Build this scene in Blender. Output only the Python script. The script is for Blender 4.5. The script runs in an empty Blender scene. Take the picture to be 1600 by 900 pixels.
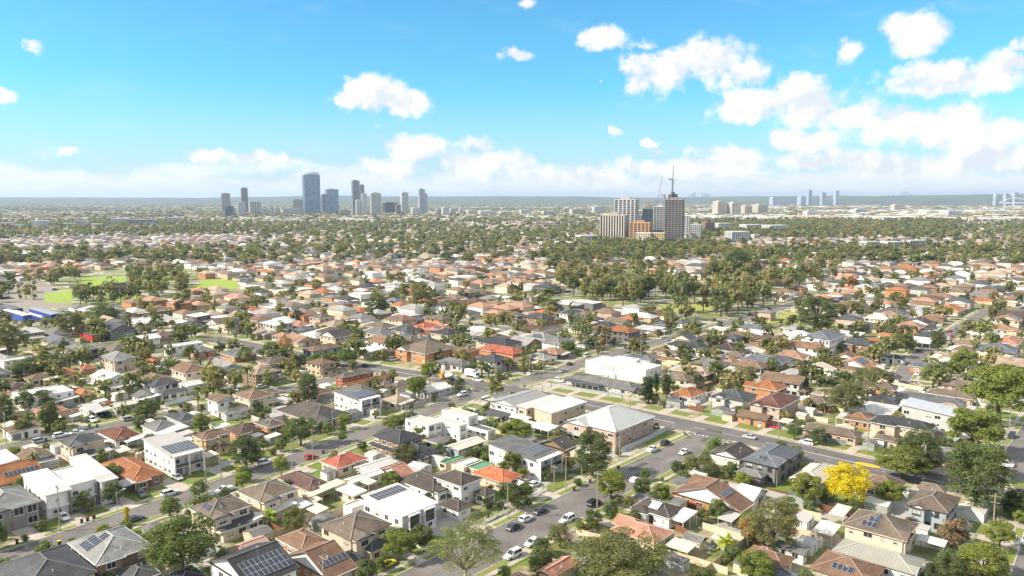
import bpy, math, random
import numpy as np
from mathutils import Vector, Matrix
R=random.Random(7); NR=np.random.default_rng(11)
S=bpy.context.scene; C=S.collection
# ---------------------------------------------------------------- camera
# The world axes follow the street grid: x runs along the side streets, y along the main road.
F=1200.; H=80.; PIT=math.atan(140/F); CP,SP=math.cos(PIT),math.sin(PIT)
TH=math.radians(41.5); FX,FY=math.cos(TH),math.sin(TH)        # camera heading in plan
RX,RY=math.sin(TH),-math.cos(TH)
cam=bpy.data.cameras.new('camera'); cob=bpy.data.objects.new('camera',cam); C.objects.link(cob)
cam.sensor_width=36; cam.lens=27; cam.clip_start=1; cam.clip_end=80000
cob.location=(0,0,H); cob.rotation_euler=(math.radians(90)-PIT,0,-math.radians(90)+TH)
S.camera=cob
def G(px,py,h=0.):
    """pixel of the 1600 px photograph -> plan point at height h"""
    u=(px-800)/F; v=-(py-450)/F
    f=CP+v*SP; up=-SP+v*CP
    t=(h-H)/up
    return (u*t*RX+f*t*FX, u*t*RY+f*t*FY)
def PX(x,y,z=0.):
    r=x*RX+y*RY; f0=x*FX+y*FY; dz=z-H
    f=f0*CP-dz*SP; u=f0*SP+dz*CP
    if f<1: return (-9999,9999)
    return (800+F*r/f,450-F*u/f)
def dist(x,y): return x*FX+y*FY
# ---------------------------------------------------------------- sun, sky, exposure
SUN_EL=math.radians(36); sx,sy=(-RX*.985-FX*.17, -RY*.985-FY*.17)
sl=bpy.data.lights.new('sun','SUN'); so=bpy.data.objects.new('sun',sl); C.objects.link(so)
sl.energy=4.6; sl.angle=math.radians(.5); sl.color=(1,.90,.75)
sd=Vector((sx*math.cos(SUN_EL),sy*math.cos(SUN_EL),math.sin(SUN_EL)))
so.rotation_euler=sd.to_track_quat('Z','Y').to_euler(); so.location=(0,0,300)
S.view_settings.view_transform='Standard'; S.view_settings.look='None'; S.view_settings.gamma=1
S.view_settings.exposure=0.92
W=bpy.data.worlds.new('World'); S.world=W; W.use_nodes=True
W.cycles.sampling_method='MANUAL'; W.cycles.sample_map_resolution=512
NT=W.node_tree; N=NT.nodes; N.clear()
def nd(nt,t,**k):
    n=nt.nodes.new(t)
    for a,b in k.items(): setattr(n,a,b)
    return n
def lk(nt,a,b): nt.links.new(a,b)
class Sh:
    """small helper that chains math nodes"""
    def __init__(s,nt): s.nt=nt
    def m(s,op,a,b=None,c=None,clamp=False):
        n=nd(s.nt,'ShaderNodeMath',operation=op); n.use_clamp=clamp
        for i,v in enumerate((a,b,c)):
            if v is None: continue
            if hasattr(v,'is_linked'): lk(s.nt,v,n.inputs[i])
            else: n.inputs[i].default_value=v
        return n.outputs[0]
    def v(s,op,a,b=None,out=0):
        n=nd(s.nt,'ShaderNodeVectorMath',operation=op)
        for i,v in enumerate((a,b)):
            if v is None: continue
            if hasattr(v,'is_linked'): lk(s.nt,v,n.inputs[i])
            else: n.inputs[i].default_value=v
        return n.outputs[out]
    def sm(s,x,a,b):
        n=nd(s.nt,'ShaderNodeMapRange',interpolation_type='SMOOTHSTEP')
        lk(s.nt,x,n.inputs[0]); n.inputs[1].default_value=a; n.inputs[2].default_value=b
        return n.outputs[0]
    def noise(s,vec,scale,detail=5,rough=.55,dim='3D'):
        n=nd(s.nt,'ShaderNodeTexNoise',noise_dimensions=dim)
        if vec is not None: lk(s.nt,vec,n.inputs['Vector'])
        n.inputs['Scale'].default_value=scale; n.inputs['Detail'].default_value=detail; n.inputs['Roughness'].default_value=rough
        return n
    def mix(s,f,a,b,mode='MIX'):
        n=nd(s.nt,'ShaderNodeMix',data_type='RGBA',blend_type=mode)
        for k,v in ((0,f),(6,a),(7,b)):
            if hasattr(v,'is_linked'): lk(s.nt,v,n.inputs[k])
            elif k==0: n.inputs[0].default_value=v
            else: n.inputs[k].default_value=(*v,1) if len(v)==3 else v
        return n.outputs[2]
def build_sky():
    h=Sh(NT)
    tc=nd(NT,'ShaderNodeTexCoord'); d=tc.outputs['Generated']
    f=h.v('DOT_PRODUCT',d,(FX,FY,0),1); r=h.v('DOT_PRODUCT',d,(RX,RY,0),1)
    sep=nd(NT,'ShaderNodeSeparateXYZ'); lk(NT,d,sep.inputs[0]); z=sep.outputs[2]
    az=h.m('ARCTAN2',r,f); el=h.m('ARCSINE',z)
    cmb=nd(NT,'ShaderNodeCombineXYZ'); lk(NT,az,cmb.inputs[0]); lk(NT,el,cmb.inputs[1]); p=cmb.outputs[0]
    n1=h.noise(p,24,10,.58); n2=h.noise(p,7,4,.5)
    disp=h.v('SCALE',h.v('SUBTRACT',n1.outputs['Color'],(.5,.5,.5)))
    NT.nodes[-1].inputs['Scale'].default_value=.035
    q=h.v('ADD',p,disp)
    def ae(px,py):
        u=(px-800)/F; v=-(py-450)/F
        ff=CP+v*SP; up=-SP+v*CP
        return math.atan2(u,ff), math.asin(up/math.sqrt(u*u+ff*ff+up*up))
    # clouds of the photograph: centre, half width, half height in its pixels, strength
    CL=[(580,140,58,28,1),(630,160,52,22,1),(545,150,35,20,.9),(1040,112,62,34,1),(1100,98,75,36,1),(1160,118,50,30,.9),(1190,160,72,32,1),(1260,162,76,36,1),(1325,178,70,28,1),(1400,185,66,30,1),(1480,195,62,36,1.05),(1545,207,55,24,1),(1470,125,70,28,.9),(1540,118,55,28,.95),(1585,98,24,18,.9),(940,57,38,17,.95),(806,88,30,12,.95),(1424,52,54,24,.95),(1428,72,30,15,.8),(1330,75,20,17,.6),(815,10,20,8,.6),(1250,218,62,18,.9),(1010,68,18,10,.5),(320,244,34,15,1),(395,249,32,12,1),(440,256,26,7,.9),(625,228,40,26,.9),(660,235,40,24,.8),(745,228,36,18,.8),(5,150,18,9,.8),(50,72,14,7,.5),(110,238,14,6,.5),(934,121,7,6,.5),(960,210,15,8,.6),(1015,222,20,8,.6),(1030,236,15,7,.6),(1598,70,14,14,.8),(1150,245,70,24,.9),(1060,262,120,18,.8),(900,275,120,20,.7),(1300,252,130,16,.75),(1450,258,150,20,.8),(1560,250,70,28,.85),(760,255,90,26,.8),(610,262,60,20,.7)]
    fld=None
    for x,y,a,b,s in CL:
        a0,e0=ae(x,y)
        dv=h.v('MULTIPLY',h.v('SUBTRACT',q,(a0,e0,0)),(F/a/1.06,F/b/1.06,0))
        e=h.m('MULTIPLY_ADD',h.v('LENGTH',dv,None,1),-s,s)
        fld=e if fld is None else h.m('SMOOTH_MAX',fld,e,.05)
    # added cloud over the unseen sky outside the frame, thickened for neutral fill light
    side=h.sm(h.m('ABSOLUTE',az),.62,.8); upm=h.sm(el,.3,.4)
    out=h.m('MAXIMUM',side,upm)
    gen=h.m('MULTIPLY_ADD',n2.outputs[0],4.5,-1.65)
    gen=h.m('MULTIPLY',h.m('ADD',gen,h.m('MULTIPLY',h.m('SUBTRACT',n1.outputs[0],.5),1.2)),1.0)
    fld=h.m('MAXIMUM',fld,h.m('SUBTRACT',h.m('MULTIPLY',gen,out),h.m('MULTIPLY_ADD',out,-3,3)))
    fld=h.m('ADD',fld,h.m('MULTIPLY',h.m('SUBTRACT',n1.outputs[0],.5),2.2))
    dens=h.sm(fld,-.06,.5)
    # low bank of broken cloud along the whole horizon
    st=h.v('MULTIPLY',q,(5,26,1)); n3=h.noise(st,1.6,6,.6)
    bank=h.m('ADD',h.m('MULTIPLY_ADD',el,-19,.98),h.m('MULTIPLY',h.m('SUBTRACT',n3.outputs[0],.5),2.0))
    bank=h.m('MULTIPLY',h.sm(bank,.05,.6),.85)
    hzn=h.m('MULTIPLY',h.sm(el,.15,.0),.66)
    veil=h.m('MULTIPLY',h.sm(h.noise(h.v('MULTIPLY',p,(3,9,1)),3,6,.65).outputs[0],.5,.85),.22)
    sky=nd(NT,'ShaderNodeTexSky',sky_type='NISHITA'); sky.sun_disc=False
    sky.sun_elevation=SUN_EL; sky.sun_rotation=math.atan2(sx,sy); sky.altitude=80; sky.air_density=1.0; sky.dust_density=.6; sky.ozone_density=1.6
    skc=h.mix(1,sky.outputs[0],SKY_TINT,'MULTIPLY')
    skc=h.mix(hzn,skc,(4.0,4.45,5.1))
    skc=h.mix(veil,skc,(4.6,5.4,6.0))
    # relief shade painted into the cloud colour, as if lit from upper left
    sh=h.noise(h.v('ADD',p,(-.012,.016,0)),24,10,.58)
    lit=h.sm(h.m('SUBTRACT',n1.outputs[0],sh.outputs[0]),-.14,.08)
    cc=h.mix(lit,(4.45,4.75,5.1),(5.8,5.85,5.9))
    bk=h.mix(h.sm(n3.outputs[0],.3,.62),(4.6,4.95,5.3),(5.6,5.7,5.8))
    c=h.mix(bank,skc,bk); c=h.mix(dens,c,cc)
    bg=nd(NT,'ShaderNodeBackground'); bg.inputs[1].default_value=.1; lk(NT,c,bg.inputs[0])
    o=nd(NT,'ShaderNodeOutputWorld'); lk(NT,bg.outputs[0],o.inputs[0])
SKY_TINT=(.36,.88,1.06)
build_sky()
# ---------------------------------------------------------------- helpers
THINGS=[]
def thing(name,label,cat,loc=(0,0,0),group=None,rz=0,mesh=None,lm=None):
    o=bpy.data.objects.new(name,mesh); C.objects.link(o); o.location=loc; o.rotation_euler=(0,0,rz)
    o['label']=label; o['category']=cat
    if group: o['group']=group
    THINGS.append((o,lm)); return o
def col4(c): return (c[0],c[1],c[2],1.)
def put(name,me,parent=None,loc=None,color=None,kind=None,rz=None,scale=None,rot=None):
    o=bpy.data.objects.new(name,me); C.objects.link(o)
    if parent is not None: o.parent=parent
    if loc is not None: o.location=loc
    if rz is not None: o.rotation_euler=(0,0,rz)
    if rot is not None: o.rotation_euler=rot
    if scale is not None: o.scale=scale
    if color is not None: o.color=col4(color)
    if kind: o['kind']=kind
    return o
class MB:
    def __init__(s): s.v=[]; s.f=[]; s.m=[]; s.uv=[]
    def face(s,pts,mi=0,uv=None):
        n=len(s.v); s.v+=[tuple(p) for p in pts]; s.f.append(tuple(range(n,n+len(pts)))); s.m.append(mi)
        s.uv.append(uv)
    def box(s,x0,y0,z0,x1,y1,z1,mi=0,bot=True):
        a=[(x0,y0,z0),(x1,y0,z0),(x1,y1,z0),(x0,y1,z0),(x0,y0,z1),(x1,y0,z1),(x1,y1,z1),(x0,y1,z1)]
        n=len(s.v); s.v+=a
        q=[(4,5,6,7),(0,1,5,4),(1,2,6,5),(2,3,7,6),(3,0,4,7)]+([(3,2,1,0)] if bot else [])
        for t in q: s.f.append(tuple(n+i for i in t)); s.m.append(mi); s.uv.append(None)
    def bar(s,a,b,w,mi=0,hgt=None):
        a=Vector(a); b=Vector(b); d=(b-a)
        if d.length<1e-6: return
        d.normalize(); u=d.cross(Vector((0,0,1)))
        if u.length<1e-3: u=Vector((1,0,0))
        u.normalize(); w2=d.cross(u); hh=hgt or w
        c=[(-1,-1),(1,-1),(1,1),(-1,1)]; n=len(s.v)
        for e in (a,b):
            for i,j in c: s.v.append(tuple(e+u*(i*w/2)+w2*(j*hh/2)))
        for q in ((0,1,5,4),(1,2,6,5),(2,3,7,6),(3,0,4,7),(3,2,1,0),(4,5,6,7)):
            s.f.append(tuple(n+i for i in q)); s.m.append(mi); s.uv.append(None)
    def tube(s,pts,rad,mi=0,n=6):
        rings=[]
        for k,p in enumerate(pts):
            p=Vector(p); d=Vector(pts[min(k+1,len(pts)-1)])-Vector(pts[max(k-1,0)])
            d.normalize(); u=d.cross(Vector((.3,.2,1)) if abs(d.z)<.95 else Vector((1,0,0))); u.normalize(); w=d.cross(u)
            r=rad[k] if hasattr(rad,'__len__') else rad
            st=len(s.v)
            for i in range(n):
                t=2*math.pi*i/n; s.v.append(tuple(p+u*(math.cos(t)*r)+w*(math.sin(t)*r)))
            rings.append(st)
        for a,b in zip(rings,rings[1:]):
            for i in range(n):
                j=(i+1)%n; s.f.append((a+i,a+j,b+j,b+i)); s.m.append(mi); s.uv.append(None)
        s.f.append(tuple(rings[-1]+i for i in range(n))); s.m.append(mi); s.uv.append(None)
    def mesh(s,name,mats,uv=False,smooth=False):
        me=bpy.data.meshes.new(name); me.from_pydata(s.v,[],s.f)
        for m in mats: me.materials.append(m)
        if len(mats)>1: me.polygons.foreach_set('material_index',s.m)
        if uv:
            L=me.uv_layers.new(name='uv'); k=0
            for f,u in zip(s.f,s.uv):
                for i in range(len(f)):
                    L.data[k].uv=u[i] if u else (0,0)
                    k+=1
        if smooth: me.polygons.foreach_set('use_smooth',[True]*len(s.f))
        return me
# ---------------------------------------------------------------- materials
def mat(name,fn,rough=.8,spec=.3):
    m=bpy.data.materials.new(name); m.use_nodes=True; nt=m.node_tree; nt.nodes.clear()
    o=nd(nt,'ShaderNodeOutputMaterial'); b=nd(nt,'ShaderNodeBsdfPrincipled')
    b.inputs['Roughness'].default_value=rough; b.inputs['Specular IOR Level'].default_value=spec
    lk(nt,b.outputs[0],o.inputs[0]); h=Sh(nt); fn(h,b,o); return m
def oc(h): return nd(h.nt,'ShaderNodeObjectInfo').outputs['Color']
def pos(h): return nd(h.nt,'ShaderNodeNewGeometry').outputs['Position']
def obj_p(h): return nd(h.nt,'ShaderNodeTexCoord').outputs['Object']
def uvp(h): return nd(h.nt,'ShaderNodeTexCoord').outputs['UV']
def scale_col(h,c,f):  # multiply colour by scalar socket
    n=nd(h.nt,'ShaderNodeCombineXYZ'); 
    for i in range(3): lk(h.nt,f,n.inputs[i])
    return h.mix(1,c,n.outputs[0],'MULTIPLY')
def bump(h,b,height,st=.5,d=.05):
    n=nd(h.nt,'ShaderNodeBump'); n.inputs['Strength'].default_value=st; n.inputs['Distance'].default_value=d
    lk(h.nt,height,n.inputs['Height']); lk(h.nt,n.outputs[0],b.inputs['Normal'])
def base(h,b,c): lk(h.nt,c,b.inputs['Base Color'])
def varied(lo,hi,scale,c,h,vec=None,detail=4):
    n=h.noise(vec if vec is not None else pos(h),scale,detail,.6)
    r=nd(h.nt,'ShaderNodeMapRange'); lk(h.nt,n.outputs[0],r.inputs[0]); r.inputs[1].default_value=.28; r.inputs[2].default_value=.72
    r.inputs[3].default_value=lo; r.inputs[4].default_value=hi
    return scale_col(h,c,r.outputs[0])
def m_plain(h,b,o): base(h,b,varied(.85,1.12,.9,oc(h),h))
def m_tile(h,b,o):
    u=uvp(h); c=oc(h)
    br=nd(h.nt,'ShaderNodeTexBrick'); lk(h.nt,u,br.inputs['Vector']); br.inputs['Scale'].default_value=1
    br.inputs['Brick Width'].default_value=.34; br.inputs['Row Height'].default_value=.36; br.inputs['Mortar Size'].default_value=.03
    br.inputs['Color1'].default_value=(1.12,1.12,1.12,1); br.inputs['Color2'].default_value=(.86,.86,.86,1); br.inputs['Mortar'].default_value=(.5,.5,.5,1)
    c=h.mix(1,c,br.outputs[0],'MULTIPLY')
    c=varied(.62,1.3,.3,c,h,None,7); c=varied(.8,1.15,2.2,c,h); base(h,b,c)
    bump(h,b,br.outputs[1],-.4,.04)
def m_metal(h,b,o):
    u=uvp(h); sep=nd(h.nt,'ShaderNodeSeparateXYZ'); lk(h.nt,u,sep.inputs[0])
    s=h.m('SINE',h.m('MULTIPLY',sep.outputs[0],2*math.pi/.76))
    rib=h.sm(s,.7,.95); c=varied(.88,1.06,.3,oc(h),h); c=h.mix(h.m('MULTIPLY',rib,.4),c,(.2,.2,.2)); base(h,b,c)
    bump(h,b,rib,.5,.04); b.inputs['Roughness'].default_value=.55
def m_brick(h,b,o):
    u=pos(h); br=nd(h.nt,'ShaderNodeTexBrick')
    sp=nd(h.nt,'ShaderNodeSeparateXYZ'); lk(h.nt,u,sp.inputs[0]); cb=nd(h.nt,'ShaderNodeCombineXYZ')
    lk(h.nt,h.m('ADD',sp.outputs[0],sp.outputs[1]),cb.inputs[0]); lk(h.nt,sp.outputs[2],cb.inputs[1]); lk(h.nt,cb.outputs[0],br.inputs['Vector'])
    br.inputs['Scale'].default_value=1; br.inputs['Brick Width'].default_value=.25; br.inputs['Row Height'].default_value=.086; br.inputs['Mortar Size'].default_value=.008
    br.inputs['Color1'].default_value=(1.2,1.15,1.1,1); br.inputs['Color2'].default_value=(.75,.78,.8,1); br.inputs['Mortar'].default_value=(1.25,1.25,1.2,1)
    c=h.mix(1,oc(h),br.outputs[0],'MULTIPLY'); base(h,b,varied(.82,1.15,.6,c,h))
def m_board(h,b,o):
    sp=nd(h.nt,'ShaderNodeSeparateXYZ'); lk(h.nt,pos(h),sp.inputs[0])
    s=h.m('FRACT',h.m('MULTIPLY',sp.outputs[2],5)); c=varied(.9,1.06,.8,oc(h),h); base(h,b,h.mix(h.m('MULTIPLY',h.sm(s,.85,1),.4),c,(.12,.12,.12)))
def m_glass(h,b,o):
    n=h.noise(obj_p(h),.4,2); base(h,b,h.mix(n.outputs[0],(.012,.015,.02),(.05,.055,.06)))
    b.inputs['Roughness'].default_value=.06; b.inputs['Specular IOR Level'].default_value=.55
def m_pane(h,b,o):
    rd=nd(h.nt,'ShaderNodeObjectInfo').outputs['Random']; n=h.noise(obj_p(h),.4,2); sp=nd(h.nt,'ShaderNodeSeparateXYZ'); lk(h.nt,obj_p(h),sp.inputs[0])
    c=h.mix(n.outputs[0],(.012,.015,.02),(.05,.055,.06)); bl=h.m('MULTIPLY',h.m('GREATER_THAN',rd,.55),h.m('GREATER_THAN',sp.outputs[2],h.m('MULTIPLY_ADD',rd,-1.2,1.25)))
    base(h,b,h.mix(bl,c,(.42,.4,.36))); b.inputs['Roughness'].default_value=.07; b.inputs['Specular IOR Level'].default_value=.55
def m_solar(h,b,o):
    sp=nd(h.nt,'ShaderNodeSeparateXYZ'); lk(h.nt,uvp(h),sp.inputs[0])
    a=h.sm(h.m('ABSOLUTE',h.m('SUBTRACT',h.m('FRACT',h.m('MULTIPLY',sp.outputs[0],6)),.5)),.44,.5)
    c=h.sm(h.m('ABSOLUTE',h.m('SUBTRACT',h.m('FRACT',h.m('MULTIPLY',sp.outputs[1],10)),.5)),.44,.5)
    base(h,b,h.mix(h.m('MULTIPLY',h.m('MAXIMUM',a,c),.5),oc(h),(.25,.27,.3))); b.inputs['Roughness'].default_value=.12
def m_asphalt(h,b,o):
    p=pos(h); c=varied(.72,1.22,.1,oc(h),h,None,6); c=varied(.82,1.15,1.1,c,h,None,6)
    n=h.noise(p,.35,5,.7); c=h.mix(h.m('MULTIPLY',h.sm(n.outputs[0],.6,.66),.35),c,(.05,.05,.052)); base(h,b,c); b.inputs['Roughness'].default_value=.9
def m_conc(h,b,o): base(h,b,varied(.75,1.15,.5,varied(.85,1.1,3,oc(h),h),h,None,6)); b.inputs['Roughness'].default_value=.9
def m_grass(h,b,o):
    c=varied(.7,1.3,2.2,oc(h),h,None,6); n=h.noise(pos(h),.16,5,.65)
    base(h,b,h.mix(h.m('MULTIPLY',h.sm(n.outputs[0],.48,.68),.7),c,(.19,.17,.06))); b.inputs['Roughness'].default_value=.95
def m_ground(h,b,o):
    p=pos(h); n1=h.noise(p,.09,5,.65); n2=h.noise(p,.045,3,.5); n3=h.noise(p,.6,4,.6)
    c=h.mix(h.sm(n1.outputs[0],.42,.6),(.14,.165,.045),(.3,.255,.16)); c=h.mix(h.sm(n2.outputs[0],.55,.68),c,(.34,.32,.28))
    vo=nd(h.nt,'ShaderNodeTexVoronoi'); lk(h.nt,p,vo.inputs['Vector']); vo.inputs['Scale'].default_value=.11
    sp=nd(h.nt,'ShaderNodeSeparateColor'); lk(h.nt,vo.outputs['Color'],sp.inputs[0])
    c=h.mix(h.sm(sp.outputs[0],.72,.74),c,(.36,.34,.31)); c=h.mix(h.sm(sp.outputs[1],.8,.82),c,(.13,.18,.035))
    ln=h.v('LENGTH',h.v('MULTIPLY',p,(1,1,0)),None,1); far=h.sm(ln,2600,5000)
    f=h.mix(h.sm(h.noise(p,.004,6,.7).outputs[0],.5,.62),(.06,.08,.04),(.27,.25,.22)); c=h.mix(far,c,f)
    r=nd(h.nt,'ShaderNodeMapRange'); lk(h.nt,n3.outputs[0],r.inputs[0]); r.inputs[3].default_value=.7; r.inputs[4].default_value=1.3
    base(h,b,scale_col(h,c,r.outputs[0])); b.inputs['Roughness'].default_value=.95
def leafy(h,b,o,col):
    g=nd(h.nt,'ShaderNodeNewGeometry'); r=nd(h.nt,'ShaderNodeMapRange'); lk(h.nt,g.outputs['Random Per Island'],r.inputs[0])
    r.inputs[3].default_value=.66; r.inputs[4].default_value=1.4
    c=scale_col(h,col,r.outputs[0]); n=h.noise(g.outputs['Position'],.45,3)
    c=h.mix(h.m('MULTIPLY',h.sm(n.outputs[0],.5,.75),.45),c,h.mix(1,c,(1.28,1.2,.8),'MULTIPLY'))
    base(h,b,c); b.inputs['Roughness'].default_value=.6
    t=nd(h.nt,'ShaderNodeBsdfTranslucent'); lk(h.nt,h.mix(1,c,(1.3,1.4,.6),'MULTIPLY'),t.inputs[0])
    mx=nd(h.nt,'ShaderNodeMixShader'); mx.inputs[0].default_value=.42
    lk(h.nt,b.outputs[0],mx.inputs[1]); lk(h.nt,t.outputs[0],mx.inputs[2]); lk(h.nt,mx.outputs[0],o.inputs[0])
def attr(h): return nd(h.nt,'ShaderNodeAttribute',attribute_name='Col').outputs[0]
def m_facade(h,b,o): base(h,b,varied(.85,1.12,.05,oc(h),h)); b.inputs['Roughness'].default_value=.6
M={'plain':mat('painted surface',m_plain,.6),'tile':mat('roof tiles',m_tile,.75),'metal':mat('ribbed metal roofing',m_metal,.5,.2),
 'brick':mat('brickwork',m_brick,.9),'board':mat('weatherboard',m_board,.7),'glass':mat('window glass',m_glass),'pane':mat('house window pane',m_pane),'solar':mat('solar cells',m_solar,.12,.5),
 'asphalt':mat('asphalt',m_asphalt),'conc':mat('concrete',m_conc),'grass':mat('grass',m_grass),'ground':mat('suburban ground',m_ground),
 'leaf':mat('leaves',lambda h,b,o:leafy(h,b,o,oc(h))),'leafA':mat('far leaves',lambda h,b,o:leafy(h,b,o,attr(h))),
 'bark':mat('bark',lambda h,b,o:base(h,b,varied(.6,1.3,3,oc(h),h,obj_p(h))),.9),
 'far':mat('far walls and roofs',lambda h,b,o:base(h,b,varied(.8,1.15,.15,attr(h),h)),.75),
 'facade':mat('tower facade',m_facade,.6,.4),
 'towerglass':mat('tower glass',lambda h,b,o:base(h,b,varied(.6,1.5,.06,oc(h),h)),.12,.6),
 'white':mat('white gloss trim',lambda h,b,o:base(h,b,varied(.92,1.03,2,(.72,.72,.7),h)) ,.5),
 'car':mat('car paint',lambda h,b,o:base(h,b,varied(.95,1.04,1,oc(h),h)),.22,.6),
 'rubber':mat('black rubber',lambda h,b,o:base(h,b,varied(.8,1.2,4,(.02,.02,.02),h)),.8),
 'steel':mat('bare steel',lambda h,b,o:base(h,b,varied(.8,1.15,2,(.42,.43,.45),h)),.4,.6),
 'stripe':None}
def m_stripe(h,b,o):
    sp=nd(h.nt,'ShaderNodeSeparateXYZ'); lk(h.nt,uvp(h),sp.inputs[0])
    base(h,b,h.mix(h.sm(h.m('SINE',h.m('MULTIPLY',sp.outputs[1],2*math.pi/1.5)),-.1,.1),(.16,.07,.05),(.62,.58,.52)))
M['stripe']=mat('striped roof sheets',m_stripe,.7)
def s2l(r,g,b):
    f=lambda v:((v/255+.055)/1.055)**2.4 if v>10 else v/3295
    return (f(r),f(g),f(b))
RC={'dgrey':('tile',(.085,.085,.09)),'dgrey2':('tile',(.07,.075,.08)),'lgrey':('tile',(.27,.265,.255)),'mgrey':('tile',(.17,.165,.16)),'mgrey2':('metal',(.27,.27,.265)),
 'dust':('tile',(.32,.19,.13)),'tan':('tile',(.34,.265,.2)),'brown':('tile',(.19,.125,.085)),'gbrown':('tile',(.165,.13,.1)),'mbrown':('tile',(.22,.13,.085)),'dbrown':('tile',(.1,.065,.048)),'dgbrown':('tile',(.085,.07,.06)),
 'redbrown':('tile',(.17,.08,.06)),'rust':('tile',(.3,.12,.05)),'dred':('tile',(.16,.06,.035)),'plum':('tile',(.12,.07,.06)),'red':('tile',(.4,.12,.075)),'redor':('tile',(.45,.14,.06)),
 'salmon':('tile',(.4,.2,.14)),'terra':('tile',(.4,.17,.08)),'orange':('tile',(.45,.19,.07)),'charc':('tile',(.05,.05,.055)),'bgrey':('tile',(.13,.14,.165)),'bgrey2':('tile',(.12,.12,.13)),
 'green':('metal',(.12,.27,.17)),'sage':('metal',(.31,.3,.26)),'metalw':('metal',(.57,.545,.52)),'metalg':('metal',(.42,.4,.38)),'metalb':('metal',(.55,.49,.41)),'metalbg':('metal',(.43,.44,.43)),
 'metalbl':('metal',(.4,.42,.46)),'metalgr':('metal',(.5,.52,.4)),'metalp':('metal',(.62,.58,.5)),'metaly':('metal',(.62,.5,.25)),'rustiron':('metal',(.36,.24,.19)),'stripe':('stripe',(.3,.2,.2))}
WC={'w_white':('plain',(.74,.71,.67)),'w_cream':('plain',(.6,.5,.385)),'w_beige':('brick',(.5,.41,.31)),'w_beigebrick':('brick',(.46,.36,.24)),'w_mustard':('brick',(.5,.37,.17)),
 'w_orange':('brick',(.4,.2,.1)),'w_brownbrick':('brick',(.24,.16,.11)),'w_pinkbrick':('brick',(.43,.325,.265)),'w_redbrick':('brick',(.3,.1,.055)),'w_greybrick':('brick',(.24,.23,.22)),
 'w_lgrey':('plain',(.45,.44,.42)),'w_dgrey':('brick',(.16,.155,.155)),'w_bluegrey':('board',(.3,.34,.37))}
# ---------------------------------------------------------------- houses read from the photograph
# zone origins, 4x zoom unless noted
ZO={1:(0,700,4),2:(400,700,4),3:(800,700,4),4:(1200,700,4),5:(0,520,4),6:(400,520,4),7:(800,520,4),8:(1200,520,4),
 11:(0,370,4),12:(400,370,4),13:(800,370,4),14:(1200,370,4),
 21:(560,540,5.293),22:(840,600,5.293),23:(1380,560,5),24:(0,640,5.293),25:(250,680,5.293),26:(780,480,4)}
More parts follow.
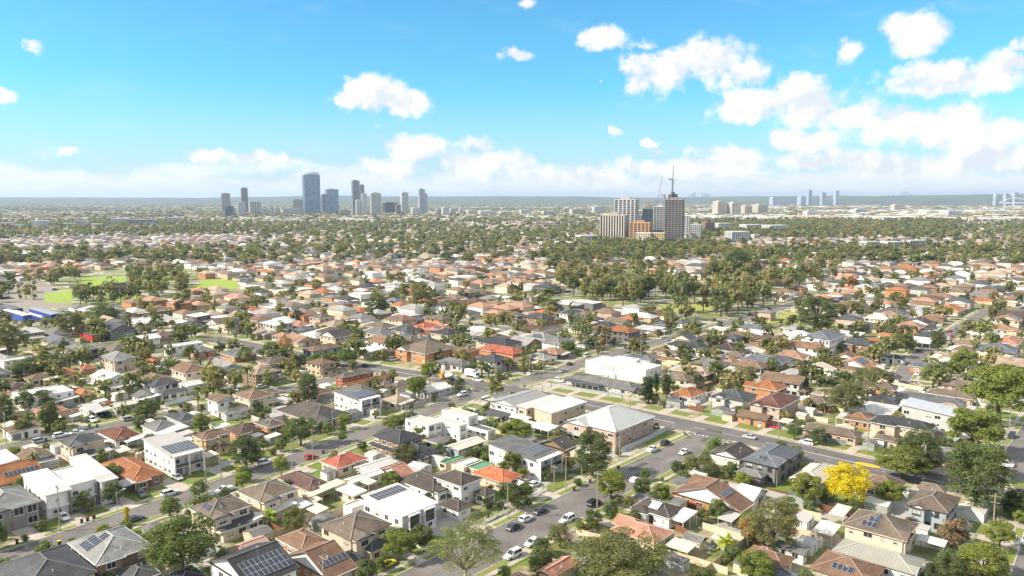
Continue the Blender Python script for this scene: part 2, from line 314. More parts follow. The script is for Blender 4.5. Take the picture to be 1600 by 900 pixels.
# label, short landmark or '', wall, vols[(zone,Lx,Ly,Rx,Ry,h,roof,colour)], front, flags
HS=[
("grey tiled two storey house cut by the bottom left corner of the view",'',"w_beige",[(1,-60,745,612,772,5.5,'hip','dgrey')],'-y',''),
("light grey tiled two storey house with solar panels on its left slope",'the grey house with solar on its left slope',"w_brownbrick",[(1,420,592,960,612,5.5,'hip','lgrey'),],'-y','S:-x,0.28,0.42,4,3'),
("low dark grey hip roofed wing house just below the light grey solar house",'',"w_white",[(1,700,770,1010,780,2.7,'hip','dgrey')],'-y',''),
("grey brick two storey house with full width glazed upper floor at left edge",'',"w_greybrick",[(1,-230,320,258,332,5.6,'hip','lgrey')],'-y','G'),
("row of three white skillion roofed townhouses facing the left side street",'the three white skillion townhouses',"w_white",[(1,130,195,450,258,6.3,'sk+y','metalw'),(1,300,148,598,196,6.6,'fl','metalw'),(1,425,97,742,188,6.3,'sk+y','metalw')],'-y','T'),
("rust red tiled brick bungalow with curved front gable and grey carport",'the rust red bungalow with curved gable',"w_brownbrick",[(1,625,100,1032,157,2.9,'hip','rust'),(1,772,205,892,215,2.6,'aw','metalg')],'-y','W'),
("white modern box house with roof full of solar panels and dark balconies",'the white box house covered in solar panels',"w_white",[(5,885,692,1275,725,6.3,'sk+y','metalg')],'-y','S:top,0.15,0.1,9,4 B'),
("cream two storey house with dark grey hip roof and front awning",'the cream house with dark grey hip roof',"w_cream",[(24,478,262,880,242,5.6,'hip','dgrey'),(24,575,378,790,330,2.8,'hip','dgrey'),(24,700,370,935,350,2.6,'aw','metalg')],'-y','W'),
("brown roofed cottage with pale grey gable end facing the back yards",'',"w_lgrey",[(24,108,382,465,377,2.8,'gy','brown'),(24,300,455,520,430,2.4,'fl','metalw')],'-x',''),
("dark red pyramid roofed white cottage with white rear awning",'the dark red pyramid roofed cottage',"w_white",[(24,815,192,1180,207,2.9,'hip','dred'),(24,1010,255,1226,235,2.4,'aw','metalw')],'+y',''),
("mid grey hip roofed white bungalow with long white rear awning",'',"w_white",[(24,1162,132,1500,135,2.9,'hip','mgrey'),(24,1225,190,1562,165,2.5,'aw','metalw')],'+y',''),
("dark grey hipped bungalow beside the bright green conifer",'',"w_lgrey",[(5,1030,520,1255,530,2.8,'hip','dgrey')],'+y',''),
("long low building with brown and white striped roof at left edge",'the low building with striped roof',"w_white",[(5,5,600,265,590,2.8,'stripe','brown')],'-y',''),
("small white cottage with brown roof and flat front awning behind bushes",'',"w_white",[(5,350,505,505,500,2.7,'gx','brown'),(5,430,520,512,508,2.4,'aw','metalw')],'-y',''),
("large white flat roofed duplex with white front canopies",'the large white flat roofed duplex',"w_white",[(5,75,372,460,360,5.6,'fl','metalw'),(5,330,430,485,405,2.8,'aw','metalw')],'-y',''),
("white two storey house with pale blue metal gable roof",'the white house with pale blue gable roof',"w_white",[(5,560,268,815,278,5.6,'gy','metalw'),(5,665,352,862,330,2.8,'aw','metalw')],'-y',''),
("white trimmed two storey house with twin dark grey gables and porch",'the twin gabled dark grey house',"w_white",[(5,890,315,1128,308,5.4,'hip','dgrey'),(5,975,378,1172,358,2.9,'hip','dgrey')],'-y','WG'),
("brown hip roofed beige bungalow left of the tall dark tree",'',"w_beige",[(5,765,252,1000,245,2.8,'hip','brown')],'-y','W'),
("pale grey roofed two storey beige house above the pale blue gable house",'',"w_beige",[(5,612,147,858,152,5.6,'hip','lgrey')],'-y','W'),
("charcoal two storey house with broad grey hip roof",'',"w_dgrey",[(5,400,87,625,97,5.6,'hip','mgrey')],'-y',''),
("single storey house with dark roof and one blue solar array",'',"w_beige",[(5,310,152,492,158,2.8,'hip','dgrey')],'-y','S:-x,0.3,0.3,4,2'),
("white flat roofed two storey block behind a broad dark tree",'',"w_white",[(5,0,168,215,152,5.2,'fl','metalw')],'-y',''),
("coral red hip roofed brick bungalow with white garage doors",'the coral red bungalow',"w_orange",[(5,322,238,492,242,2.8,'hip','terra')],'-y','W'),
("orange brown tiled brick house beside the coral red bungalow",'',"w_orange",[(5,485,215,605,215,2.8,'hip','rust')],'-y',''),
("orange roofed brick house with white porch and pale skylight panels",'',"w_orange",[(5,832,143,1012,165,2.9,'hip','orange')],'-y','W'),
("brown hip roofed yellow brick bungalow with pale front awning",'',"w_cream",[(5,142,282,330,278,2.8,'hip','brown'),(5,270,295,378,285,2.5,'aw','metalw')],'-y',''),
("dark brown tiled brick house at the left edge",'',"w_orange",[(5,0,325,190,333,2.8,'hip','dbrown')],'-y','W'),
("small orange tiled house with blue solar panels on its front slope",'',"w_cream",[(5,425,360,592,375,2.7,'hip','orange')],'-y','S:-y,0.3,0.2,5,2'),
("white cottage with pale metal gable and double carport",'',"w_white",[(5,485,458,640,470,2.9,'gx','metalw'),(5,570,490,706,482,2.5,'aw','metalg')],'-y',''),
("long ribbed beige metal roofed house by the round street tree",'',"w_lgrey",[(5,690,448,872,436,2.9,'gx','metalb')],'-y',''),
("grey gabled white house with white flat verandah roof",'',"w_white",[(5,815,390,985,385,2.9,'gy','mgrey'),(5,880,420,1020,405,2.5,'aw','metalw')],'-y',''),
("low white long roof behind the twin gabled house",'',"w_white",[(5,1105,312,1330,305,2.8,'fl','metalw')],'-y',''),
("white two storey house with grey roof and two solar arrays",'',"w_white",[(5,1350,228,1540,222,5.2,'hip','dgrey')],'-y','S:-x,0.3,0.3,4,2'),
("tall narrow white two storey house with brown gable roof",'the narrow white house with brown gable',"w_white",[(5,1285,412,1480,412,5.6,'gy','brown'),(5,1370,495,1562,475,2.8,'hip','mgrey')],'-y',''),
("long cream two storey house with brown roof",'',"w_cream",[(5,1450,385,1720,385,5.4,'hip','brown')],'-y',''),
("mustard brick two storey house with brown hip roof and garage",'the mustard brick two storey house',"w_mustard",[(5,1200,643,1450,622,5.5,'hip','brown'),(5,1345,722,1445,700,2.8,'hip','brown'),(5,1262,758,1350,770,2.6,'aw','metalb')],'-y','W'),
("long dark brown roofed house behind the mustard brick house",'',"w_orange",[(5,1405,600,1640,600,2.8,'hip','dbrown')],'-y',''),
("grey hipped orange brick house with solar panels near the white long block",'',"w_orange",[(5,1150,108,1360,108,2.8,'hip','mgrey')],'-y','S:-x,0.3,0.3,5,2'),
("wide grey hipped orange brick house with solar on the front roof",'',"w_orange",[(5,1370,128,1612,128,2.8,'hip','mgrey')],'-y','S:-x,0.2,0.3,6,2'),
("long white two storey block with flat roof and dark side wall",'',"w_white",[(5,1025,78,1272,60,5.4,'fl','metalw')],'-y',''),
("white long upper floor house with metal roof behind the rounded bush",'',"w_white",[(5,770,35,1008,28,5.4,'gx','metalw')],'-y',''),
# Z2 / 25
("cream two storey house with brown roof and patchwork rear awnings",'the cream house with patchwork awnings',"w_cream",[(25,632,462,1150,447,5.5,'hip','gbrown'),(25,822,650,1095,570,2.6,'aw','metalp'),(25,1110,545,1260,580,2.5,'aw','metalw')],'+y','W'),
("cream two storey house with solar panels on two brown roof slopes",'the cream house with solar on two slopes',"w_cream",[(25,232,602,765,577,5.5,'hip','gbrown'),(25,455,775,832,690,2.8,'sk+y','dgrey'),(25,482,815,685,775,2.4,'aw','metalgr'),(25,650,755,872,700,2.5,'aw','metalw')],'+y','S:-x,0.25,0.3,5,3 S:-y,0.12,0.45,4,1 W'),
("dark plum hip roofed bungalow with cream rear verandah",'the plum roofed bungalow',"w_cream",[(25,968,352,1425,402,2.8,'hip','plum'),(25,1175,478,1465,392,2.5,'aw','metalb')],'+y',''),
("low cream granny flat with white roof between back yards",'',"w_cream",[(2,485,255,697,274,2.6,'sk+x','metalw')],'-y',''),
("cream flat roofed carport in the back yard",'',"w_cream",[(2,325,325,415,325,2.3,'aw','metalb'),(2,372,352,512,365,2.2,'aw','metalb')],'-y',''),
("pinkish red hip roofed cream house beside the red car",'the pinkish red hip roofed house',"w_cream",[(2,395,83,705,63,2.9,'hip','red')],'+y',''),
("pale grey gabled extension roof behind the pinkish red house",'',"w_white",[(2,608,122,905,80,3.0,'gx','metalw')],'-y',''),
("white weatherboard house with black windows and pale metal roof",'',"w_white",[(2,540,190,800,152,2.8,'gx','metalw')],'-y','W'),
("small salmon tiled house with white gable end",'',"w_white",[(2,772,135,990,152,2.9,'gx','salmon')],'-y',''),
("sprawling white house with dark brown roofs on three levels",'the white house with three dark brown roofs',"w_white",[(2,880,192,1262,215,3.4,'hip','dgbrown'),(2,1110,182,1415,190,5.6,'hip','dgbrown'),(2,1145,350,1358,355,2.9,'hip','dgbrown'),(2,1365,272,1507,270,3.0,'hip','dgbrown')],'-y','W'),
("back yard shed with green and white flat roofs",'',"w_cream",[(2,1150,88,1302,58,2.5,'fl','green'),(2,1220,100,1420,80,2.6,'fl','metalw'),(2,1305,110,1495,105,2.5,'fl','green')],'-y',''),
("orange red hip roofed cream house above the garden hedges",'the orange red house above the hedges',"w_cream",[(2,1285,135,1668,168,2.9,'hip','redor')],'-y','W'),
("large white modern two storey house with solar strip on its white roof",'the large white house with a solar strip',"w_white",[(2,655,327,1142,342,6.2,'sk+y','metalw'),(2,545,355,690,340,3.4,'fl','metalw')],'-y','S:top,0.1,0.68,12,2 F'),
("cream two storey house with dark brown roof and double garage",'the cream house with double garage',"w_cream",[(2,390,483,850,473,5.6,'hip','gbrown'),(2,580,645,690,650,2.9,'hip','dgrey'),(2,690,645,892,592,2.9,'hip','dgrey')],'-y','W D'),
("brown tiled brick house with one long solar row beside the yellow car",'the brown house with one long solar row',"w_orange",[(2,170,672,690,722,2.9,'gx','mbrown'),(2,120,565,470,575,2.8,'hip','mbrown')],'+y','S:-y,0.25,0.35,8,1'),
("dark roofed white house topped with big blue solar arrays at the bottom edge",'the dark roof with big blue solar arrays',"w_white",[(1,1292,710,1872,748,5.8,'gx','charc')],'-y','S:-y,0.1,0.15,9,3'),
("rusty striped iron roofed shed behind the blue solar arrays",'',"w_orange",[(25,620,905,905,880,2.8,'gx','rustiron')],'-y',''),
("charcoal hip roof corner at the bottom edge below the big green tree",'',"w_white",[(1,1010,800,1300,800,2.8,'hip','charc')],'-y',''),
("large dark charcoal roofed two storey brown brick house on the corner",'the charcoal roofed brown brick house',"w_brownbrick",[(21,85,808,690,872,3.0,'hip','charc'),(21,115,742,542,748,5.7,'hip','charc')],'+y','W'),
("white flat roofed modern house stepped around a glazed courtyard",'the white stepped courtyard house',"w_white",[(21,388,607,690,628,5.6,'fl','metalb'),(21,600,600,898,645,5.5,'fl','metalb'),(21,690,535,988,568,6.0,'fl','metalb'),(21,900,665,1132,690,3.0,'fl','mgrey')],'+y','G'),
("dark flat grey roofed pavilion below the white courtyard house",'',"w_lgrey",[(21,545,772,780,778,2.9,'fl','mgrey')],'-y',''),
("long shed with pale grey low gable roof and blue grey walls",'',"w_bluegrey",[(21,710,832,1052,792,2.8,'gx','metalb')],'-y',''),
("grey roofed duplex with dark solar panels above brick ground floor",'the grey roofed duplex with dark panels',"w_white",[(21,1060,842,1672,880,5.8,'sk+y','mgrey')],'-y','S:top,0.3,0.15,8,3 B'),
("long grey gabled two storey white house facing the car park",'the long grey gabled white house',"w_white",[(21,1075,458,1590,425,5.8,'gx','mgrey2'),(21,1020,560,1262,575,2.8,'aw','dgrey')],'-x',''),
("pair of beige townhouses with white metal roofs and front canopies",'the beige townhouses with white roofs',"w_beige",[(7,10,458,320,405,6.0,'sk+y','metalw'),(7,128,478,470,432,6.0,'sk+y','metalw'),(7,-30,530,100,545,2.8,'aw','metalw'),(7,35,570,190,580,2.8,'aw','metalw'),(7,132,595,292,595,2.8,'aw','metalw')],'-x','W'),
("large pinkish brick apartment block with pale grey hip roof on the corner",'the pinkish brick block with pale grey roof',"w_pinkbrick",[(7,345,548,895,522,6.0,'hip','metalbg'),(7,270,610,470,640,2.8,'aw','metalbg')],'-x','W'),
("small dark brown gabled house behind the brick block",'',"w_brownbrick",[(7,160,690,412,702,2.8,'gx','dgbrown')],'-y',''),
# Z7 beyond main road
("big white cubic modern house with slit windows beside the main road",'the white cubic house with slit windows',"w_white",[(7,460,170,935,203,6.2,'fl','metalw'),(7,640,150,800,165,7.2,'fl','metalw')],'-x','N'),
("wide grey tiled bungalow behind the long grey roadside fence",'the wide grey bungalow behind the fence',"w_lgrey",[(7,330,282,832,335,2.8,'hip','mgrey'),(7,318,300,560,335,2.5,'aw','dgrey')],'+y',''),
("blue grey roofed house with dark panels behind the white cubic house",'',"w_white",[(7,690,150,910,163,3.0,'hip','bgrey')],'+y','S:-x,0.1,0.4,8,2'),
("brown hip roofed house with pale yellow awning",'',"w_beige",[(7,822,152,1060,172,2.8,'hip','brown'),(7,940,190,1057,190,2.5,'aw','metaly')],'+y',''),
("plain brown hip roofed house above the pale yellow awning",'',"w_beige",[(7,862,112,1067,125,2.8,'hip','brown')],'+y',''),
("black roofed multi level house with white walls and rear pergolas",'the black roofed multi level house',"w_white",[(7,965,68,1220,82,5.0,'hip','charc'),(7,1082,110,1335,122,2.9,'hip','charc')],'-y',''),
("black roofed long wing house with orange ridge capping",'',"w_lgrey",[(7,1112,40,1300,30,4.0,'hip','charc'),(7,1250,92,1460,85,3.0,'hip','charc')],'-y','O'),
("white cottage with orange brown pyramid roof by the main road",'the white cottage with orange brown pyramid roof',"w_white",[(7,985,382,1222,367,2.9,'hip','rust')],'-x','W'),
("grey two storey house with dark grey hip roof behind a clipped hedge",'the grey house behind the clipped hedge',"w_lgrey",[(7,1250,392,1537,387,5.5,'hip','dgrey2')],'-x','W'),
("red brown tiled brick two storey house with white gable on main road",'the red brown brick house with white gable',"w_pinkbrick",[(8,-115,440,202,412,5.5,'hip','redbrown')],'-x','W'),
("small brick house with brown gable facing the main road",'',"w_orange",[(7,1400,515,1640,525,2.8,'gy','brown')],'-x',''),
("small brown gabled shed behind the orange brown cottage",'',"w_beige",[(7,1090,308,1212,305,2.7,'gx','dbrown')],'-x',''),
# Z8
("low beige brick house with weathered grey brown roof on main road",'the low beige house on the main road',"w_beigebrick",[(8,215,592,600,625,2.9,'hip','gbrown')],'-x','W'),
("cream two storey house with wide black hip roof",'the cream house with wide black roof',"w_cream",[(8,635,548,1057,580,5.5,'hip','charc')],'-x','W'),
("cream garage wing with faded brown hip roof",'',"w_cream",[(8,650,655,840,665,2.8,'hip','gbrown')],'-x','D'),
("long two storey grey house with pale blue metal roof",'the pale blue metal roofed house',"w_lgrey",[(8,825,470,1228,480,5.6,'sk+y','metalbl')],'-y',''),
("long charcoal hip roofed house behind the pale blue metal roof",'',"w_white",[(8,790,390,1240,430,3.0,'hip','bgrey2')],'-y',''),
("brown tiled hip roofed house with light ridge lines",'',"w_beige",[(8,982,375,1300,395,3.2,'hip','gbrown')],'-y',''),
("broad brown grey hip roofed house with white fascia",'the broad hip roofed house with white fascia',"w_brownbrick",[(8,1050,318,1402,335,3.0,'hip','gbrown')],'-y','W'),
("small white gabled garage by the side lane",'',"w_white",[(8,690,270,842,275,2.7,'gx','dgrey')],'-y',''),
("brick house with blue grey tiled roof facing the side lane",'',"w_orange",[(8,878,200,1117,212,2.9,'hip','bgrey')],'-x','W'),
("bright orange hip roofed house with white porch",'',"w_white",[(8,1245,250,1495,248,2.9,'hip','orange')],'-x','W'),
("white three storey mansion with arched entry and blue grey roof",'the white mansion',"w_white",[(14,205,628,485,612,8.6,'hip','bgrey')],'-x','M W'),
("brown brick two storey house with dark roof beside the white mansion",'',"w_brownbrick",[(14,435,658,682,665,5.6,'hip','dgrey2')],'-x','W'),
("low dark roofed carport house with white posts",'',"w_white",[(8,682,148,875,155,2.8,'hip','dgrey2')],'-x',''),
("long white gabled house with grey metal roof and brown ridge",'',"w_white",[(8,210,215,432,225,2.9,'gx','metalb')],'-x',''),
("brown roofed house with blue tarpaulin on its side",'',"w_cream",[(8,442,225,640,235,2.9,'hip','brown')],'-x',''),
("grey gabled pair of sheds beside palms",'',"w_lgrey",[(8,62,250,215,245,2.9,'gx','metalg')],'-x',''),
# Z4 / Z3
("dark grey two storey house with black solar panels beside main road",'the dark grey house with black panels',"w_dgrey",[(4,-165,72,218,18,5.6,'hip','bgrey'),(3,1390,150,1600,165,2.9,'hip','mgrey')],'-x','S:-x,0.3,0.35,4,2'),
("dark brown gabled cottage on the street corner with beige carport",'the dark brown corner cottage',"w_white",[(3,1225,30,1525,20,2.9,'gx','dgbrown'),(3,1252,92,1402,100,2.5,'aw','metalb')],'-x',''),
("pale beige hip roofed house behind the yellow tree",'',"w_lgrey",[(4,135,185,445,135,2.9,'hip','metalb')],'-x',''),
("red brick bungalow with brown tiles and cluttered rear porch",'the red brick bungalow',"w_redbrick",[(4,592,222,862,215,2.9,'hip','brown')],'-x','W'),
("grey weatherboard two storey house with grey brown tiles",'the grey weatherboard house',"w_bluegrey",[(4,868,347,1202,312,5.6,'hip','gbrown')],'-x','W'),
("low grey brown hip roof behind the grey weatherboard house",'',"w_beige",[(4,930,245,1132,250,2.9,'hip','gbrown')],'-x',''),
("cream two storey house with brown roof and stepped solar array",'the stepped solar array house',"w_cream",[(4,465,478,945,475,5.4,'hip','gbrown'),(4,385,408,522,385,2.5,'aw','metalp'),(4,278,520,455,500,2.5,'aw','metalp')],'-y','S:-x,0.12,0.2,5,2 S:-x,0.3,0.62,3,1'),
("sage green metal roofed house behind brown solar house",'the sage green roofed house',"w_white",[(4,400,640,982,700,2.9,'hip','sage')],'-y',''),
("brown tiled house with dark solar row at the bottom edge",'',"w_cream",[(4,255,748,737,745,2.9,'hip','mbrown')],'-y','S:-x,0.15,0.3,6,1'),
("brown hip roofed cream house at the end of the cream fence",'',"w_cream",[(3,1435,668,1770,686,2.8,'hip','mbrown')],'-y',''),
("low white outbuilding with grey flat roof near brown fence",'',"w_white",[(4,30,610,262,640,2.6,'sk+x','mgrey')],'-y',''),
("slate blue flat roof corner at the bottom edge",'',"w_lgrey",[(4,-30,790,190,790,2.8,'fl','bgrey')],'-y',''),
("long brown tiled brick house turning along the corner lot",'the long brown brick corner house',"w_orange",[(3,985,277,1517,345,2.9,'gx','mbrown'),(3,1070,250,1360,215,2.9,'gy','mbrown')],'-y','S:-x,0.4,0.5,6,1'),
("white peaked carport roofs behind the long brown house",'',"w_white",[(3,1378,300,1605,270,2.7,'gy','metalw'),(3,1282,275,1415,245,2.6,'aw','metalg')],'-y',''),
("white cottage with dark brown hip roof and pale rooftop heater",'the white cottage with rooftop heater',"w_white",[(3,740,368,1095,378,3.0,'hip','dgbrown'),(3,1000,448,1152,412,2.6,'aw','metalw')],'-x','H W'),
("cream cottage with salmon red hip roof behind the big eucalypt",'the salmon red hip roofed cottage',"w_cream",[(3,612,508,1017,523,2.9,'hip','salmon'),(3,622,468,772,440,2.9,'gy','salmon')],'-x','W'),
("small cream garden shed with grey gable roof on the lawn",'',"w_cream",[(3,1060,563,1232,563,2.3,'gy','mgrey')],'-x','n'),
("small white shed with brown roof beside the orange tree",'',"w_white",[(3,1280,458,1442,478,2.4,'gx','gbrown')],'-x','D'),
("pinkish gabled roof by the street kerb at the bottom edge",'',"w_cream",[(3,150,770,412,720,2.8,'gx','salmon')],'-x',''),
("brown hip roof corner at the bottom edge beside the bare tree",'',"w_cream",[(3,-40,815,150,820,2.8,'hip','mbrown')],'-x',''),
# Z6
("white modern house with dark solar roof and glazed front balcony",'the white house with glazed balcony',"w_white",[(6,478,380,775,392,5.8,'sk+y','mgrey')],'-y','S:top,0.1,0.1,9,4 B'),
("dark brown L shaped bungalow with gabled porch facing the lawn",'the dark brown L shaped bungalow',"w_beige",[(6,118,482,600,505,2.8,'hip','dgbrown')],'-y','W'),
("brick bungalow with pale solar panels on its side roof",'',"w_orange",[(6,-20,560,190,565,2.8,'hip','gbrown')],'-y','S:-x,0.3,0.3,4,2'),
("red brick two storey house with broad brown hip roof",'the red brick house with broad brown roof',"w_redbrick",[(6,488,272,742,243,4.8,'hip','gbrown')],'-y',''),
("long terracotta gabled house with cream end wall",'',"w_cream",[(6,535,322,850,268,2.9,'gx','rust')],'-y',''),
("cream bungalow with two brown hip roofs near the gabled terracotta roof",'',"w_cream",[(6,740,325,865,322,2.8,'hip','brown'),(6,860,330,1020,312,2.8,'hip','gbrown')],'-y',''),
("white gabled cottage with white metal roof on the side street corner",'the white gabled cottage',"w_white",[(6,985,350,1228,337,2.9,'gx','metalw')],'-y',''),
("long brown roofed two storey brick flats above the main road",'the long brown roofed flats',"w_orange",[(6,875,97,1258,92,5.4,'hip','gbrown')],'-x','W'),
("brown brick house left of the long brown roofed flats",'',"w_brownbrick",[(6,760,117,890,112,2.9,'hip','gbrown')],'-x',''),
("grey hipped house behind the mixer truck",'',"w_lgrey",[(6,1120,178,1372,192,2.9,'hip','mgrey')],'-x','W'),
("grey two storey flats with upper balcony on the far corner",'the grey corner flats',"w_lgrey",[(6,1370,163,1597,160,5.4,'hip','dgrey2')],'-x',''),
("broad crimson roofed brick house with white arched gable",'the crimson roofed house',"w_orange",[(6,1385,98,1690,118,4.6,'hip','red')],'-x','W'),
("pale blue walled cottage with brown roof near the russet tree",'',"w_bluegrey",[(6,288,103,545,85,2.9,'hip','brown')],'-x',''),
("brown hip roofed house at the group of green trees",'',"w_orange",[(6,0,178,242,168,2.9,'hip','gbrown')],'-y',''),
("small brick house with grey roof below the brown hip roof",'',"w_orange",[(6,0,222,168,228,2.9,'hip','dgrey')],'-y',''),
("brown tiled house left of the tall dark green tree",'',"w_beige",[(6,-55,385,155,365,2.8,'hip','gbrown')],'-y',''),
# U3 beyond the main road
("white corner house with many grey gables behind white picket fence",'the white many gabled corner house',"w_white",[(13,848,552,1035,545,3.2,'hip','bgrey'),(13,1000,535,1190,512,3.3,'hip','bgrey2')],'-x','W'),
("white two storey house with arched entry near the golden tree",'',"w_white",[(13,288,478,445,468,5.4,'hip','dgrey2')],'-x',''),
("white cottage with orange red roofs left of the white arched house",'',"w_white",[(13,100,478,295,480,2.9,'hip','redor')],'-x',''),
("long brown hip roofed house on the far corner",'',"w_cream",[(13,0,578,172,562,2.8,'hip','mbrown'),(13,110,590,330,565,2.8,'hip','gbrown')],'-x',''),
("white walled two storey house with mid grey hip roof",'',"w_white",[(13,180,658,402,652,5.2,'hip','mgrey')],'-y','W'),
("brick two storey house with blue grey roof at the side road",'',"w_orange",[(13,450,603,622,602,5.3,'hip','bgrey')],'-y',''),
("dark roofed garage wing with two white doors",'',"w_white",[(13,400,668,537,657,2.9,'hip','dgrey')],'-y','D'),
("orange brick long house with brown gable by the tall steel pole",'',"w_orange",[(13,1290,622,1597,628,2.9,'hip','brown')],'-x',''),
("orange brick house with blue grey roof under the park trees",'',"w_orange",[(13,1405,563,1612,570,2.9,'hip','bgrey')],'-x',''),
# U4
("bright orange roofed cream house among the right suburb",'the bright orange roofed cream house',"w_cream",[(14,1025,455,1240,445,3.2,'hip','orange')],'-x','W'),
("dark brown wide roofed house under the distant right trees",'',"w_beige",[(14,370,435,662,438,2.9,'hip','gbrown')],'-x',''),
("white roofed wide house left of the bright orange roof",'',"w_cream",[(14,838,474,1022,460,2.9,'hip','metalw')],'-x',''),
("orange red roofed house with solar right of the white mansion",'',"w_cream",[(14,680,610,832,618,2.9,'hip','redor')],'-x','S:-y,0.2,0.3,5,1'),
("dark roofed house with long white awning and brick walls",'',"w_orange",[(14,895,625,1090,618,2.9,'hip','dgrey2'),(14,870,655,1050,650,2.5,'aw','metalw')],'-x',''),
("plain brown hip roofed bungalow beside the dark rounded tree",'',"w_cream",[(14,1142,665,1312,668,2.8,'hip','brown')],'-x',''),
("long cream two storey house with slate roof at right",'',"w_cream",[(14,1300,705,1585,700,4.8,'hip','bgrey')],'-x',''),
("salmon roofed cream house at the right edge rows",'',"w_cream",[(14,1420,660,1600,640,2.9,'hip','salmon')],'-x',''),
("twin gabled white and charcoal two storey house in middle distance",'the white and charcoal gabled house',"w_white",[(12,1100,425,1280,420,5.2,'hip','charc')],'-y','WG'),
("white house with white metal roof below the twin gabled charcoal house",'',"w_white",[(12,845,490,1015,488,2.9,'hip','metalw')],'-y',''),
("crimson hip roofed house in middle distance",'',"w_orange",[(12,975,560,1145,555,2.9,'hip','red')],'-y',''),
("dark crimson hip roofed house right of the crimson hip roof",'',"w_orange",[(12,1015,610,1180,600,2.9,'hip','redbrown')],'-y',''),
("grey blue roofed house beside the long green hedge trees",'',"w_lgrey",[(12,218,580,380,575,2.9,'hip','bgrey')],'-y',''),
]
# ---------------------------------------------------------------- the setting: ground, roads, verges
def struct(name,me,color=(.5,.5,.5)):
    o=put(name,me,color=color); o['kind']='structure'; return o
def sheet(name,polys,z,m,color):
    b=MB()
    for p in polys: b.face([(x,y,z) for x,y in p])
    return struct(name,b.mesh(name,[M[m]]),color)
def ground_sheet():
    b=MB(); rings=[-60,0,400,1200,4000,30000]
    def P(f,r): return (f*FX+r*RX,f*FY+r*RY,0)
    for a,c in zip(rings,rings[1:]):
        for i in range(8):
            wa=max(300,a*1.1); wc=max(300,c*1.1); u0,u1=-1+i/4,-1+(i+1)/4
            b.face([P(a,wa*u0),P(a,wa*u1),P(c,wc*u1),P(c,wc*u0)])
    struct('ground',b.mesh('ground',[M['ground']]))
ground_sheet()
def offs(pl,d):
    """polyline offset to its left by d"""
    o=[]
    for i,p in enumerate(pl):
        a=Vector(pl[max(i-1,0)]); c=Vector(pl[min(i+1,len(pl)-1)]); t=(c-a).normalized(); o.append((p[0]-t.y*d,p[1]+t.x*d))
    return o
def strip(pl,a,c): 
    A,B=offs(pl,a),offs(pl,c)
    return [[A[i],A[i+1],B[i+1],B[i]] for i in range(len(pl)-1)]
MAIN=[(212,420),(216,350),(222,296),(229,255),(236,205),(239,165),(239.5,110),(238.5,60),(237,20),(235,-80)]
ST_B=[(20,115.5),(120,115.5),(180,116.5),(234,116.5)]
ST_C=[(10,190),(60,194),(112,199.5),(155,206),(204,213.5),(236,217)]
ST_D=[(10,281),(133,280),(224,281)]
ST_F=[(242,216),(265,214.5),(310,219),(450,220),(640,224)]
ST_E=[(80,12),(225,19),(238,24),(280,33),(450,36),(700,40)]
ST_L=[(345,72),(352,84),(362,92),(420,100),(640,106)]                       # the side lane among the houses on the right
ST_X=[(352,218),(350,300),(345,420),(335,620)]                # crossing street above the white cubic house
LEFT=[[(10,362),(218,362)],[(10,443),(205,443)],[(10,524),(560,524)],[(10,605),(560,605)]]
ROADS=[('main road',MAIN,6.7),('B',ST_B,6.1),('C',ST_C,4.6),('D',ST_D,4.2),('F',ST_F,4.6),('E',ST_E,6.2),('L',ST_L,3.8),('X',ST_X,4.2)]+[('S',l,4) for l in LEFT]
FARST=[]
for k in range(1,4): FARST.append([(450 if k<2 else 300,220+83*k),(1150,224+83*k)])
for k in range(0,8): FARST.append([(380+k*20,-60-83*k),(1100,-50-83*k)])
for k in range(3): FARST.append([(470+190*k,-500),(470+190*k,700)])
ROADS+=[('S',l,3.6) for l in FARST]
def seg_d(p,a,b):
    ax,ay=a; bx,by=b; dx,dy=bx-ax,by-ay; L=dx*dx+dy*dy
    t=max(0,min(1,((p[0]-ax)*dx+(p[1]-ay)*dy)/L)); return math.hypot(p[0]-ax-t*dx,p[1]-ay-t*dy)
def road_gap(x,y,skip=None):
    return min(min(seg_d((x,y),a,b) for a,b in zip(pl,pl[1:]))-hw for n,pl,hw in ROADS)
VERGE=3.6
for i,(n,pl,hw) in enumerate(ROADS):
    z=.02+.004*i*.5
    o=struct('main_road' if i==0 else 'street',None or (lambda b:[b.face([(x,y,z) for x,y in p]) for p in strip(pl,-hw,hw)] and b.mesh('road',[M['asphalt']]))(MB()),(.165,.15,.14) if i else (.135,.124,.118))
# kerbs, verges and footpaths are cut where another road passes
def cut_strip(pl,a,c,z0,z1,step=4.,own=None,gap=0.):
    b=MB(); n=0
    for p,q in zip(pl,pl[1:]):
        L=math.hypot(q[0]-p[0],q[1]-p[1]); k=max(1,int(L/step)); tx,ty=(q[0]-p[0])/L,(q[1]-p[1])/L
        for i in range(k):
            s0,s1=L*i/k,L*(i+1)/k; sm=(s0+s1)/2; d=(a+c)/2
            mx,my=p[0]+tx*sm-ty*d,p[1]+ty*sm+tx*d
            bad=False
            for nn,pl2,hw2 in ROADS:
                if pl2 is pl: continue
                if min(seg_d((mx,my),u,v) for u,v in zip(pl2,pl2[1:]))<hw2+gap: bad=True;break
            if bad: continue
            P=[(p[0]+tx*s-ty*e,p[1]+ty*s+tx*e) for s,e in ((s0,a),(s1,a),(s1,c),(s0,c))]
            if a>c: P=P[::-1]
            top=[(x,y,z1) for x,y in P]; b.face(top); n+=1
            if z1-z0>.03:
                bo=[(x,y,z0) for x,y in P]
                for i0 in range(4): j=(i0+1)%4; b.face([bo[i0],bo[j],top[j],top[i0]])
    return b,n
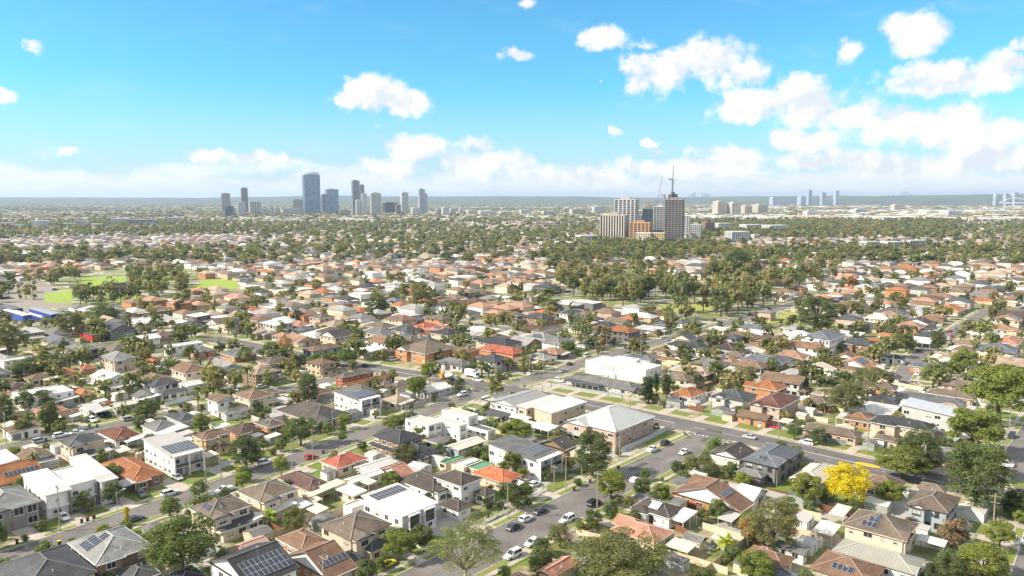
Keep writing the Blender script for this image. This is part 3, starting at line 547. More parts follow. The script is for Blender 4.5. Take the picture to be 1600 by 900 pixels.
for i,(n,pl,hw) in enumerate(ROADS):
    for sgn in (1,-1):
        if i<8 or i<12:
            b,k=cut_strip(pl,sgn*hw,sgn*(hw+.28),0,.13)
            if k: struct('kerb',b.mesh('kerb',[M['conc']]),(.42,.4,.37))
        b,k=cut_strip(pl,sgn*(hw+.28),sgn*(hw+VERGE),0,.10)
        if k: struct('grass_verge',b.mesh('verge',[M['grass']]),(.17,.2,.045) if i else (.27,.235,.08))
        if i<8:
            b,k=cut_strip(pl,sgn*(hw+1.9 if i else hw+1.2),sgn*(hw+3.2 if i else hw+2.5),0,.112)
            if k: struct('footpath',b.mesh('footpath',[M['conc']]),(.4,.36,.31))
# patches and repairs in the asphalt
RP=random.Random(9)
for tone,nn in(((.085,.08,.08),34),((.2,.19,.18),26)):
    pt=MB()
    for k in range(nn):
        n,pl,hw=ROADS[RP.choice([0,0,1,1,1,2,2,2,3,5,5,4])]; i=RP.randrange(len(pl)-1); (ax,ay),(bx,by)=pl[i],pl[i+1]
        t=RP.random(); L=math.hypot(bx-ax,by-ay); tx,ty=(bx-ax)/L,(by-ay)/L; e=RP.uniform(-.8,.8)*hw; x,y=ax+(bx-ax)*t-ty*e,ay+(by-ay)*t+tx*e
        a=RP.uniform(.6,5); c=RP.uniform(.3,1.1)
        pt.face([(x+tx*u-ty*v,y+ty*u+tx*v,.048+.0006*k) for u,v in((-a,-c*RP.uniform(.7,1)),(a,-c),(a*RP.uniform(.8,1),c),(-a,c*RP.uniform(.8,1)))])
    o=struct('asphalt_patches',pt.mesh('patches',[M['asphalt']]),tone)
# driveways and front lawns beside the kerbs
RD=random.Random(4)
for i,(n,pl,hw) in enumerate(ROADS[:14]):
    dv=MB(); lw=MB()
    for (ax,ay),(bx,by) in zip(pl,pl[1:]):
        L=math.hypot(bx-ax,by-ay); tx,ty=(bx-ax)/L,(by-ay)/L
        for sgn in (1,-1):
            s=RD.uniform(2,9)
            while s<L-3:
                def q(a,b,e0,e1): return [(ax+tx*s_-ty*e*sgn,ay+ty*s_+tx*e*sgn) for s_,e in((a,e0),(b,e0),(b,e1),(a,e1))]
                wd=RD.uniform(2.6,4.2); P=q(s,s+wd,hw+.05,hw+VERGE+RD.uniform(4,9))
                bad=n=='B' and s+ax>172
                for e in (hw+1,hw+VERGE+3):
                    c=(ax+tx*s-ty*e*sgn,ay+ty*s+tx*e*sgn)
                    for nn,pl2,hw2 in ROADS[:14]:
                        if pl2 is not pl and min(seg_d(c,u,v) for u,v in zip(pl2,pl2[1:]))<hw2+5: bad=True
                if not bad:
                    if sgn<0: P=P[::-1]
                    dv.face([(x,y,.123) for x,y in P])
                    if RD.random()<.8:
                        P=q(s+wd+.6,s+wd+RD.uniform(5,9),hw+VERGE+.2,hw+VERGE+RD.uniform(4,7))
                        if sgn<0: P=P[::-1]
                        lw.face([(x,y,.07) for x,y in P])
                s+=RD.uniform(11,16)
    if dv.f: struct('driveways',dv.mesh('driveways',[M['conc']]),(.42,.37,.31))
    if lw.f: struct('front_lawns',lw.mesh('front lawns',[M['grass']]),(.14,.175,.04))
# painted lines
def mark(poly,z=.045,c=(.75,.75,.72),name='road_marking'):
    b=MB(); [b.face([(x,y,z) for x,y in p]) for p in poly]; return struct(name,b.mesh(name,[M['plain']]),c)
def dashes(p,q,w,on,off):
    L=math.hypot(q[0]-p[0],q[1]-p[1]); tx,ty=(q[0]-p[0])/L,(q[1]-p[1])/L; s=0; o=[]
    while s<L:
        e=min(L,s+on); o.append([(p[0]+tx*a-ty*d,p[1]+ty*a+tx*d) for a,d in ((s,-w/2),(e,-w/2),(e,w/2),(s,w/2))]); s+=on+off
    return o
def along(pl,y0,y1): # piece of MAIN between y0>y1
    o=[]
    ys=[y for x,y in pl]
    def xat(y): return float(np.interp(-y,[-v for v in ys],[x for x,_ in pl]))
    y=y0
    while y>y1: o.append((xat(y),y)); y-=6
    o.append((xat(y1),y1)); return o
mark(strip(along(MAIN,345,236),-.13,.13)+strip(along(MAIN,195,134),-.13,.13)+strip(along(MAIN,100,40),-.13,.13))
mark(dashes(along(MAIN,126,126.1)[0],along(MAIN,108,107.9)[0],.2,3,0))
mark(dashes((232.4,122.5),(232.6,109.8),.5,.75,.75)); mark(dashes((245.6,222),(245.2,210),.4,.8,.8)); mark(dashes((228.3,212.5),(226.8,224),.4,.8,.8))
mark(dashes((231,32),(231,14),.4,1,1)); mark(dashes((244,34),(244,16),.4,1,1)); mark(dashes((238,12),(238,32),.3,1,1.5))
mark(dashes((236.4,100),(236,55),.14,1,6),.046)
isl=MB(); cx,cy=239,68; ring=[(cx+1.2*math.cos(t)*(1 if abs(math.cos(t))<.9 else 1),cy+3.6*math.sin(t)) for t in [2*math.pi*i/18 for i in range(18)]]
isl.face([(x,y,.16) for x,y in ring])
for i in range(18): (a,b2),(c,d)=ring[i],ring[(i+1)%18]; isl.face([(a,b2,0),(c,d,0),(c,d,.16),(a,b2,.16)])
struct('traffic_island',isl.mesh('traffic island',[M['plain']]),(.75,.42,.03))
# ---------------------------------------------------------------- houses
def zp(z,x,y):
    ox,oy,k=ZO[z]; return ox+x/k,oy+y/k
WCACHE={}
def window_meshes(w,hg,bars):
    k=(w,hg,bars)
    if k not in WCACHE:
        a=MB(); t=.09; d=.05
        a.box(-w/2-t,-d,-t,w/2+t,.02,0); a.box(-w/2-t,-d,hg,w/2+t,.02,hg+t); a.box(-w/2-t,-d,0,-w/2,.02,hg); a.box(w/2,-d,0,w/2+t,.02,hg)
        for i in range(bars): x=-w/2+w*(i+1)/(bars+1); a.box(x-.03,-d+.01,0,x+.03,.02,hg)
        a.box(-w/2-t-.05,-d-.05,-t-.06,w/2+t+.05,.01,-t-.002)
        p=MB(); p.face([(-w/2,-.012,0),(w/2,-.012,0),(w/2,-.012,hg),(-w/2,-.012,hg)])
        WCACHE[k]=(a.mesh('window frame',[M['plain']]),p.mesh('window pane',[M['pane']]))
    return WCACHE[k]
pm=MB(); pm.box(-.49,-.82,0,.49,.82,.05)
for i in range(len(pm.f)): pm.uv[i]=[(0,0),(1,0),(1,1),(0,1)] if i==0 else [(.04,.04)]*4
fr=.03; pm.box(-.52,-.85,-.01,.52,-.82,.06,1); pm.box(-.52,.82,-.01,.52,.85,.06,1); pm.box(-.52,-.82,-.01,-.49,.82,.06,1); pm.box(.49,-.82,-.01,.52,.82,.06,1)
PANEL=pm.mesh('solar panel',[M['solar'],M['steel']],uv=True)
gm=MB(); gm.box(-1.2,-.06,0,1.2,.0,2.15)
for i in range(4): gm.box(-1.15,-.09,.06+i*.53,1.15,-.055,.53+i*.53)
GARAGE=gm.mesh('garage door',[M['plain']])
dm=MB(); dm.box(-.45,-.06,0,.45,0,2.05); dm.box(-.52,-.08,0,-.45,.01,2.12); dm.box(.45,-.08,0,.52,.01,2.12); dm.box(-.52,-.08,2.05,.52,.01,2.12); dm.box(.3,-.1,1,.36,-.06,1.1)
DOOR=dm.mesh('door',[M['plain']])
vm=MB(); vm.tube([(0,0,-.2),(0,0,.45)],.07,0,6); vm.tube([(0,0,.45),(0,0,.5),(0,0,.58)],[.12,.14,.05],0,6)
VENT=vm.mesh('roof vent',[M['plain']])
am=MB(); am.box(-.45,-.2,0,.45,.2,.7); am.box(-.3,-.24,.1,.3,-.2,.6)
AIRCON=am.mesh('air conditioner',[M['white']])
tm=MB(); tm.tube([(0,0,0),(0,0,2.2)],.025,0,5)
for i in range(5): tm.bar((-.5+.06*i,-.3+.15*i,2.15),(.5-.06*i,-.3+.15*i,2.15),.03)
tm.bar((0,-.35,2.15),(0,.4,2.15),.03); AERIAL=tm.mesh('tv aerial',[M['steel']])
OVER=.5
def quv(pts,u,v,o):
    return [((Vector(p)-o).dot(u),(Vector(p)-o).dot(v)) for p in pts]
def roof_mesh(x0,x1,y0,y1,z,kind,mt,pitch=22,over=OVER,ridge=True):
    """returns (roof mesh, gutter mesh or None, capping mesh or None, slope frames, gable polys)"""
    b=MB(); g=MB(); cp=MB(); sl={}; gab=[]
    X0,X1,Y0,Y1=x0-over,x1+over,y0-over,y1+over; w,d=X1-X0,Y1-Y0; tp=math.tan(math.radians(pitch)); th=.16
    def slope(pts,key,eo,u):
        n=(Vector(pts[1])-Vector(pts[0])).cross(Vector(pts[2])-Vector(pts[0])).normalized()
        v=n.cross(Vector(u)).normalized()
        if v.z<0: v=-v
        b.face(pts,0,quv(pts,Vector(u),v,Vector(eo)))
        L=max((Vector(p)-Vector(eo)).dot(v) for p in pts); Wd=max(abs((Vector(p)-Vector(eo)).dot(Vector(u))) for p in pts)
        sl[key]=(Vector(eo),Vector(u),v,n,Wd,L); sl['poly'+key]=[((Vector(q)-Vector(eo)).dot(Vector(u)),(Vector(q)-Vector(eo)).dot(v)) for q in pts]
    if kind in('hip','gx','gy'):
        along=('x' if w>=d else 'y') if kind=='hip' else ('x' if kind=='gx' else 'y')
        hs=(d if along=='x' else w)/2; zr=z+hs*tp; ins=hs if kind=='hip' else 0
        ins=min(ins,(w if along=='x' else d)/2)
        if along=='x': r0=(X0+ins,(Y0+Y1)/2,zr); r1=(X1-ins,(Y0+Y1)/2,zr)
        else: r0=((X0+X1)/2,Y0+ins,zr); r1=((X0+X1)/2,Y1-ins,zr)
        A=(X0,Y0,z);B=(X1,Y0,z);Cc=(X1,Y1,z);D=(X0,Y1,z)
        if along=='x':
            slope([A,B,r1,r0],'-y',A,(1,0,0)); slope([Cc,D,r0,r1],'+y',Cc,(-1,0,0))
            if kind=='hip': slope([D,A,r0],'-x',D,(0,-1,0)); slope([B,Cc,r1],'+x',B,(0,1,0))
        else:
            slope([D,A,r0,r1],'-x',D,(0,-1,0)); slope([B,Cc,r1,r0],'+x',B,(0,1,0))
            if kind=='hip': slope([A,B,r0],'-y',A,(1,0,0)); slope([Cc,D,r1],'+y',Cc,(-1,0,0))
        # underside
        b.face([D,Cc,B,A],0,[(0,0)]*4)
        if kind!='hip':
            tpw=(OVER-over)
            if along=='x':
                for xx,s in ((x0,-1),(x1,1)): gab.append([(xx,y0,z-.02),(xx,y1,z-.02),(xx,(y0+y1)/2,zr-.1-over*tp*.0)])
            else:
                for yy in (y0,y1): gab.append([(x0,yy,z-.02),(x1,yy,z-.02),((x0+x1)/2,yy,zr-.1)])
        if ridge:
            up=Vector((0,0,.05)); cp.bar(Vector(r0)+up,Vector(r1)+up,.3,0,.12)
            if kind=='hip':
                for e in ((A,r0),(B,r1 if along=='x' else r0),(Cc,r1),(D,r0 if along=='x' else r1)): cp.bar(Vector(e[0])+up,Vector(e[1])+up,.28,0,.12)
            else:
                ends=[(A,r0),(D,r0),(B,r1),(Cc,r1)] if along=='x' else [(A,r0),(B,r0),(D,r1),(Cc,r1)]
                for e in ends: cp.bar(Vector(e[0])-up*.6,Vector(e[1])-up*.6,.1,0,.2)
        for a2,c2 in ((A,B),(B,Cc),(Cc,D),(D,A)):
            if kind!='hip' and ((along=='x' and a2[0]==c2[0]) or (along=='y' and a2[1]==c2[1])): continue
            g.bar((a2[0],a2[1],z-.07),(c2[0],c2[1],z-.07),.14,0,.16)
    elif kind.startswith('sk') or kind=='aw' or kind=='stripe':
        hi={'sk+y':(0,0,1,1),'sk-y':(1,1,0,0),'sk+x':(0,1,1,0),'sk-x':(1,0,0,1)}.get(kind,(0,1,1,0) )
        rise=(d if kind in('sk+y','sk-y') else w)*math.tan(math.radians(4 if kind!='aw' else 5)); 
        P=[(X0,Y0),(X1,Y0),(X1,Y1),(X0,Y1)]
        top=[(p[0],p[1],z+.14+rise*e) for p,e in zip(P,hi)]; bo=[(p[0],p[1],z-.02+rise*e) for p,e in zip(P,hi)]
        slope(top,'top',top[0],(1,0,0))
        us=kind in('sk+x','sk-x','aw','stripe')
        n=(Vector(top[1])-Vector(top[0])).cross(Vector(top[3])-Vector(top[0])).normalized(); v=n.cross(Vector((1,0,0)))
        if us: b.uv[-1]=[(p[1],p[0]) for p in top]
        else: b.uv[-1]=[(p[0],p[1]) for p in top]
        for i in range(4): j=(i+1)%4; b.face([bo[i],bo[j],top[j],top[i]],0,[(.3,.3)]*4)
        b.face(bo[::-1],0,[(.3,.3)]*4)
        low=[i for i in range(4) if hi[i]==0]
        a2,c2=P[low[0]],P[low[1]]
        g.bar((a2[0],a2[1],z+.02),(c2[0],c2[1],z+.02),.14,0,.16)
        sl['rise']=rise; sl['hi']=hi
    elif kind=='fl':
        zt=z-.25
        b.face([(x0,y0,zt),(x1,y0,zt),(x1,y1,zt+.1),(x0,y1,zt+.1)],0,[(x0,y0),(x1,y0),(x1,y1),(x0,y1)])
        v=Vector((0,1,0)); sl['top']=(Vector((x0,y0,zt)),Vector((1,0,0)),v,Vector((0,0,1)),x1-x0,y1-y0)
        for q in ((x0-.06,y0-.06,x1+.06,y0+.2),(x0-.06,y1-.2,x1+.06,y1+.06),(x0-.06,y0+.2,x0+.2,y1-.2),(x1-.2,y0+.2,x1+.06,y1-.2)): g.box(q[0],q[1],z-.02,q[2],q[3],z+.1)
    return b,g,cp,sl,gab
FACE={'-y':(0,lambda r:(r[0],r[2],r[1]-r[0],1,0)),'-x':(-math.pi/2,None)}
def faceframe(rect,f):
    x0,x1,y0,y1=rect
    if f=='-y': return Vector((x0,y0,0)),Vector((1,0,0)),x1-x0,0.
    if f=='+y': return Vector((x1,y1,0)),Vector((-1,0,0)),x1-x0,math.pi
    if f=='-x': return Vector((x0,y1,0)),Vector((0,-1,0)),y1-y0,-math.pi/2
    return Vector((x1,y0,0)),Vector((0,1,0)),y1-y0,math.pi/2
TRIM={'w':(.72,.72,.7),'d':(.06,.06,.065),'c':(.55,.48,.38)}
def build_house(label,wall,vols,front,flags,lm=None,detail=2,group=None,cat='house',name='house',rnd=None):
    """vols: (x0,x1,y0,y1,h,roof,colour). detail 2: every window a part; 1: windows joined"""
    rnd=rnd or R
    x0,x1,y0,y1=vols[0][:4]; ox,oy=(x0+x1)/2,(y0+y1)/2
    root=thing(name,label,cat,(ox,oy,0),group,lm=lm or None)
    wm,wcol=WC[wall]; kf=rnd.uniform(.92,1.07); wcol=tuple(c*kf for c in wcol)
    trim=TRIM['d'] if wall in('w_dgrey','w_lgrey','w_bluegrey') and rnd.random()<.6 else (TRIM['c'] if wall in('w_cream','w_mustard') and rnd.random()<.5 else TRIM['w'])
    win=MB()
    for vi,(x0,x1,y0,y1,h,rf,rc) in enumerate(vols):
        r=(x0-ox,x1-ox,y0-oy,y1-oy); rm,rcol=RC[rc]; kf=rnd.uniform(.88,1.1); rcol=tuple(c*kf for c in rcol)
        aw=rf=='aw'
        if aw:
            b,g,cp,sl,gab=roof_mesh(*r,h,'aw',rm,over=.1)
            put('awning',b.mesh('awning',[M[rm]],uv=True),root,color=rcol)
            rise=sl['rise']
            pb=[]; nx=max(2,int((r[1]-r[0])/3)+1); ny=max(2,int((r[3]-r[2])/3)+1)
            for i in range(nx): pb.append((r[0]+.1+(r[1]-r[0]-.2)*i/(nx-1),r[2]+.1))
            for j in range(1,ny): pb.append((r[0]+.1,r[2]+.1+(r[3]-r[2]-.2)*j/(ny-1)))
            for px,py in pb:
                q=MB(); q.box(-.06,-.06,0,.06,.06,h-.03); put('post',PCACHE.setdefault(round(h,1),q.mesh('post',[M['plain']])),root,loc=(px,py,0),color=trim)
            continue
        kind='sk+x' if rf=='stripe' else rf
        b,g,cp,sl,gab=roof_mesh(*r,h,kind,rm,pitch=rnd.uniform(20,24) if kind!='gx' or rm=='tile' else rnd.uniform(14,19))
        w=MB(); zt=h-.01
        P=[(r[0],r[2]),(r[1],r[2]),(r[1],r[3]),(r[0],r[3])]
        ht=[zt+sl['rise']*e for e in sl['hi']] if kind.startswith('sk') else [zt]*4
        for i in range(4):
            j=(i+1)%4; w.face([(*P[i],0),(*P[j],0),(*P[j],ht[j]),(*P[i],ht[i])])
        put('wall',w.mesh('wall',[M[wm]]),root,color=wcol)
        if gab:
            gc=wcol if rnd.random()<.5 else TRIM['w']
            for t in gab: q=MB(); q.face(t); put('gable',q.mesh('gable',[M['board']]),root,color=gc)
        roof=put('roof',b.mesh('roof',[M[rm]],uv=True),root,color=rcol)
        if g.f: put('gutter',g.mesh('gutter',[M['plain']]),root,color=TRIM['w'] if kind=='fl' and wall=='w_white' else (rcol if rnd.random()<.4 else trim))
        if cp.f:
            cc=(.4,.16,.07) if 'O' in flags.split() else tuple(c*1.3+.05 for c in rcol)
            put('ridge_capping',cp.mesh('ridge capping',[M['plain']]),roof if detail==2 else root,color=cc)
        # solar
        if vi==0 and 'S:' in flags:
            for tok in flags.split():
                if tok.startswith('S:'):
                    fc,u0,v0,nc,nr=tok[2:].split(','); u0,v0=float(u0),float(v0)
                    if fc not in sl: fc=[k for k in('-y','-x','top') if k in sl][0]
                    eo,u,v,n,Wd,L=sl[fc]; nc,nr=int(nc),int(nr)
                    nc=min(nc,int(Wd*.9/1.08)); nr=min(nr,max(1,int(L*.85/1.75)))
                    u0=min(u0,max(.03,1-nc*1.08/Wd-.03)); v0=min(v0,max(.04,1-nr*1.74/L-.04))
                    m3=Matrix((u,v,n)).transposed().to_euler() if True else None
                    for i in range(nc):
                        for j in range(nr):
                            pu,pv=u0*Wd+.55+i*1.06,v0*L+.9+j*1.72; pg=sl.get('poly'+fc)
                            if pg and not all(inpoly(pu+a_*.55,pv+b_*.88,pg) for a_ in(-1,1) for b_ in(-1,1)): continue
                            p=eo+u*pu+v*pv+n*.12
                            put('solar_panel',PANEL,root,loc=p,rot=m3,color=(.018,.022,.04) if 'metal' in rc or rnd.random()<2 else (0,0,0))
        # openings
        for f in ('-x','-y'):
            o,u,Lw,rz=faceframe(r,f)
            if 'n' in flags.split(): break
            sto=2 if h>4.6 else 1
            if h>8: sto=3
            for s in range(sto):
                if 'N' in flags and f=='-x':
                    slots=[(Lw*q,.35,2.6) for q in (.3,.36,.42,.48,.54)] if s==1 else []
                elif 'G' in flags and f=='-y': slots=[(Lw*(i+.5)/max(1,int(Lw/2.6)),2.0,1.7) for i in range(max(1,int(Lw/2.6)))]
                elif 'M' in flags.split() and f=='-x': slots=[(Lw*q,.9,1.5) for q in (.08,.2,.32,.68,.8,.92)]
                else:
                    n=max(1,int(Lw/2.9)); slots=[]
                    for i in range(n):
                        if rnd.random()<.12: continue
                        slots.append((Lw*(i+.5)/n+rnd.uniform(-.4,.4),rnd.choice([.8,1.2,1.2,1.8,1.8]),rnd.choice([1.0,1.2,1.2,.8])))
                used=[]
                if s==0 and f==front and vi==0 and Lw>6:
                    doorx=Lw*.52
                    gx=[1.9,4.5] if ('D' in flags.split() or 'T' in flags.split()) and Lw>7 else ([1.9] if rnd.random()<.5 else [])
                    for x in gx:
                        p=o+u*x; put('garage_door',GARAGE,root,loc=p,rz=rz,color=rnd.choice([(.6,.55,.45),(.7,.7,.68),(.2,.2,.2)])); used.append((x-1.4,x+1.4))
                    p=o+u*doorx; put('door',DOOR,root,loc=p,rz=rz,color=rnd.choice([(.1,.05,.03),(.05,.05,.06),(.3,.25,.2)])); used.append((doorx-.7,doorx+.7))
                for x,wd,hg in slots:
                    if any(a-wd/2<x<c2+wd/2 for a,c2 in used): continue
                    zz=.95+2.75*s+(1.25-hg)*.6
                    p=o+u*x; p=Vector((p.x,p.y,zz))
                    if detail==2:
                        fm,pn=window_meshes(wd,hg,1 if wd>1 else 0)
                        fo=put('window',fm,root,loc=p,rz=rz,color=trim); put('pane',pn,fo)
                    else:
                        nrm=Vector((u.y,-u.x,0))
                        a=p-u*(wd/2); c2=p+u*(wd/2)
                        for e,mi,gr in ((.03,1,.12),(.06,0,0)):
                            q=[a-u*gr-Vector((0,0,gr)),c2+u*gr-Vector((0,0,gr)),c2+u*gr+Vector((0,0,hg+gr)),a-u*gr+Vector((0,0,hg+gr))]
                            win.face([v+nrm*e for v in q],mi)
        # small things on the roof
        if detail==2 and vi==0 and rm=='tile' and ('-x' in sl or '-y' in sl):
            k=[q for q in('-x','-y','+x') if q in sl]
            for _ in range(rnd.randint(1,2)):
                eo,u,v,n,Wd,L=sl[rnd.choice(k)]; p=eo+u*(Wd*rnd.uniform(.35,.65))+v*(L*rnd.uniform(.3,.6)); put('roof_vent',VENT,root,loc=p,color=rnd.choice([(.6,.6,.58),(.2,.2,.2)]))
            if rnd.random()<.5:
                eo,u,v,n,Wd,L=sl[k[0]]; put('tv_aerial',AERIAL,root,loc=eo+u*(Wd*.5)+v*(L*.75))
        if detail==2 and vi==0 and rnd.random()<.35: 
            o,u,Lw,rz=faceframe(r,'-x'); put('air_conditioner',AIRCON,root,loc=o+u*(Lw*.8),rz=rz)
        fl=flags.split()
        if vi==0 and 'B' in fl: # balcony on the -y face
            o,u,Lw,rz=faceframe(r,'-y')
            q=MB(); q.box(r[0]+.3,r[2]-1.6,2.75,r[1]-.3,r[2]-.02,2.95); put('balcony_floor',q.mesh('balcony floor',[M['plain']]),root,color=(.6,.6,.6))
            q=MB(); q.box(r[0]+.3,r[2]-1.62,2.96,r[1]-.3,r[2]-1.55,3.9); put('balustrade',q.mesh('balustrade',[M['towerglass']]),root,color=(.05,.055,.06))
            for x in (r[0]+.1,(r[0]+r[1])/2-.2,r[1]-.5):
                q=MB(); q.box(x,r[2]-1.75,0,x+.4,r[2]-.03,h-.1); put('pier',q.mesh('pier',[M['plain']]),root,color=TRIM['w'])
            q=MB(); q.box(r[0]+.1,r[2]-1.8,h-.09,r[1]-.1,r[2]-.05,h+.25); put('portal_beam',q.mesh('beam',[M['plain']]),root,color=TRIM['w'])
        if 'F' in fl and vi==0:
            for x in (r[0]+1.2,r[0]+(r[1]-r[0])*.56):
                q=MB(); ww=(r[1]-r[0])*.3; q.box(x,r[2]-1.2,2.9,x+.25,r[2]-.02,5.9); q.box(x+ww,r[2]-1.2,2.9,x+ww+.25,r[2]-.02,5.9); q.box(x,r[2]-1.3,5.9,x+ww+.25,r[2]-.02,6.1); q.box(x,r[2]-1.3,2.7,x+ww+.25,r[2]-.02,2.9)
                bx=put('bay_frame',q.mesh('bay frame',[M['plain']]),root,color=TRIM['w'])
                q=MB(); q.face([(x+.25,r[2]-1.0,2.9),(x+ww,r[2]-1.0,2.9),(x+ww,r[2]-1.0,5.9),(x+.25,r[2]-1.0,5.9)]); put('pane',q.mesh('pane',[M['glass']]),bx)
        if 'T' in fl:
            q=MB(); q.box(r[0]+.2,r[2]-.9,2.7,r[1]-.2,r[2]-.02,2.9); put('canopy',q.mesh('canopy',[M['plain']]),root,color=TRIM['w'])
            q=MB(); q.box(r[1]-.35,r[2]-1.1,0,r[1]+.0,r[2]-.03,h-.2); put('pier',q.mesh('pier',[M['plain']]),root,color=(.2,.18,.17))
        if 'M' in fl and vi==0:
            cy=(r[2]+r[3])/2
            for yy in (cy-2.2,cy+1.8):
                q=MB(); q.box(r[0]-1.5,yy,0,r[0]-1.1,yy+.4,7.4); put('column',q.mesh('column',[M['plain']]),root,color=TRIM['w'])
            q=MB(); q.box(r[0]-1.6,cy-2.4,7.4,r[0]-.02,cy+2.4,8.5); put('portico',q.mesh('portico',[M['plain']]),root,color=TRIM['w'])
            q=MB(); q.box(r[0]-1.4,cy-1.8,2.9,r[0]-.02,cy+1.8,3.2); q.box(r[0]-1.4,cy-1.8,3.2,r[0]-1.3,cy+1.8,4.1); put('balcony',q.mesh('balcony',[M['plain']]),root,color=(.6,.55,.5))
            q=MB(); q.box(r[0]-.08,cy-1.5,0,r[0]-.01,cy+1.5,7.2); put('entry_glass',q.mesh('entry',[M['towerglass']]),root,color=(.12,.1,.09))
        if 'H' in fl and vi==0 and '-x' in sl:
            eo,u,v,n,Wd,L=sl['-x']; m3=Matrix((u,v,n)).transposed().to_euler()
            q=MB(); q.box(-1.3,-1,0,1.3,1,.12); q.tube([(-1.5,1.25,.3),(1.5,1.25,.3)],.3,0,8)
            put('solar_water_heater',q.mesh('heater',[M['steel']]),root,loc=eo+u*(Wd*.5)+v*(L*.55)+n*.1,rot=m3)
        # secondary gable or hip wing toward the street
        mini=kind=='hip' and 'W' not in fl and detail==2 and (r[1]-r[0])>6 and (r[3]-r[2])>6
        if ('W' in fl and vi==0 and kind=='hip') or mini:
            pr=.5 if mini else 1.6
            if front in('-y','+y') or (mini and rnd.random()<.5):
                front='-y'; ww=(r[1]-r[0])*.42; xa=r[0]+.3; rr=(xa,xa+ww,r[2]-pr,r[2]+2.5)
            else:
                front='-x'; ww=(r[3]-r[2])*.42; ya=r[3]-ww-.3; rr=(r[0]-pr,r[0]+2.5,ya,ya+ww)
            kk='gy' if front in('-y','+y') else 'gx'
            if rnd.random()<.55: kk='hip'
            b,g,cp,sl2,gab=roof_mesh(*rr,h-.03,kk,rm,pitch=22)
            w=MB(); P=[(rr[0],rr[2]),(rr[1],rr[2]),(rr[1],rr[3]),(rr[0],rr[3])]
            for i in range(4): j=(i+1)%4; w.face([(*P[i],0),(*P[j],0),(*P[j],h-.04),(*P[i],h-.04)])
            put('wall',w.mesh('wing wall',[M[wm]]),root,color=wcol); put('roof',b.mesh('wing roof',[M[rm]],uv=True),root,color=rcol)
            if g.f: put('gutter',g.mesh('gutter',[M['plain']]),root,color=trim)
            if gab:
                for t in gab: q=MB(); q.face(t); put('gable',q.mesh('gable',[M['board']]),root,color=TRIM['w'])
            o,u,Lw,rz=faceframe(rr,'-y' if front in('-y','+y') else '-x')
            for s in range(2 if h>4.6 else 1):
                fm,pn=window_meshes(1.8,1.2,1); p=o+u*(Lw/2); fo=put('window',fm,root,loc=(p.x,p.y,1+2.75*s),rz=rz,color=trim); put('pane',pn,fo)
    if win.f:
        wo=put('windows',win.mesh('windows',[M['glass'],M['plain']]),root,color=trim); wo['kind']='stuff'
    return root
PCACHE={}
def inpoly(x,y,P):
    c=False; j=len(P)-1
    for i in range(len(P)):
        if (P[i][1]>y)!=(P[j][1]>y) and x<(P[j][0]-P[i][0])*(y-P[i][1])/(P[j][1]-P[i][1])+P[i][0]: c=not c
        j=i
    return c
RECTS=[]   # every built footprint
def clash(r,gap=.4):
    return [q for q in RECTS if r[0]<q[1]+gap and r[1]>q[0]-gap and r[2]<q[3]+gap and r[3]>q[2]-gap]
def fit(r):
    """shrink a footprint so that it clears what is already built and the roads"""
    r=list(r)
    for q in RECTS:
        g=.5
        ov=(min(r[1],q[1]+g)-max(r[0],q[0]-g), min(r[3],q[3]+g)-max(r[2],q[2]-g))
        if ov[0]<=0 or ov[1]<=0: continue
        if ov[0]<ov[1]:
            if (r[0]+r[1])>(q[0]+q[1]): r[0]=q[1]+g
            else: r[1]=q[0]-g
        else:
            if (r[2]+r[3])>(q[2]+q[3]): r[2]=q[3]+g
            else: r[3]=q[2]-g
    return r
def hand_houses():
    prep=[]
    for lab,lm,wall,vols,front,flags in HS:
        main=None; vv=[]
        for z,Lx,Ly,Rx,Ry,h,rf,rc in vols:
            xa,yb=G(*zp(z,Lx,Ly),h); xb,ya=G(*zp(z,Rx,Ry),h)
            if rf in('hip','gx','gy','sk+y','sk+x','stripe') : # eave points include the overhang
                xa+=OVER;xb-=OVER;ya+=OVER;yb-=OVER
            if main is not None:
                m=main
                if yb-ya<3.2:
                    yb=max(yb,m[2]) if yb<m[2]+3 else yb; ya=yb-3.6
                    if abs(yb-m[2])<3: yb=m[2]-.03; ya=yb-3.6
                if xb-xa<3.2:
                    if abs(xb-m[0])<4: xb=m[0]-.03
                    xa=xb-3.6
            vv.append([xa,xb,ya,yb,h,rf,rc])
            if main is None: main=vv[0]
        prep.append((lab,lm,wall,vv,front,flags))
    for lab,lm,wall,vv,front,flags in prep:
        ok=[]; own=[]
        for i,v in enumerate(vv):
            r=fit(v[:4]) if v[5]!='aw' else v[:4]
            if r[1]-r[0]<1.6 or r[3]-r[2]<1.6: continue
            # two volumes of one house may meet but not share a plane
            ok.append((r[0]+.013*i,r[1]+.017*i,r[2]-.011*i,r[3]+.019*i,v[4]+.021*i,v[5],v[6])); own.append(r)
        if not ok: print('LOST',lab); continue
        RECTS.extend(own)
        build_house(lab,wall,ok,front,flags,lm=lm,group='houses of the suburb')
HAND_N=len(HS)
hand_houses()
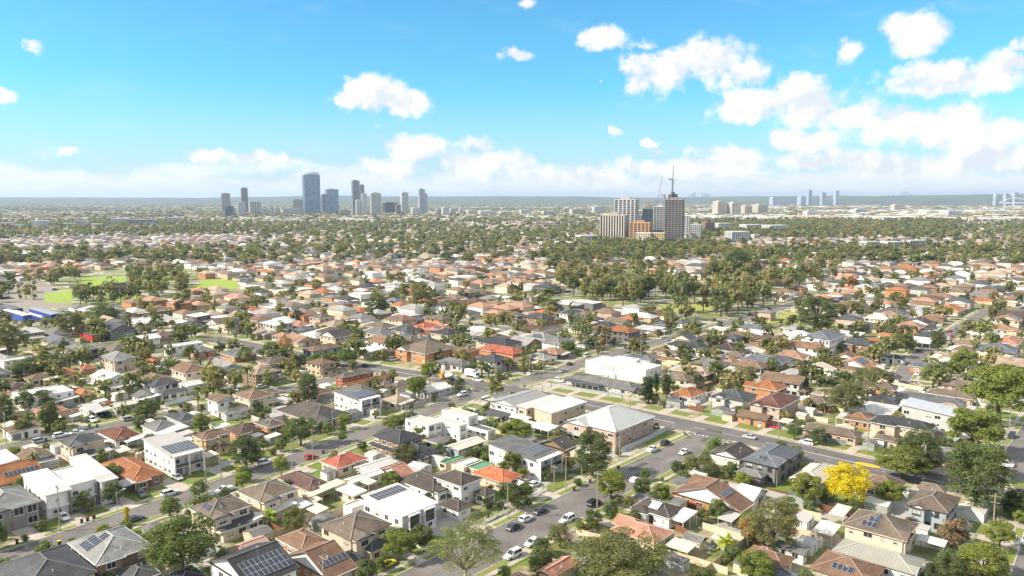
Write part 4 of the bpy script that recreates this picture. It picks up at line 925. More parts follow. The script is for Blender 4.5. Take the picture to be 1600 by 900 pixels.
# ---------------------------------------------------------------- density of the suburb, read in the photograph's pixels
def inpoly(x,y,P):
    c=False; j=len(P)-1
    for i in range(len(P)):
        if (P[i][1]>y)!=(P[j][1]>y) and x<(P[j][0]-P[i][0])*(y-P[i][1])/(P[j][1]-P[i][1])+P[i][0]: c=not c
        j=i
    return c
PARKS=[[(845,395),(940,380),(1100,385),(1240,385),(1330,400),(1300,440),(1210,470),(1195,505),(1120,498),(1000,490),(900,470),(850,440)],
       [(60,440),(130,425),(240,415),(330,425),(290,475),(140,480),(60,470)]]
FIELDS=[([(68,460),(112,452),(113,474),(72,473)],0),([(128,447),(128,434),(197,432),(197,440),(140,448)],0),([(296,452),(320,436),(370,436),(372,451),(340,453)],0),([(160,468),(215,455),(222,468),(168,472)],0),([(1000,478),(1110,474),(1112,486),(1000,488)],0),([(1195,490),(1240,484),(1250,500),(1200,505)],0)]
NOTREE=[[(55,450),(122,445),(122,497),(55,497)],[(122,430),(202,428),(202,462),(122,462)],[(290,433),(378,430),(378,470),(290,470)]]
NOAUTO=[[(840,605),(915,560),(1040,565),(1062,610),(1015,632),(860,610)],[(1270,810),(1290,750),(1360,735),(1420,760),(1380,800)],[(955,725),(1000,690),(1090,660),(1090,690),(1000,745)]]
PAVED=[[(0,435),(70,440),(110,475),(140,500),(0,520)]]
def in_any(px,py,L): return any(inpoly(px,py,P) for P in L)
for P,_ in FIELDS:
    b=MB(); b.face([(*G(*p),.03) for p in P]); 
    struct('sports_field' if P[0][0]<900 else 'park_lawn',b.mesh('field',[M['grass']]),(.24,.33,.045) if P[0][0]<900 else (.3,.3,.08))
for P in PAVED:
    b=MB(); b.face([(*G(*p),.02) for p in P]); struct('car_park',b.mesh('car park',[M['conc']]),(.27,.24,.2))
# ---------------------------------------------------------------- automatic houses along every street
RW=['brown','brown','gbrown','gbrown','mbrown','mbrown','dgrey','dgrey','dgrey2','mgrey','lgrey','charc','dust','dust','salmon','tan','tan','rust','dbrown','bgrey','mgrey','metalw','metalg','dgbrown','lgrey','gbrown','tan']
WW=['w_white','w_cream','w_beige','w_beige','w_orange','w_orange','w_pinkbrick','w_brownbrick','w_lgrey','w_beigebrick','w_cream','w_dgrey','w_white']
RNAME={'dust':'dusty terracotta','tan':'tan','brown':'brown','gbrown':'grey brown','mbrown':'mid brown','dgrey':'dark grey','dgrey2':'slate grey','mgrey':'mid grey','lgrey':'light grey','charc':'charcoal','rust':'rust coloured','salmon':'salmon pink','redor':'orange red','terra':'terracotta','orange':'bright orange','dbrown':'dark brown','bgrey':'blue grey','metalw':'white metal','metalg':'silver metal','dgbrown':'dark umber'}
WNAME={'w_beigebrick':'beige brick','w_white':'white','w_cream':'cream','w_beige':'beige','w_orange':'orange brick','w_pinkbrick':'pinkish brick','w_brownbrick':'brown brick','w_lgrey':'pale grey','w_dgrey':'dark grey'}
def mk_auto(x,y,side):
    """side +1: the street lies toward -y of the house"""
    wx=R.uniform(11.2,13.8); wy=R.uniform(13,19.5); st=R.random()<(.3 if dist(x,y)>300 else .04); h=5.5 if st else 2.8
    rf=R.choices(['hip','gx','gy','sk+x'],[.7,.12,.1,.08])[0]; rc=R.choice(RW); wl=R.choice(WW)
    if rf=='sk+x': rc=R.choice(['metalw','metalg','metalw'])
    r=(x-wx/2,x+wx/2,y-wy/2,y+wy/2)
    vols=[(*r,h,rf,rc)]
    if R.random()<.75:
        aw=R.uniform(4,wx-1); a0=r[0]+R.uniform(0,wx-aw)
        ya=(r[2]-R.uniform(3,4.5),r[2]-.03) if side<0 else (r[3]+.03,r[3]+R.uniform(3,4.5))
        vols.append((a0,a0+aw,*ya,2.45,'aw',R.choice(['metalw','metalw','metalb','metalg','metalp'])))
    if st and R.random()<.6:
        aw=R.uniform(4.5,wx-.5); ya=(r[2]-R.uniform(2,4),r[2]-.03) if side>0 else (r[3]+.03,r[3]+3)
        vols.append((r[0]+.2,r[0]+.2+aw,*ya,2.8,'hip',rc))
    elif R.random()<.5 and rf=='hip':
        ya=(r[2]-R.uniform(1.5,3),r[2]+2) if side>0 else (r[3]-2,r[3]+2.5); aw=wx*.45
        vols.append((r[0]+.1,r[0]+aw,*ya,h-.05,R.choice(['hip','gy']),rc))
    fl=''
    if R.random()<.22: fl='S:%s,%.2f,%.2f,%d,%d'%(R.choice(['-x','-y']),R.uniform(.1,.4),R.uniform(.2,.5),R.randint(4,8),R.choice([1,2,2]))
    return vols,wl,fl,rc,rf,st
ROWS=[]
def add_rows(pl,hw,x0=None):
    for (ax,ay),(bx,by) in zip(pl,pl[1:]):
        L=math.hypot(bx-ax,by-ay); tx,ty=(bx-ax)/L,(by-ay)/L
        for sgn in(1,-1):
            s=7.5+R.uniform(0,3)
            while s<L:
                for dep,k in((hw+VERGE+11.5,0),(hw+VERGE+29,1)):
                    d=sgn*(dep+R.uniform(-1.5,1.5)); ROWS.append((ax+tx*s-ty*d,ay+ty*s+tx*d,-sgn if abs(tx)>.5 else 1,k))
                s+=R.uniform(14,16.5)
for n,pl,hw in ROADS:
    if n!='main road': add_rows(pl,hw)
add_rows(MAIN,6)
# a regular fill for land that the named streets do not reach
for i in range(-40,90):
    for j in range(-70,70):
        x,y=i*15.5+R.uniform(-2,2),j*20.5+R.uniform(-2,2); ROWS.append((x,y,R.choice((1,-1)),0))
ROWS.sort(key=lambda q:(q[3],0)); cand=[]; 
HOUSES_AUTO=[]; FARH=[]
def visible(x,y,z=3,m=60):
    px,py=PX(x,y,z); return -m<px<1600+m and py<930
GRID={}
def near_rects(x,y):
    gx,gy=int(x//40),int(y//40)
    for i in(-1,0,1):
        for j in(-1,0,1): yield from GRID.get((gx+i,gy+j),())
for q in RECTS: GRID.setdefault((int((q[0]+q[1])/2//40),int((q[2]+q[3])/2//40)),[]).append(q)
def free(r,g=.5):
    for q in near_rects((r[0]+r[1])/2,(r[2]+r[3])/2):
        if r[0]<q[1]+g and r[1]>q[0]-g and r[2]<q[3]+g and r[3]>q[2]-g: return False
    return True
def claim(r): GRID.setdefault((int((r[0]+r[1])/2//40),int((r[2]+r[3])/2//40)),[]).append(r)
LANDT=[]  # cleared zones for trees in front of buildings are not needed
cl=[]
for x,y,side,k in ROWS:
    if not visible(x,y): continue
    d=dist(x,y)
    if d>950: continue
    px,py=PX(x,y,0)
    if (in_any(px,py,PARKS) and (px<800 or py>455 or R.random()<.6)) or in_any(px,py,[p for p,_ in FIELDS]) or in_any(px,py,PAVED) or in_any(px,py,NOAUTO): continue
    cl.append((k,d,x,y,side))
cl.sort(key=lambda q:(q[0],q[1]))
# secondary kinds of footprint: a rear shed or carport where a whole house does not fit
SHEDS=[]
for k,d,x,y,side in cl:
    if road_gap(x,y)<8: continue
    v=mk_auto(x,y,side); r=v[0][0][:4]
    big=[min(q[0] for q in v[0]),max(q[1] for q in v[0]),min(q[2] for q in v[0]),max(q[3] for q in v[0])]
    if k==0 and d>150:
        ok=False
        for sc in(1,.82,.66):
            cx,cy=x,y
            bb=(cx+(big[0]-cx)*sc,cx+(big[1]-cx)*sc,cy+(big[2]-cy)*sc,cy+(big[3]-cy)*sc)
            if free(bb,1.0) and min(road_gap(bb[0],bb[2]),road_gap(bb[1],bb[3]),road_gap(bb[0],bb[3]),road_gap(bb[1],bb[2]))>1.5: ok=True;break
        if ok:
            vv=[(cx+(q[0]-cx)*sc,cx+(q[1]-cx)*sc,cy+(q[2]-cy)*sc,cy+(q[3]-cy)*sc,*q[4:]) for q in v[0]]
            claim(bb); HOUSES_AUTO.append((d,vv,*v[1:],side)); continue
    if d<520:
        w,l=R.uniform(2.6,5),R.uniform(3,6)
        for _ in range(3):
            cx,cy=x+R.uniform(-5,5),y+R.uniform(-4,4); bb=(cx-w/2,cx+w/2,cy-l/2,cy+l/2)
            if free(bb,.6) and road_gap(cx,cy)>7: claim(bb); SHEDS.append((d,bb)); break
HOUSES_AUTO.sort(key=lambda q:q[0])
NIND=300-HAND_N
for d,vv,wl,fl,rc,rf,st,side in HOUSES_AUTO[:NIND]:
    kind={'hip':'hip roofed','gx':'gabled','gy':'gabled','sk+x':'flat roofed'}[rf]
    lab='%s %s %s house'%(RNAME[rc],kind,('two storey ' if st else '')+WNAME[wl])
    vv=[(q[0]+.013*i,q[1]+.017*i,q[2]-.011*i,q[3]+.019*i,q[4]+.021*i,*q[5:]) for i,q in enumerate(vv)]
    build_house(lab,wl,vv,'-y' if side>0 else '+y',fl,detail=2 if d<230 else 1,group='houses of the suburb')
FARH+=[(q[1],q[2],q[4]) for q in HOUSES_AUTO[NIND:]]
SHEDS.sort()
SHN={'metalw':'white','metalg':'grey','metalb':'beige','green':'green','metalp':'cream','mgrey':'dark roofed'}
for d,(a,b_,c_,e) in SHEDS[:150]:
    rc=R.choice(['metalw','metalg','metalb','metalg','metalp','mgrey','mgrey']); rm,rcol=RC[rc]
    ox,oy=(a+b_)/2,(c_+e)/2; r=(a-ox,b_-ox,c_-oy,e-oy); h=R.uniform(2.1,2.5); kd=R.choice(['gx','gy','sk+x','aw'])
    open_=kd=='aw'
    root=thing('carport' if open_ else 'garden_shed','%s %s'%(SHN[rc],'open carport roof' if open_ else 'garden shed'),'carport' if open_ else 'shed',(ox,oy,0),'back yard sheds and carports')
    b,g,cp,sl,gab=roof_mesh(*r,h,kd,rm,pitch=14,over=.15,ridge=False); put('roof',b.mesh('shed roof',[M[rm]],uv=True),root,color=rcol)
    if open_:
        for px,py in((r[0]+.1,r[2]+.1),(r[1]-.1,r[2]+.1),(r[0]+.1,r[3]-.1),(r[1]-.1,r[3]-.1)):
            q=MB(); q.box(-.05,-.05,0,.05,.05,h-.03); put('post',PCACHE.setdefault(('s',round(h,1)),q.mesh('post',[M['plain']])),root,loc=(px,py,0),color=(.5,.48,.44))
    else:
        wc=R.choice([(.6,.5,.36),(.45,.45,.43),(.68,.67,.64),(.3,.33,.3)]); w=MB()
        rise=sl.get('rise',0); hi=sl.get('hi',(0,0,0,0)); P=[(r[0],r[2]),(r[1],r[2]),(r[1],r[3]),(r[0],r[3])]; hh=[h-.01+rise*q for q in hi]
        for i in range(4): j=(i+1)%4; w.face([(*P[i],0),(*P[j],0),(*P[j],hh[j]),(*P[i],hh[i])])
        put('wall',w.mesh('shed wall',[M['plain']]),root,color=wc)
        if gab:
            for t in gab: q=MB(); q.face(t); put('gable',q.mesh('gable',[M['plain']]),root,color=wc)
        put('door',DOOR,root,loc=(0,r[2]-.01,0),color=(.4,.4,.38),scale=(1,1,min(1,(h-.15)/2.12)))
# ---------------------------------------------------------------- fences
fp=MB(); fp.box(-1.18,-.025,.05,1.18,.025,1.75); 
for i in range(-3,4): fp.box(i*.33-.05,-.04,.06,i*.33+.05,.04,1.74)
FPANEL=fp.mesh('fence panel',[M['plain']])
fq=MB(); fq.box(-.04,-.04,0,.04,.04,1.82); FPOST=fq.mesh('fence post',[M['plain']])
tq=MB()
for i in range(12): tq.box(-1.18+i*.197,-.02,.06,-1.18+i*.197+.17,.02,1.7+.04*((i*7)%3))
TPANEL=tq.mesh('paling panel',[M['board']])
wq=MB(); 
for i in range(14): wq.box(-1.15+i*.168,-.02,.1,-1.15+i*.168+.09,.02,1.0)
wq.box(-1.18,.02,.3,1.18,.05,.38); wq.box(-1.18,.02,.75,1.18,.05,.83); WPANEL=wq.mesh('picket panel',[M['plain']])
def fence(pts,color,label,kind='steel',height=1.,lm=None,single=None,group='boundary fences'):
    mesh={'steel':FPANEL,'timber':TPANEL,'picket':WPANEL}[kind]
    (ax,ay)=pts[0]; root=thing('fence',label,'fence',(ax,ay,0),group,lm=lm); acc=MB(); accp=MB()
    d=dist(*pts[0]); single=d<235 if single is None else single
    for (ax,ay),(bx,by) in zip(pts,pts[1:]):
        L=math.hypot(bx-ax,by-ay); n=max(1,round(L/2.4)); rz=math.atan2(by-ay,bx-ax); sc=L/n/2.36
        for i in range(n):
            t=(i+.5)/n; x,y=ax+(bx-ax)*t-pts[0][0],ay+(by-ay)*t-pts[0][1]
            if single:
                put('fence_panel',mesh,root,loc=(x,y,0),rz=rz,color=color,scale=(sc*.985,1,height))
                put('fence_post',FPOST,root,loc=(ax+(bx-ax)*i/n-pts[0][0],ay+(by-ay)*i/n-pts[0][1],0),rz=rz,color=tuple(c*.9 for c in color),scale=(1,1,height))
            else:
                c,s=math.cos(rz),math.sin(rz); w=L/n/2-.03
                h=1.72*height; P=[(x-c*w-s*.025,y-s*w+c*.025),(x+c*w-s*.025,y+s*w+c*.025),(x+c*w+s*.025,y+s*w-c*.025),(x-c*w+s*.025,y-s*w-c*.025)]
                for k in range(4): j=(k+1)%4; acc.face([(*P[k],.05),(*P[j],.05),(*P[j],h),(*P[k],h)])
                acc.face([(*p,h) for p in P[::-1]])
                qx,qy=ax+(bx-ax)*i/n-pts[0][0],ay+(by-ay)*i/n-pts[0][1]; accp.box(qx-.05,qy-.05,0,qx+.05,qy+.05,h+.08)
    if acc.f:
        o=put('fence_panels',acc.mesh('fence panels',[M['plain']]),root,color=color); o['kind']='stuff'
        o=put('fence_posts',accp.mesh('fence posts',[M['plain']]),root,color=tuple(c*.85 for c in color)); o['kind']='stuff'
    return root
CRM=(.6,.5,.36); GRYF=(.4,.39,.36); BRNF=(.2,.085,.05); WHT=(.72,.71,.69); DGR=(.04,.09,.06)
HF=[("cream panel fence below the salmon roofed cottage lawn",[(1021,864),(1085,882),(1137,899)],CRM,'steel'),
 ("cream panel fence left of the stepped solar array house",[(1243,803),(1283,813)],CRM,'steel'),
 ("long cream panel fence in front of the low white outbuilding",[(1229,832),(1268,841),(1305,849)],CRM,'steel'),
 ("red brown timber paling fence beside the pale beige hip roof",[(1201,773),(1230,778),(1262,784)],BRNF,'timber'),
 ("red brown timber paling fence below the long brown brick house",[(1073,793),(1110,803)],BRNF,'timber'),
 ("short dark red timber fence between the two hip roofed cottages",[(1055,828),(1072,837)],BRNF,'timber'),
 ("long grey panel fence along the main road footpath",[(845,602),(900,611),(955,620),(1008,629)],GRYF,'steel'),
 ("pale grey fence along the lawn of the pinkish brick block",[(972,707),(1010,690),(1049,670)],(.45,.47,.48),'steel'),
 ("white picket fence around the narrow front lawn",[(800,796),(828,780),(855,766)],WHT,'picket'),
 ("grey panel fence beside the white gabled cottage on the side street",[(646,637),(690,620),(728,607)],GRYF,'steel'),
 ("cream panel fence behind the cream house with double garage",[(452,823),(480,812),(512,801)],CRM,'steel'),
 ("cream panel fence between the two cream granny flats",[(455,820),(490,839)],CRM,'steel'),
 ("low cream wall fence beside the bare street tree",[(900,836),(920,842),(938,846)],CRM,'steel'),
 ("cream fence behind the low beige house",[(1290,637),(1325,648),(1358,655)],CRM,'steel'),
 ("long cream fence below the small white gabled garage",[(1362,596),(1400,603),(1445,612)],CRM,'steel'),
 ("dark green shade cloth fence beside the dark brown corner cottage",[(1065,735),(1088,724),(1108,713)],DGR,'steel'),
 ("white front fence of the twin gabled dark grey house",[(258,636),(280,630),(303,623)],WHT,'picket'),
 ("white fence along the far side street corner",[(1040,534),(1075,525),(1115,514)],WHT,'picket'),
 ("cream fence beside the dark trees on the left street",[(408,700),(432,690),(455,683)],CRM,'steel'),
 ("reddish brown timber fence behind the black roofed multi level house",[(1070,554),(1110,560),(1150,566)],BRNF,'timber'),
 ("grey front fence of the low beige house",[(1247,680),(1290,691),(1322,697)],(.2,.2,.2),'picket'),
 ("cream fence above the cream house with wide black roof",[(1345,632),(1375,641)],CRM,'steel'),
 ("white low front wall of the orange red house garden",[(758,818),(775,810),(797,799)],WHT,'picket')]
for lab,P,c,k in HF: fence([G(*p) for p in P],c,lab,k)
# boundary fences of the blocks: the rear line and the side lines between lots
FN=0
def auto_fence(a,b):
    global FN
    L=math.hypot(b[0]-a[0],b[1]-a[1]); n=int(L/2.4); run=[]
    def flush():
        global FN
        if len(run)>=3:
            c,cn=R.choice([(CRM,'cream'),(CRM,'cream'),(GRYF,'grey'),(BRNF,'brown timber'),((.5,.46,.4),'beige')])
            fence([run[0],run[-1]],c,'%s back yard boundary fence'%cn,'timber' if 'timber' in cn else 'steel'); FN+=1
        run.clear()
    for i in range(n+1):
        p=(a[0]+(b[0]-a[0])*i/max(n,1),a[1]+(b[1]-a[1])*i/max(n,1))
        if free((p[0]-.2,p[0]+.2,p[1]-.2,p[1]+.2),.25) and road_gap(*p)>4.5 and visible(*p,1,20):
            run.append(p)
            if len(run)>=9: flush(); run.append(p)
        else: flush()
    flush()
for yy,xa,xb in((157.5,45,225),(72.5,130,226),(243,60,212),(320,80,205),(150,255,330),(84,256,345),(178,300,345),(262,255,340),(400,100,200)):
    auto_fence((xa,yy),(xb,yy))
    x=xa+4
    while x<xb: auto_fence((x,yy+.3),(x,yy+17)); auto_fence((x,yy-.3),(x,yy-17)); x+=15.4

# ---------------------------------------------------------------- clotheslines and water tanks in the back yards
def clothesline(x,y):
    r=thing('clothesline','rotary clothesline standing in a back yard','clothesline',(x,y,0),'back yard clotheslines',rz=R.uniform(0,1.5)); b=MB(); b.tube([(0,0,0),(0,0,1.9)],.035,0,6); put('post',b.mesh('hoist post',[M['steel']]),r)
    b=MB()
    for i in range(4): a=i*math.pi/2; b.bar((0,0,1.85),(1.6*math.cos(a),1.6*math.sin(a),2.0),.04)
    put('arms',b.mesh('hoist arms',[M['steel']]),r)['kind']='stuff'; b=MB()
    for q in(.5,.8,1.15,1.5):
        for i in range(4): a=i*math.pi/2; c=a+math.pi/2; b.bar((q*math.cos(a),q*math.sin(a),1.98),(q*math.cos(c),q*math.sin(c),1.98),.012)
    put('lines',b.mesh('hoist lines',[M['steel']]),r)['kind']='stuff'
def tank(x,y):
    r=thing('water_tank','round rain water tank beside a house','water tank',(x,y,0),'rain water tanks',rz=0); b=MB(); b.tube([(0,0,0),(0,0,1.9),(0,0,2.05)],[1.0,1.0,.9],0,18); put('tank_wall',b.mesh('tank',[M['metal']]),r,color=R.choice([(.5,.48,.44),(.3,.34,.33),(.6,.55,.45)])); b=MB(); b.tube([(0,0,2.05),(0,0,2.25)],[.25,.2],0,10); put('lid',b.mesh('tank lid',[M['plain']]),r,color=(.1,.1,.1))
nc=nt_=0
for i in range(4000):
    f=R.uniform(160,330); q=R.uniform(-.66,.66)*f; x,y=f*FX+q*RX,f*FY+q*RY
    if not visible(x,y,1,-20) or road_gap(x,y)<9: continue
    if nc<22 and free((x-1.7,x+1.7,y-1.7,y+1.7),.2): claim((x-1.7,x+1.7,y-1.7,y+1.7)); clothesline(x,y); nc+=1
    elif nt_<18 and free((x-1.1,x+1.1,y-1.1,y+1.1),.1) and not free((x-1.1,x+1.1,y-1.1,y+1.1),1.2): claim((x-1.1,x+1.1,y-1.1,y+1.1)); tank(x,y); nt_+=1
# ---- single trees read from the photograph
# crown centre x, foot y, width, height in photo pixels, kind, label
TR=[(285,903,96,92,'broad',"large dense green tree with twin rounded crown in the lower left corner"),
(268,815,32,38,'broad',"dark green tree by the kerb above the large lower left tree"),
(312,778,30,28,'shrub',"small round olive street tree beside the white ute"),
(199,822,9,28,'yslim',"slim yellow columnar tree at the left street kerb"),
(385,733,54,52,'dense',"dark rounded street tree beside the white parked hatchback"),
(383,754,27,26,'shrub',"round green street shrub next to wheelie bins on left street"),
(470,697,52,46,'broad',"rounded green tree on the street corner near brown bungalow"),
(482,632,36,50,'dense',"tall dark green tree beside the white box house with glazing"),
(230,658,42,32,'dense',"dome shaped dark olive tree on the left street verge"),
(315,676,26,30,'bright',"bright green pointed conifer among grey roofs"),
(310,642,28,38,'palm',"single feathery palm in front of twin gabled house"),
(388,616,26,44,'palm',"tall dark palm beside the mustard brick street"),
(45,592,60,30,'dense',"broad dark tree in front of white flat roofed block"),
(268,592,36,28,'dense',"dark rounded tree next to the yellow shrub"),
(297,592,22,24,'yellow',"round golden yellow tree beside the dark rounded tree"),
(204,548,30,24,'broad',"green bushy tree behind the pale roofed two storey house"),
(77,672,32,40,'dense',"tall dark tree at the striped roof building"),
(37,682,26,24,'dense',"dark round bush before the striped roof building"),
(70,638,38,26,'dense',"dark spreading tree left of white duplex"),
(40,645,26,32,'dense',"dark conical tree near the left edge duplex"),
(8,656,26,34,'dense',"dark tree at the left edge beyond the side street"),
(648,627,28,40,'bright',"light green tree in front of the white gabled cottage"),
(672,601,34,38,'bright',"yellowish green tree beside the concrete mixer truck"),
(500,580,40,30,'broad',"rounded green tree left of the umbrella crowned pair"),
(545,573,36,32,'broad',"tall umbrella crowned tree by the main road bend"),
(470,577,26,24,'dense',"small dark tree in the group by the main road bend"),
(520,572,24,24,'broad',"middle green tree of the group by main road bend"),
(446,558,30,34,'autumn',"russet autumn tree behind the brown bungalow roofs"),
(424,560,28,26,'dense',"dark rounded tree left of the russet autumn tree"),
(728,925,124,116,'euc',"big open crowned eucalypt at the bottom edge beside street"),
(965,912,150,74,'olive',"broad olive gum tree crown at the bottom edge centre"),
(955,787,50,52,'bright',"bright green street tree on the corner of two streets"),
(1003,776,32,30,'dense',"small dark tree beside bright corner street tree"),
(1033,782,30,26,'bright',"light green bushy tree in front of the long brown house"),
(1008,752,17,20,'broad',"small slim green street tree on the corner verge"),
(925,744,66,72,'dense',"tall dense olive tree in front of the pinkish brick block"),
(890,738,24,24,'bright',"small light green tree left of tall dense olive tree"),
(927,824,32,28,'dense',"dark bush at the hedge before salmon roofed cottage"),
(890,862,40,46,'bare',"bare leafless street tree above parked white cars"),
(862,872,22,24,'bare',"small bare shrub tree by the stone kerb"),
(1206,862,86,82,'olive',"large dense olive tree beside orange autumn tree"),
(1169,855,32,50,'autumn',"orange autumn tree in the back yard"),
(1133,868,36,32,'banana',"bright green banana clump on back yard lawn"),
(1258,790,50,50,'bright',"umbrella shaped green tree next to yellow tree"),
(1322,792,66,66,'yellow',"large golden yellow tree behind brown brick bungalow"),
(1293,792,28,26,'dense',"dark green shrub at the foot of the golden tree"),
(1408,748,78,48,'bright',"wide bright green tree beside the main road"),
(1524,800,86,98,'dense',"tallest dense dark green tree at the right side street"),
(1491,856,46,42,'brownish',"round purplish brown tree beside grey weatherboard house"),
(1535,905,66,52,'bright',"bright green tree at lower right street verge"),
(1482,908,46,38,'dense',"dark green tree by the sage roofed house"),
(1561,862,40,42,'bright',"yellow green tree behind the right power pole"),
(1585,808,34,40,'dense',"dark hedge tree beside right street corner"),
(1321,655,58,58,'olive',"spreading olive tree in the long back garden"),
(1352,632,44,62,'euc',"thin tall eucalypt with bare pale trunk"),
(1288,640,26,32,'palm',"feathery palm in the long back garden"),
(1272,622,20,24,'palm',"small palm beside grey gabled sheds"),
(1254,616,24,24,'dense',"round dark tree beside the green shed roof"),
(1435,738,66,62,'dense',"dense dark tree hiding the cream garage wing"),
(1520,712,72,66,'bright',"bright yellow green tree at pale blue metal roof"),
(1562,668,86,86,'bright',"tall spreading bright tree at the right edge street"),
(1590,625,34,46,'dense',"dark tree behind the tall bright right edge tree"),
(1505,588,38,40,'bright',"round crowned green tree by the side lane houses"),
(1525,745,66,46,'bright',"bright rounded tree above the tallest dark tree"),
(1241,688,27,28,'broad',"small street tree before the red brown brick house"),
(1279,695,27,26,'dense',"small dark street tree at the low beige house"),
(1012,631,26,44,'cypress',"left dark cypress of the roadside trio"),
(1041,622,18,38,'cypress',"right dark cypress of the roadside trio"),
(1025,612,10,30,'cypress',"slim middle cypress of the roadside trio"),
(1166,602,40,30,'olive',"pale olive rounded tree near green shed"),
(1135,598,30,22,'olive',"low olive bush tree left of the pale olive tree"),
(1090,585,18,18,'bright',"small bright tree behind the cypress trio"),
(887,556,26,26,'broad',"small leafy tree in the white fenced corner garden"),
(997,553,7,11,'yslim',"tiny golden cone shrub by the far side street"),
(1275,520,110,56,'dense',"massive dark tree cluster left of the white mansion"),
(1465,548,22,28,'dense',"dark rounded tree near the low carport roofs"),
(660,480,42,44,'olive',"tall spreading tree rising over the middle roofs"),
(590,492,44,30,'dense',"dark green spreading tree in the middle suburb"),
(160,508,52,30,'broad',"large rounded tree near the blue warehouse"),
(110,525,40,36,'olive',"olive tree behind the left brown roofs"),
(15,560,52,52,'olive',"olive trees mass at the left edge of the suburb"),
(285,535,32,28,'dense',"rounded dark tree on the street by the left field"),
(1155,430,50,40,'dense',"tall dark park tree beyond the right roofs"),
(845,470,12,14,'yellow',"small golden tree at the park edge"),
(535,690,16,18,'shrub',"small round shrub on the left street corner"),
(805,690,60,36,'bright',"green garden bushes between brick block and duplex"),
(615,672,40,24,'bright',"low green hedge trees left of the courtyard house"),
(770,648,40,22,'dense',"dense dark hedge behind the white courtyard house"),
(640,660,34,18,'dense',"dark clipped hedge at courtyard house corner"),
(460,835,40,44,'olive',"bushy olive tree beside the yard palm"),
(422,822,26,26,'banana',"spiky pale palm clump by the patchwork awnings"),
(55,745,28,34,'palm',"small clump of palms behind the left townhouses"),
(1110,745,30,22,'dense',"dark hedge shrubs by the green shade cloth"),
(230,755,18,20,'shrub',"grey green shrub before the rust red bungalow"),
(1165,530,14,12,'shrub',"small shrub by the park edge street"),
]
# ---------------------------------------------------------------- trees
def np_mesh(name,V,Fq,mats,col=None):
    me=bpy.data.meshes.new(name); nv,nf=len(V),len(Fq); k=Fq.shape[1]
    me.vertices.add(nv); me.vertices.foreach_set('co',V.astype(np.float32).ravel())
    me.loops.add(nf*k); me.loops.foreach_set('vertex_index',Fq.astype(np.int32).ravel())
    me.polygons.add(nf); me.polygons.foreach_set('loop_start',np.arange(0,nf*k,k,dtype=np.int32))
    try: me.polygons.foreach_set('loop_total',np.full(nf,k,dtype=np.int32))
    except Exception: pass
    for m in mats: me.materials.append(m)
    if col is not None:
        a=me.color_attributes.new('Col','FLOAT_COLOR','CORNER'); c=np.ones((nf,k,4),np.float32); c[:,:,:3]=col[:,None,:]; a.data.foreach_set('color',c.ravel())
    me.update(calc_edges=True); me.polygons.foreach_set('use_smooth',np.zeros(nf,bool)); return me
def leaf_quads(P,Nn,size,rng,asp=.7):
    n=len(P); t=rng.normal(size=(n,3)); u=np.cross(Nn,t); u/=np.linalg.norm(u,axis=1)[:,None]+1e-9; w=np.cross(Nn,u)
    s=(size*rng.uniform(.6,1.35,n))[:,None]/2
    V=np.stack([P-u*s-w*s*asp*.4,P+u*s*.3-w*s*asp,P+u*s+w*s*asp*.5,P-u*s*.2+w*s*asp],1).reshape(-1,3)
    return V,np.arange(4*n).reshape(n,4)
def crown_points(rng,nc,lp,ctr,rad,cr,low=-.45,shell=(.6,1.)):
    cs=[]
    while len(cs)<nc:
        d=rng.normal(size=3); d/=np.linalg.norm(d)
        if d[2]<low: continue
        cs.append(np.array(ctr)+d*np.array(rad)*rng.uniform(*shell)*np.array([1,1,1]))
    cs=np.array(cs); P=[];Nn=[]
    for c in cs:
        k=int(lp*rng.uniform(.6,1.4)); r=cr*rng.uniform(.65,1.3)
        d=rng.normal(size=(k,3)); d/=np.linalg.norm(d,axis=1)[:,None]; d[:,2]=np.where(d[:,2]<-.35,-d[:,2],d[:,2])
        p=c+d*r*np.array([1,1,.78])*rng.uniform(.72,1.06,k)[:,None]
        n=d*.9+rng.normal(size=(k,3))*.42+np.array([0,0,.25]); P.append(p); Nn.append(n)
    P=np.concatenate(P); Nn=np.concatenate(Nn); Nn/=np.linalg.norm(Nn,axis=1)[:,None]; return cs,P,Nn
def trunk_mesh(cs,rng,base_r,fork,lean=0.,nl=10,color=None):
    b=MB(); top=Vector((lean,0,fork)); b.tube([(0,0,-.1),(lean*.3,.05,fork*.5),tuple(top)],[base_r*1.25,base_r*.9,base_r*.75],0,7)
    for i in rng.permutation(len(cs))[:nl]:
        c=Vector(cs[i]); mid=top.lerp(c,.5)+Vector((rng.normal()*.25,rng.normal()*.25,.25)); b.tube([tuple(top-Vector((0,0,.15))),tuple(mid),tuple(c)],[base_r*.6,base_r*.36,base_r*.1],0,5)
    return b.mesh('trunk',[M['bark']],smooth=True)
KINDS={}  # name -> list of (crown mesh, trunk mesh, width, height)
def make_kind(name,n,nc,lp,ctr,rad,cr,leaf,base_r=.28,fork=3.2,low=-.45,shell=(.6,1.),nl=10,asp=.7):
    o=[]
    for i in range(n):
        rng=np.random.default_rng(hash(name)%1000+i*17 if False else sum(map(ord,name))+i*17)
        cs,P,Nn=crown_points(rng,nc,lp,ctr,rad,cr,low,shell); V,Fq=leaf_quads(P,Nn,leaf,rng,asp)
        w=np.percentile(np.abs(V[:,:2]),99)*2; z=V[:,2].max()
        o.append((np_mesh('crown '+name,V,Fq,[M['leaf']]),trunk_mesh(cs,rng,base_r,fork,rng.normal()*.3,nl),w,z))
    KINDS[name]=o
make_kind('broad',2,85,170,(0,0,5.3),(3.8,3.8,3.7),1.05,.25,low=-.75)
make_kind('dense',2,90,160,(0,0,5.0),(3.1,3.1,4.3),.9,.23,low=-.92,shell=(.6,1.05))
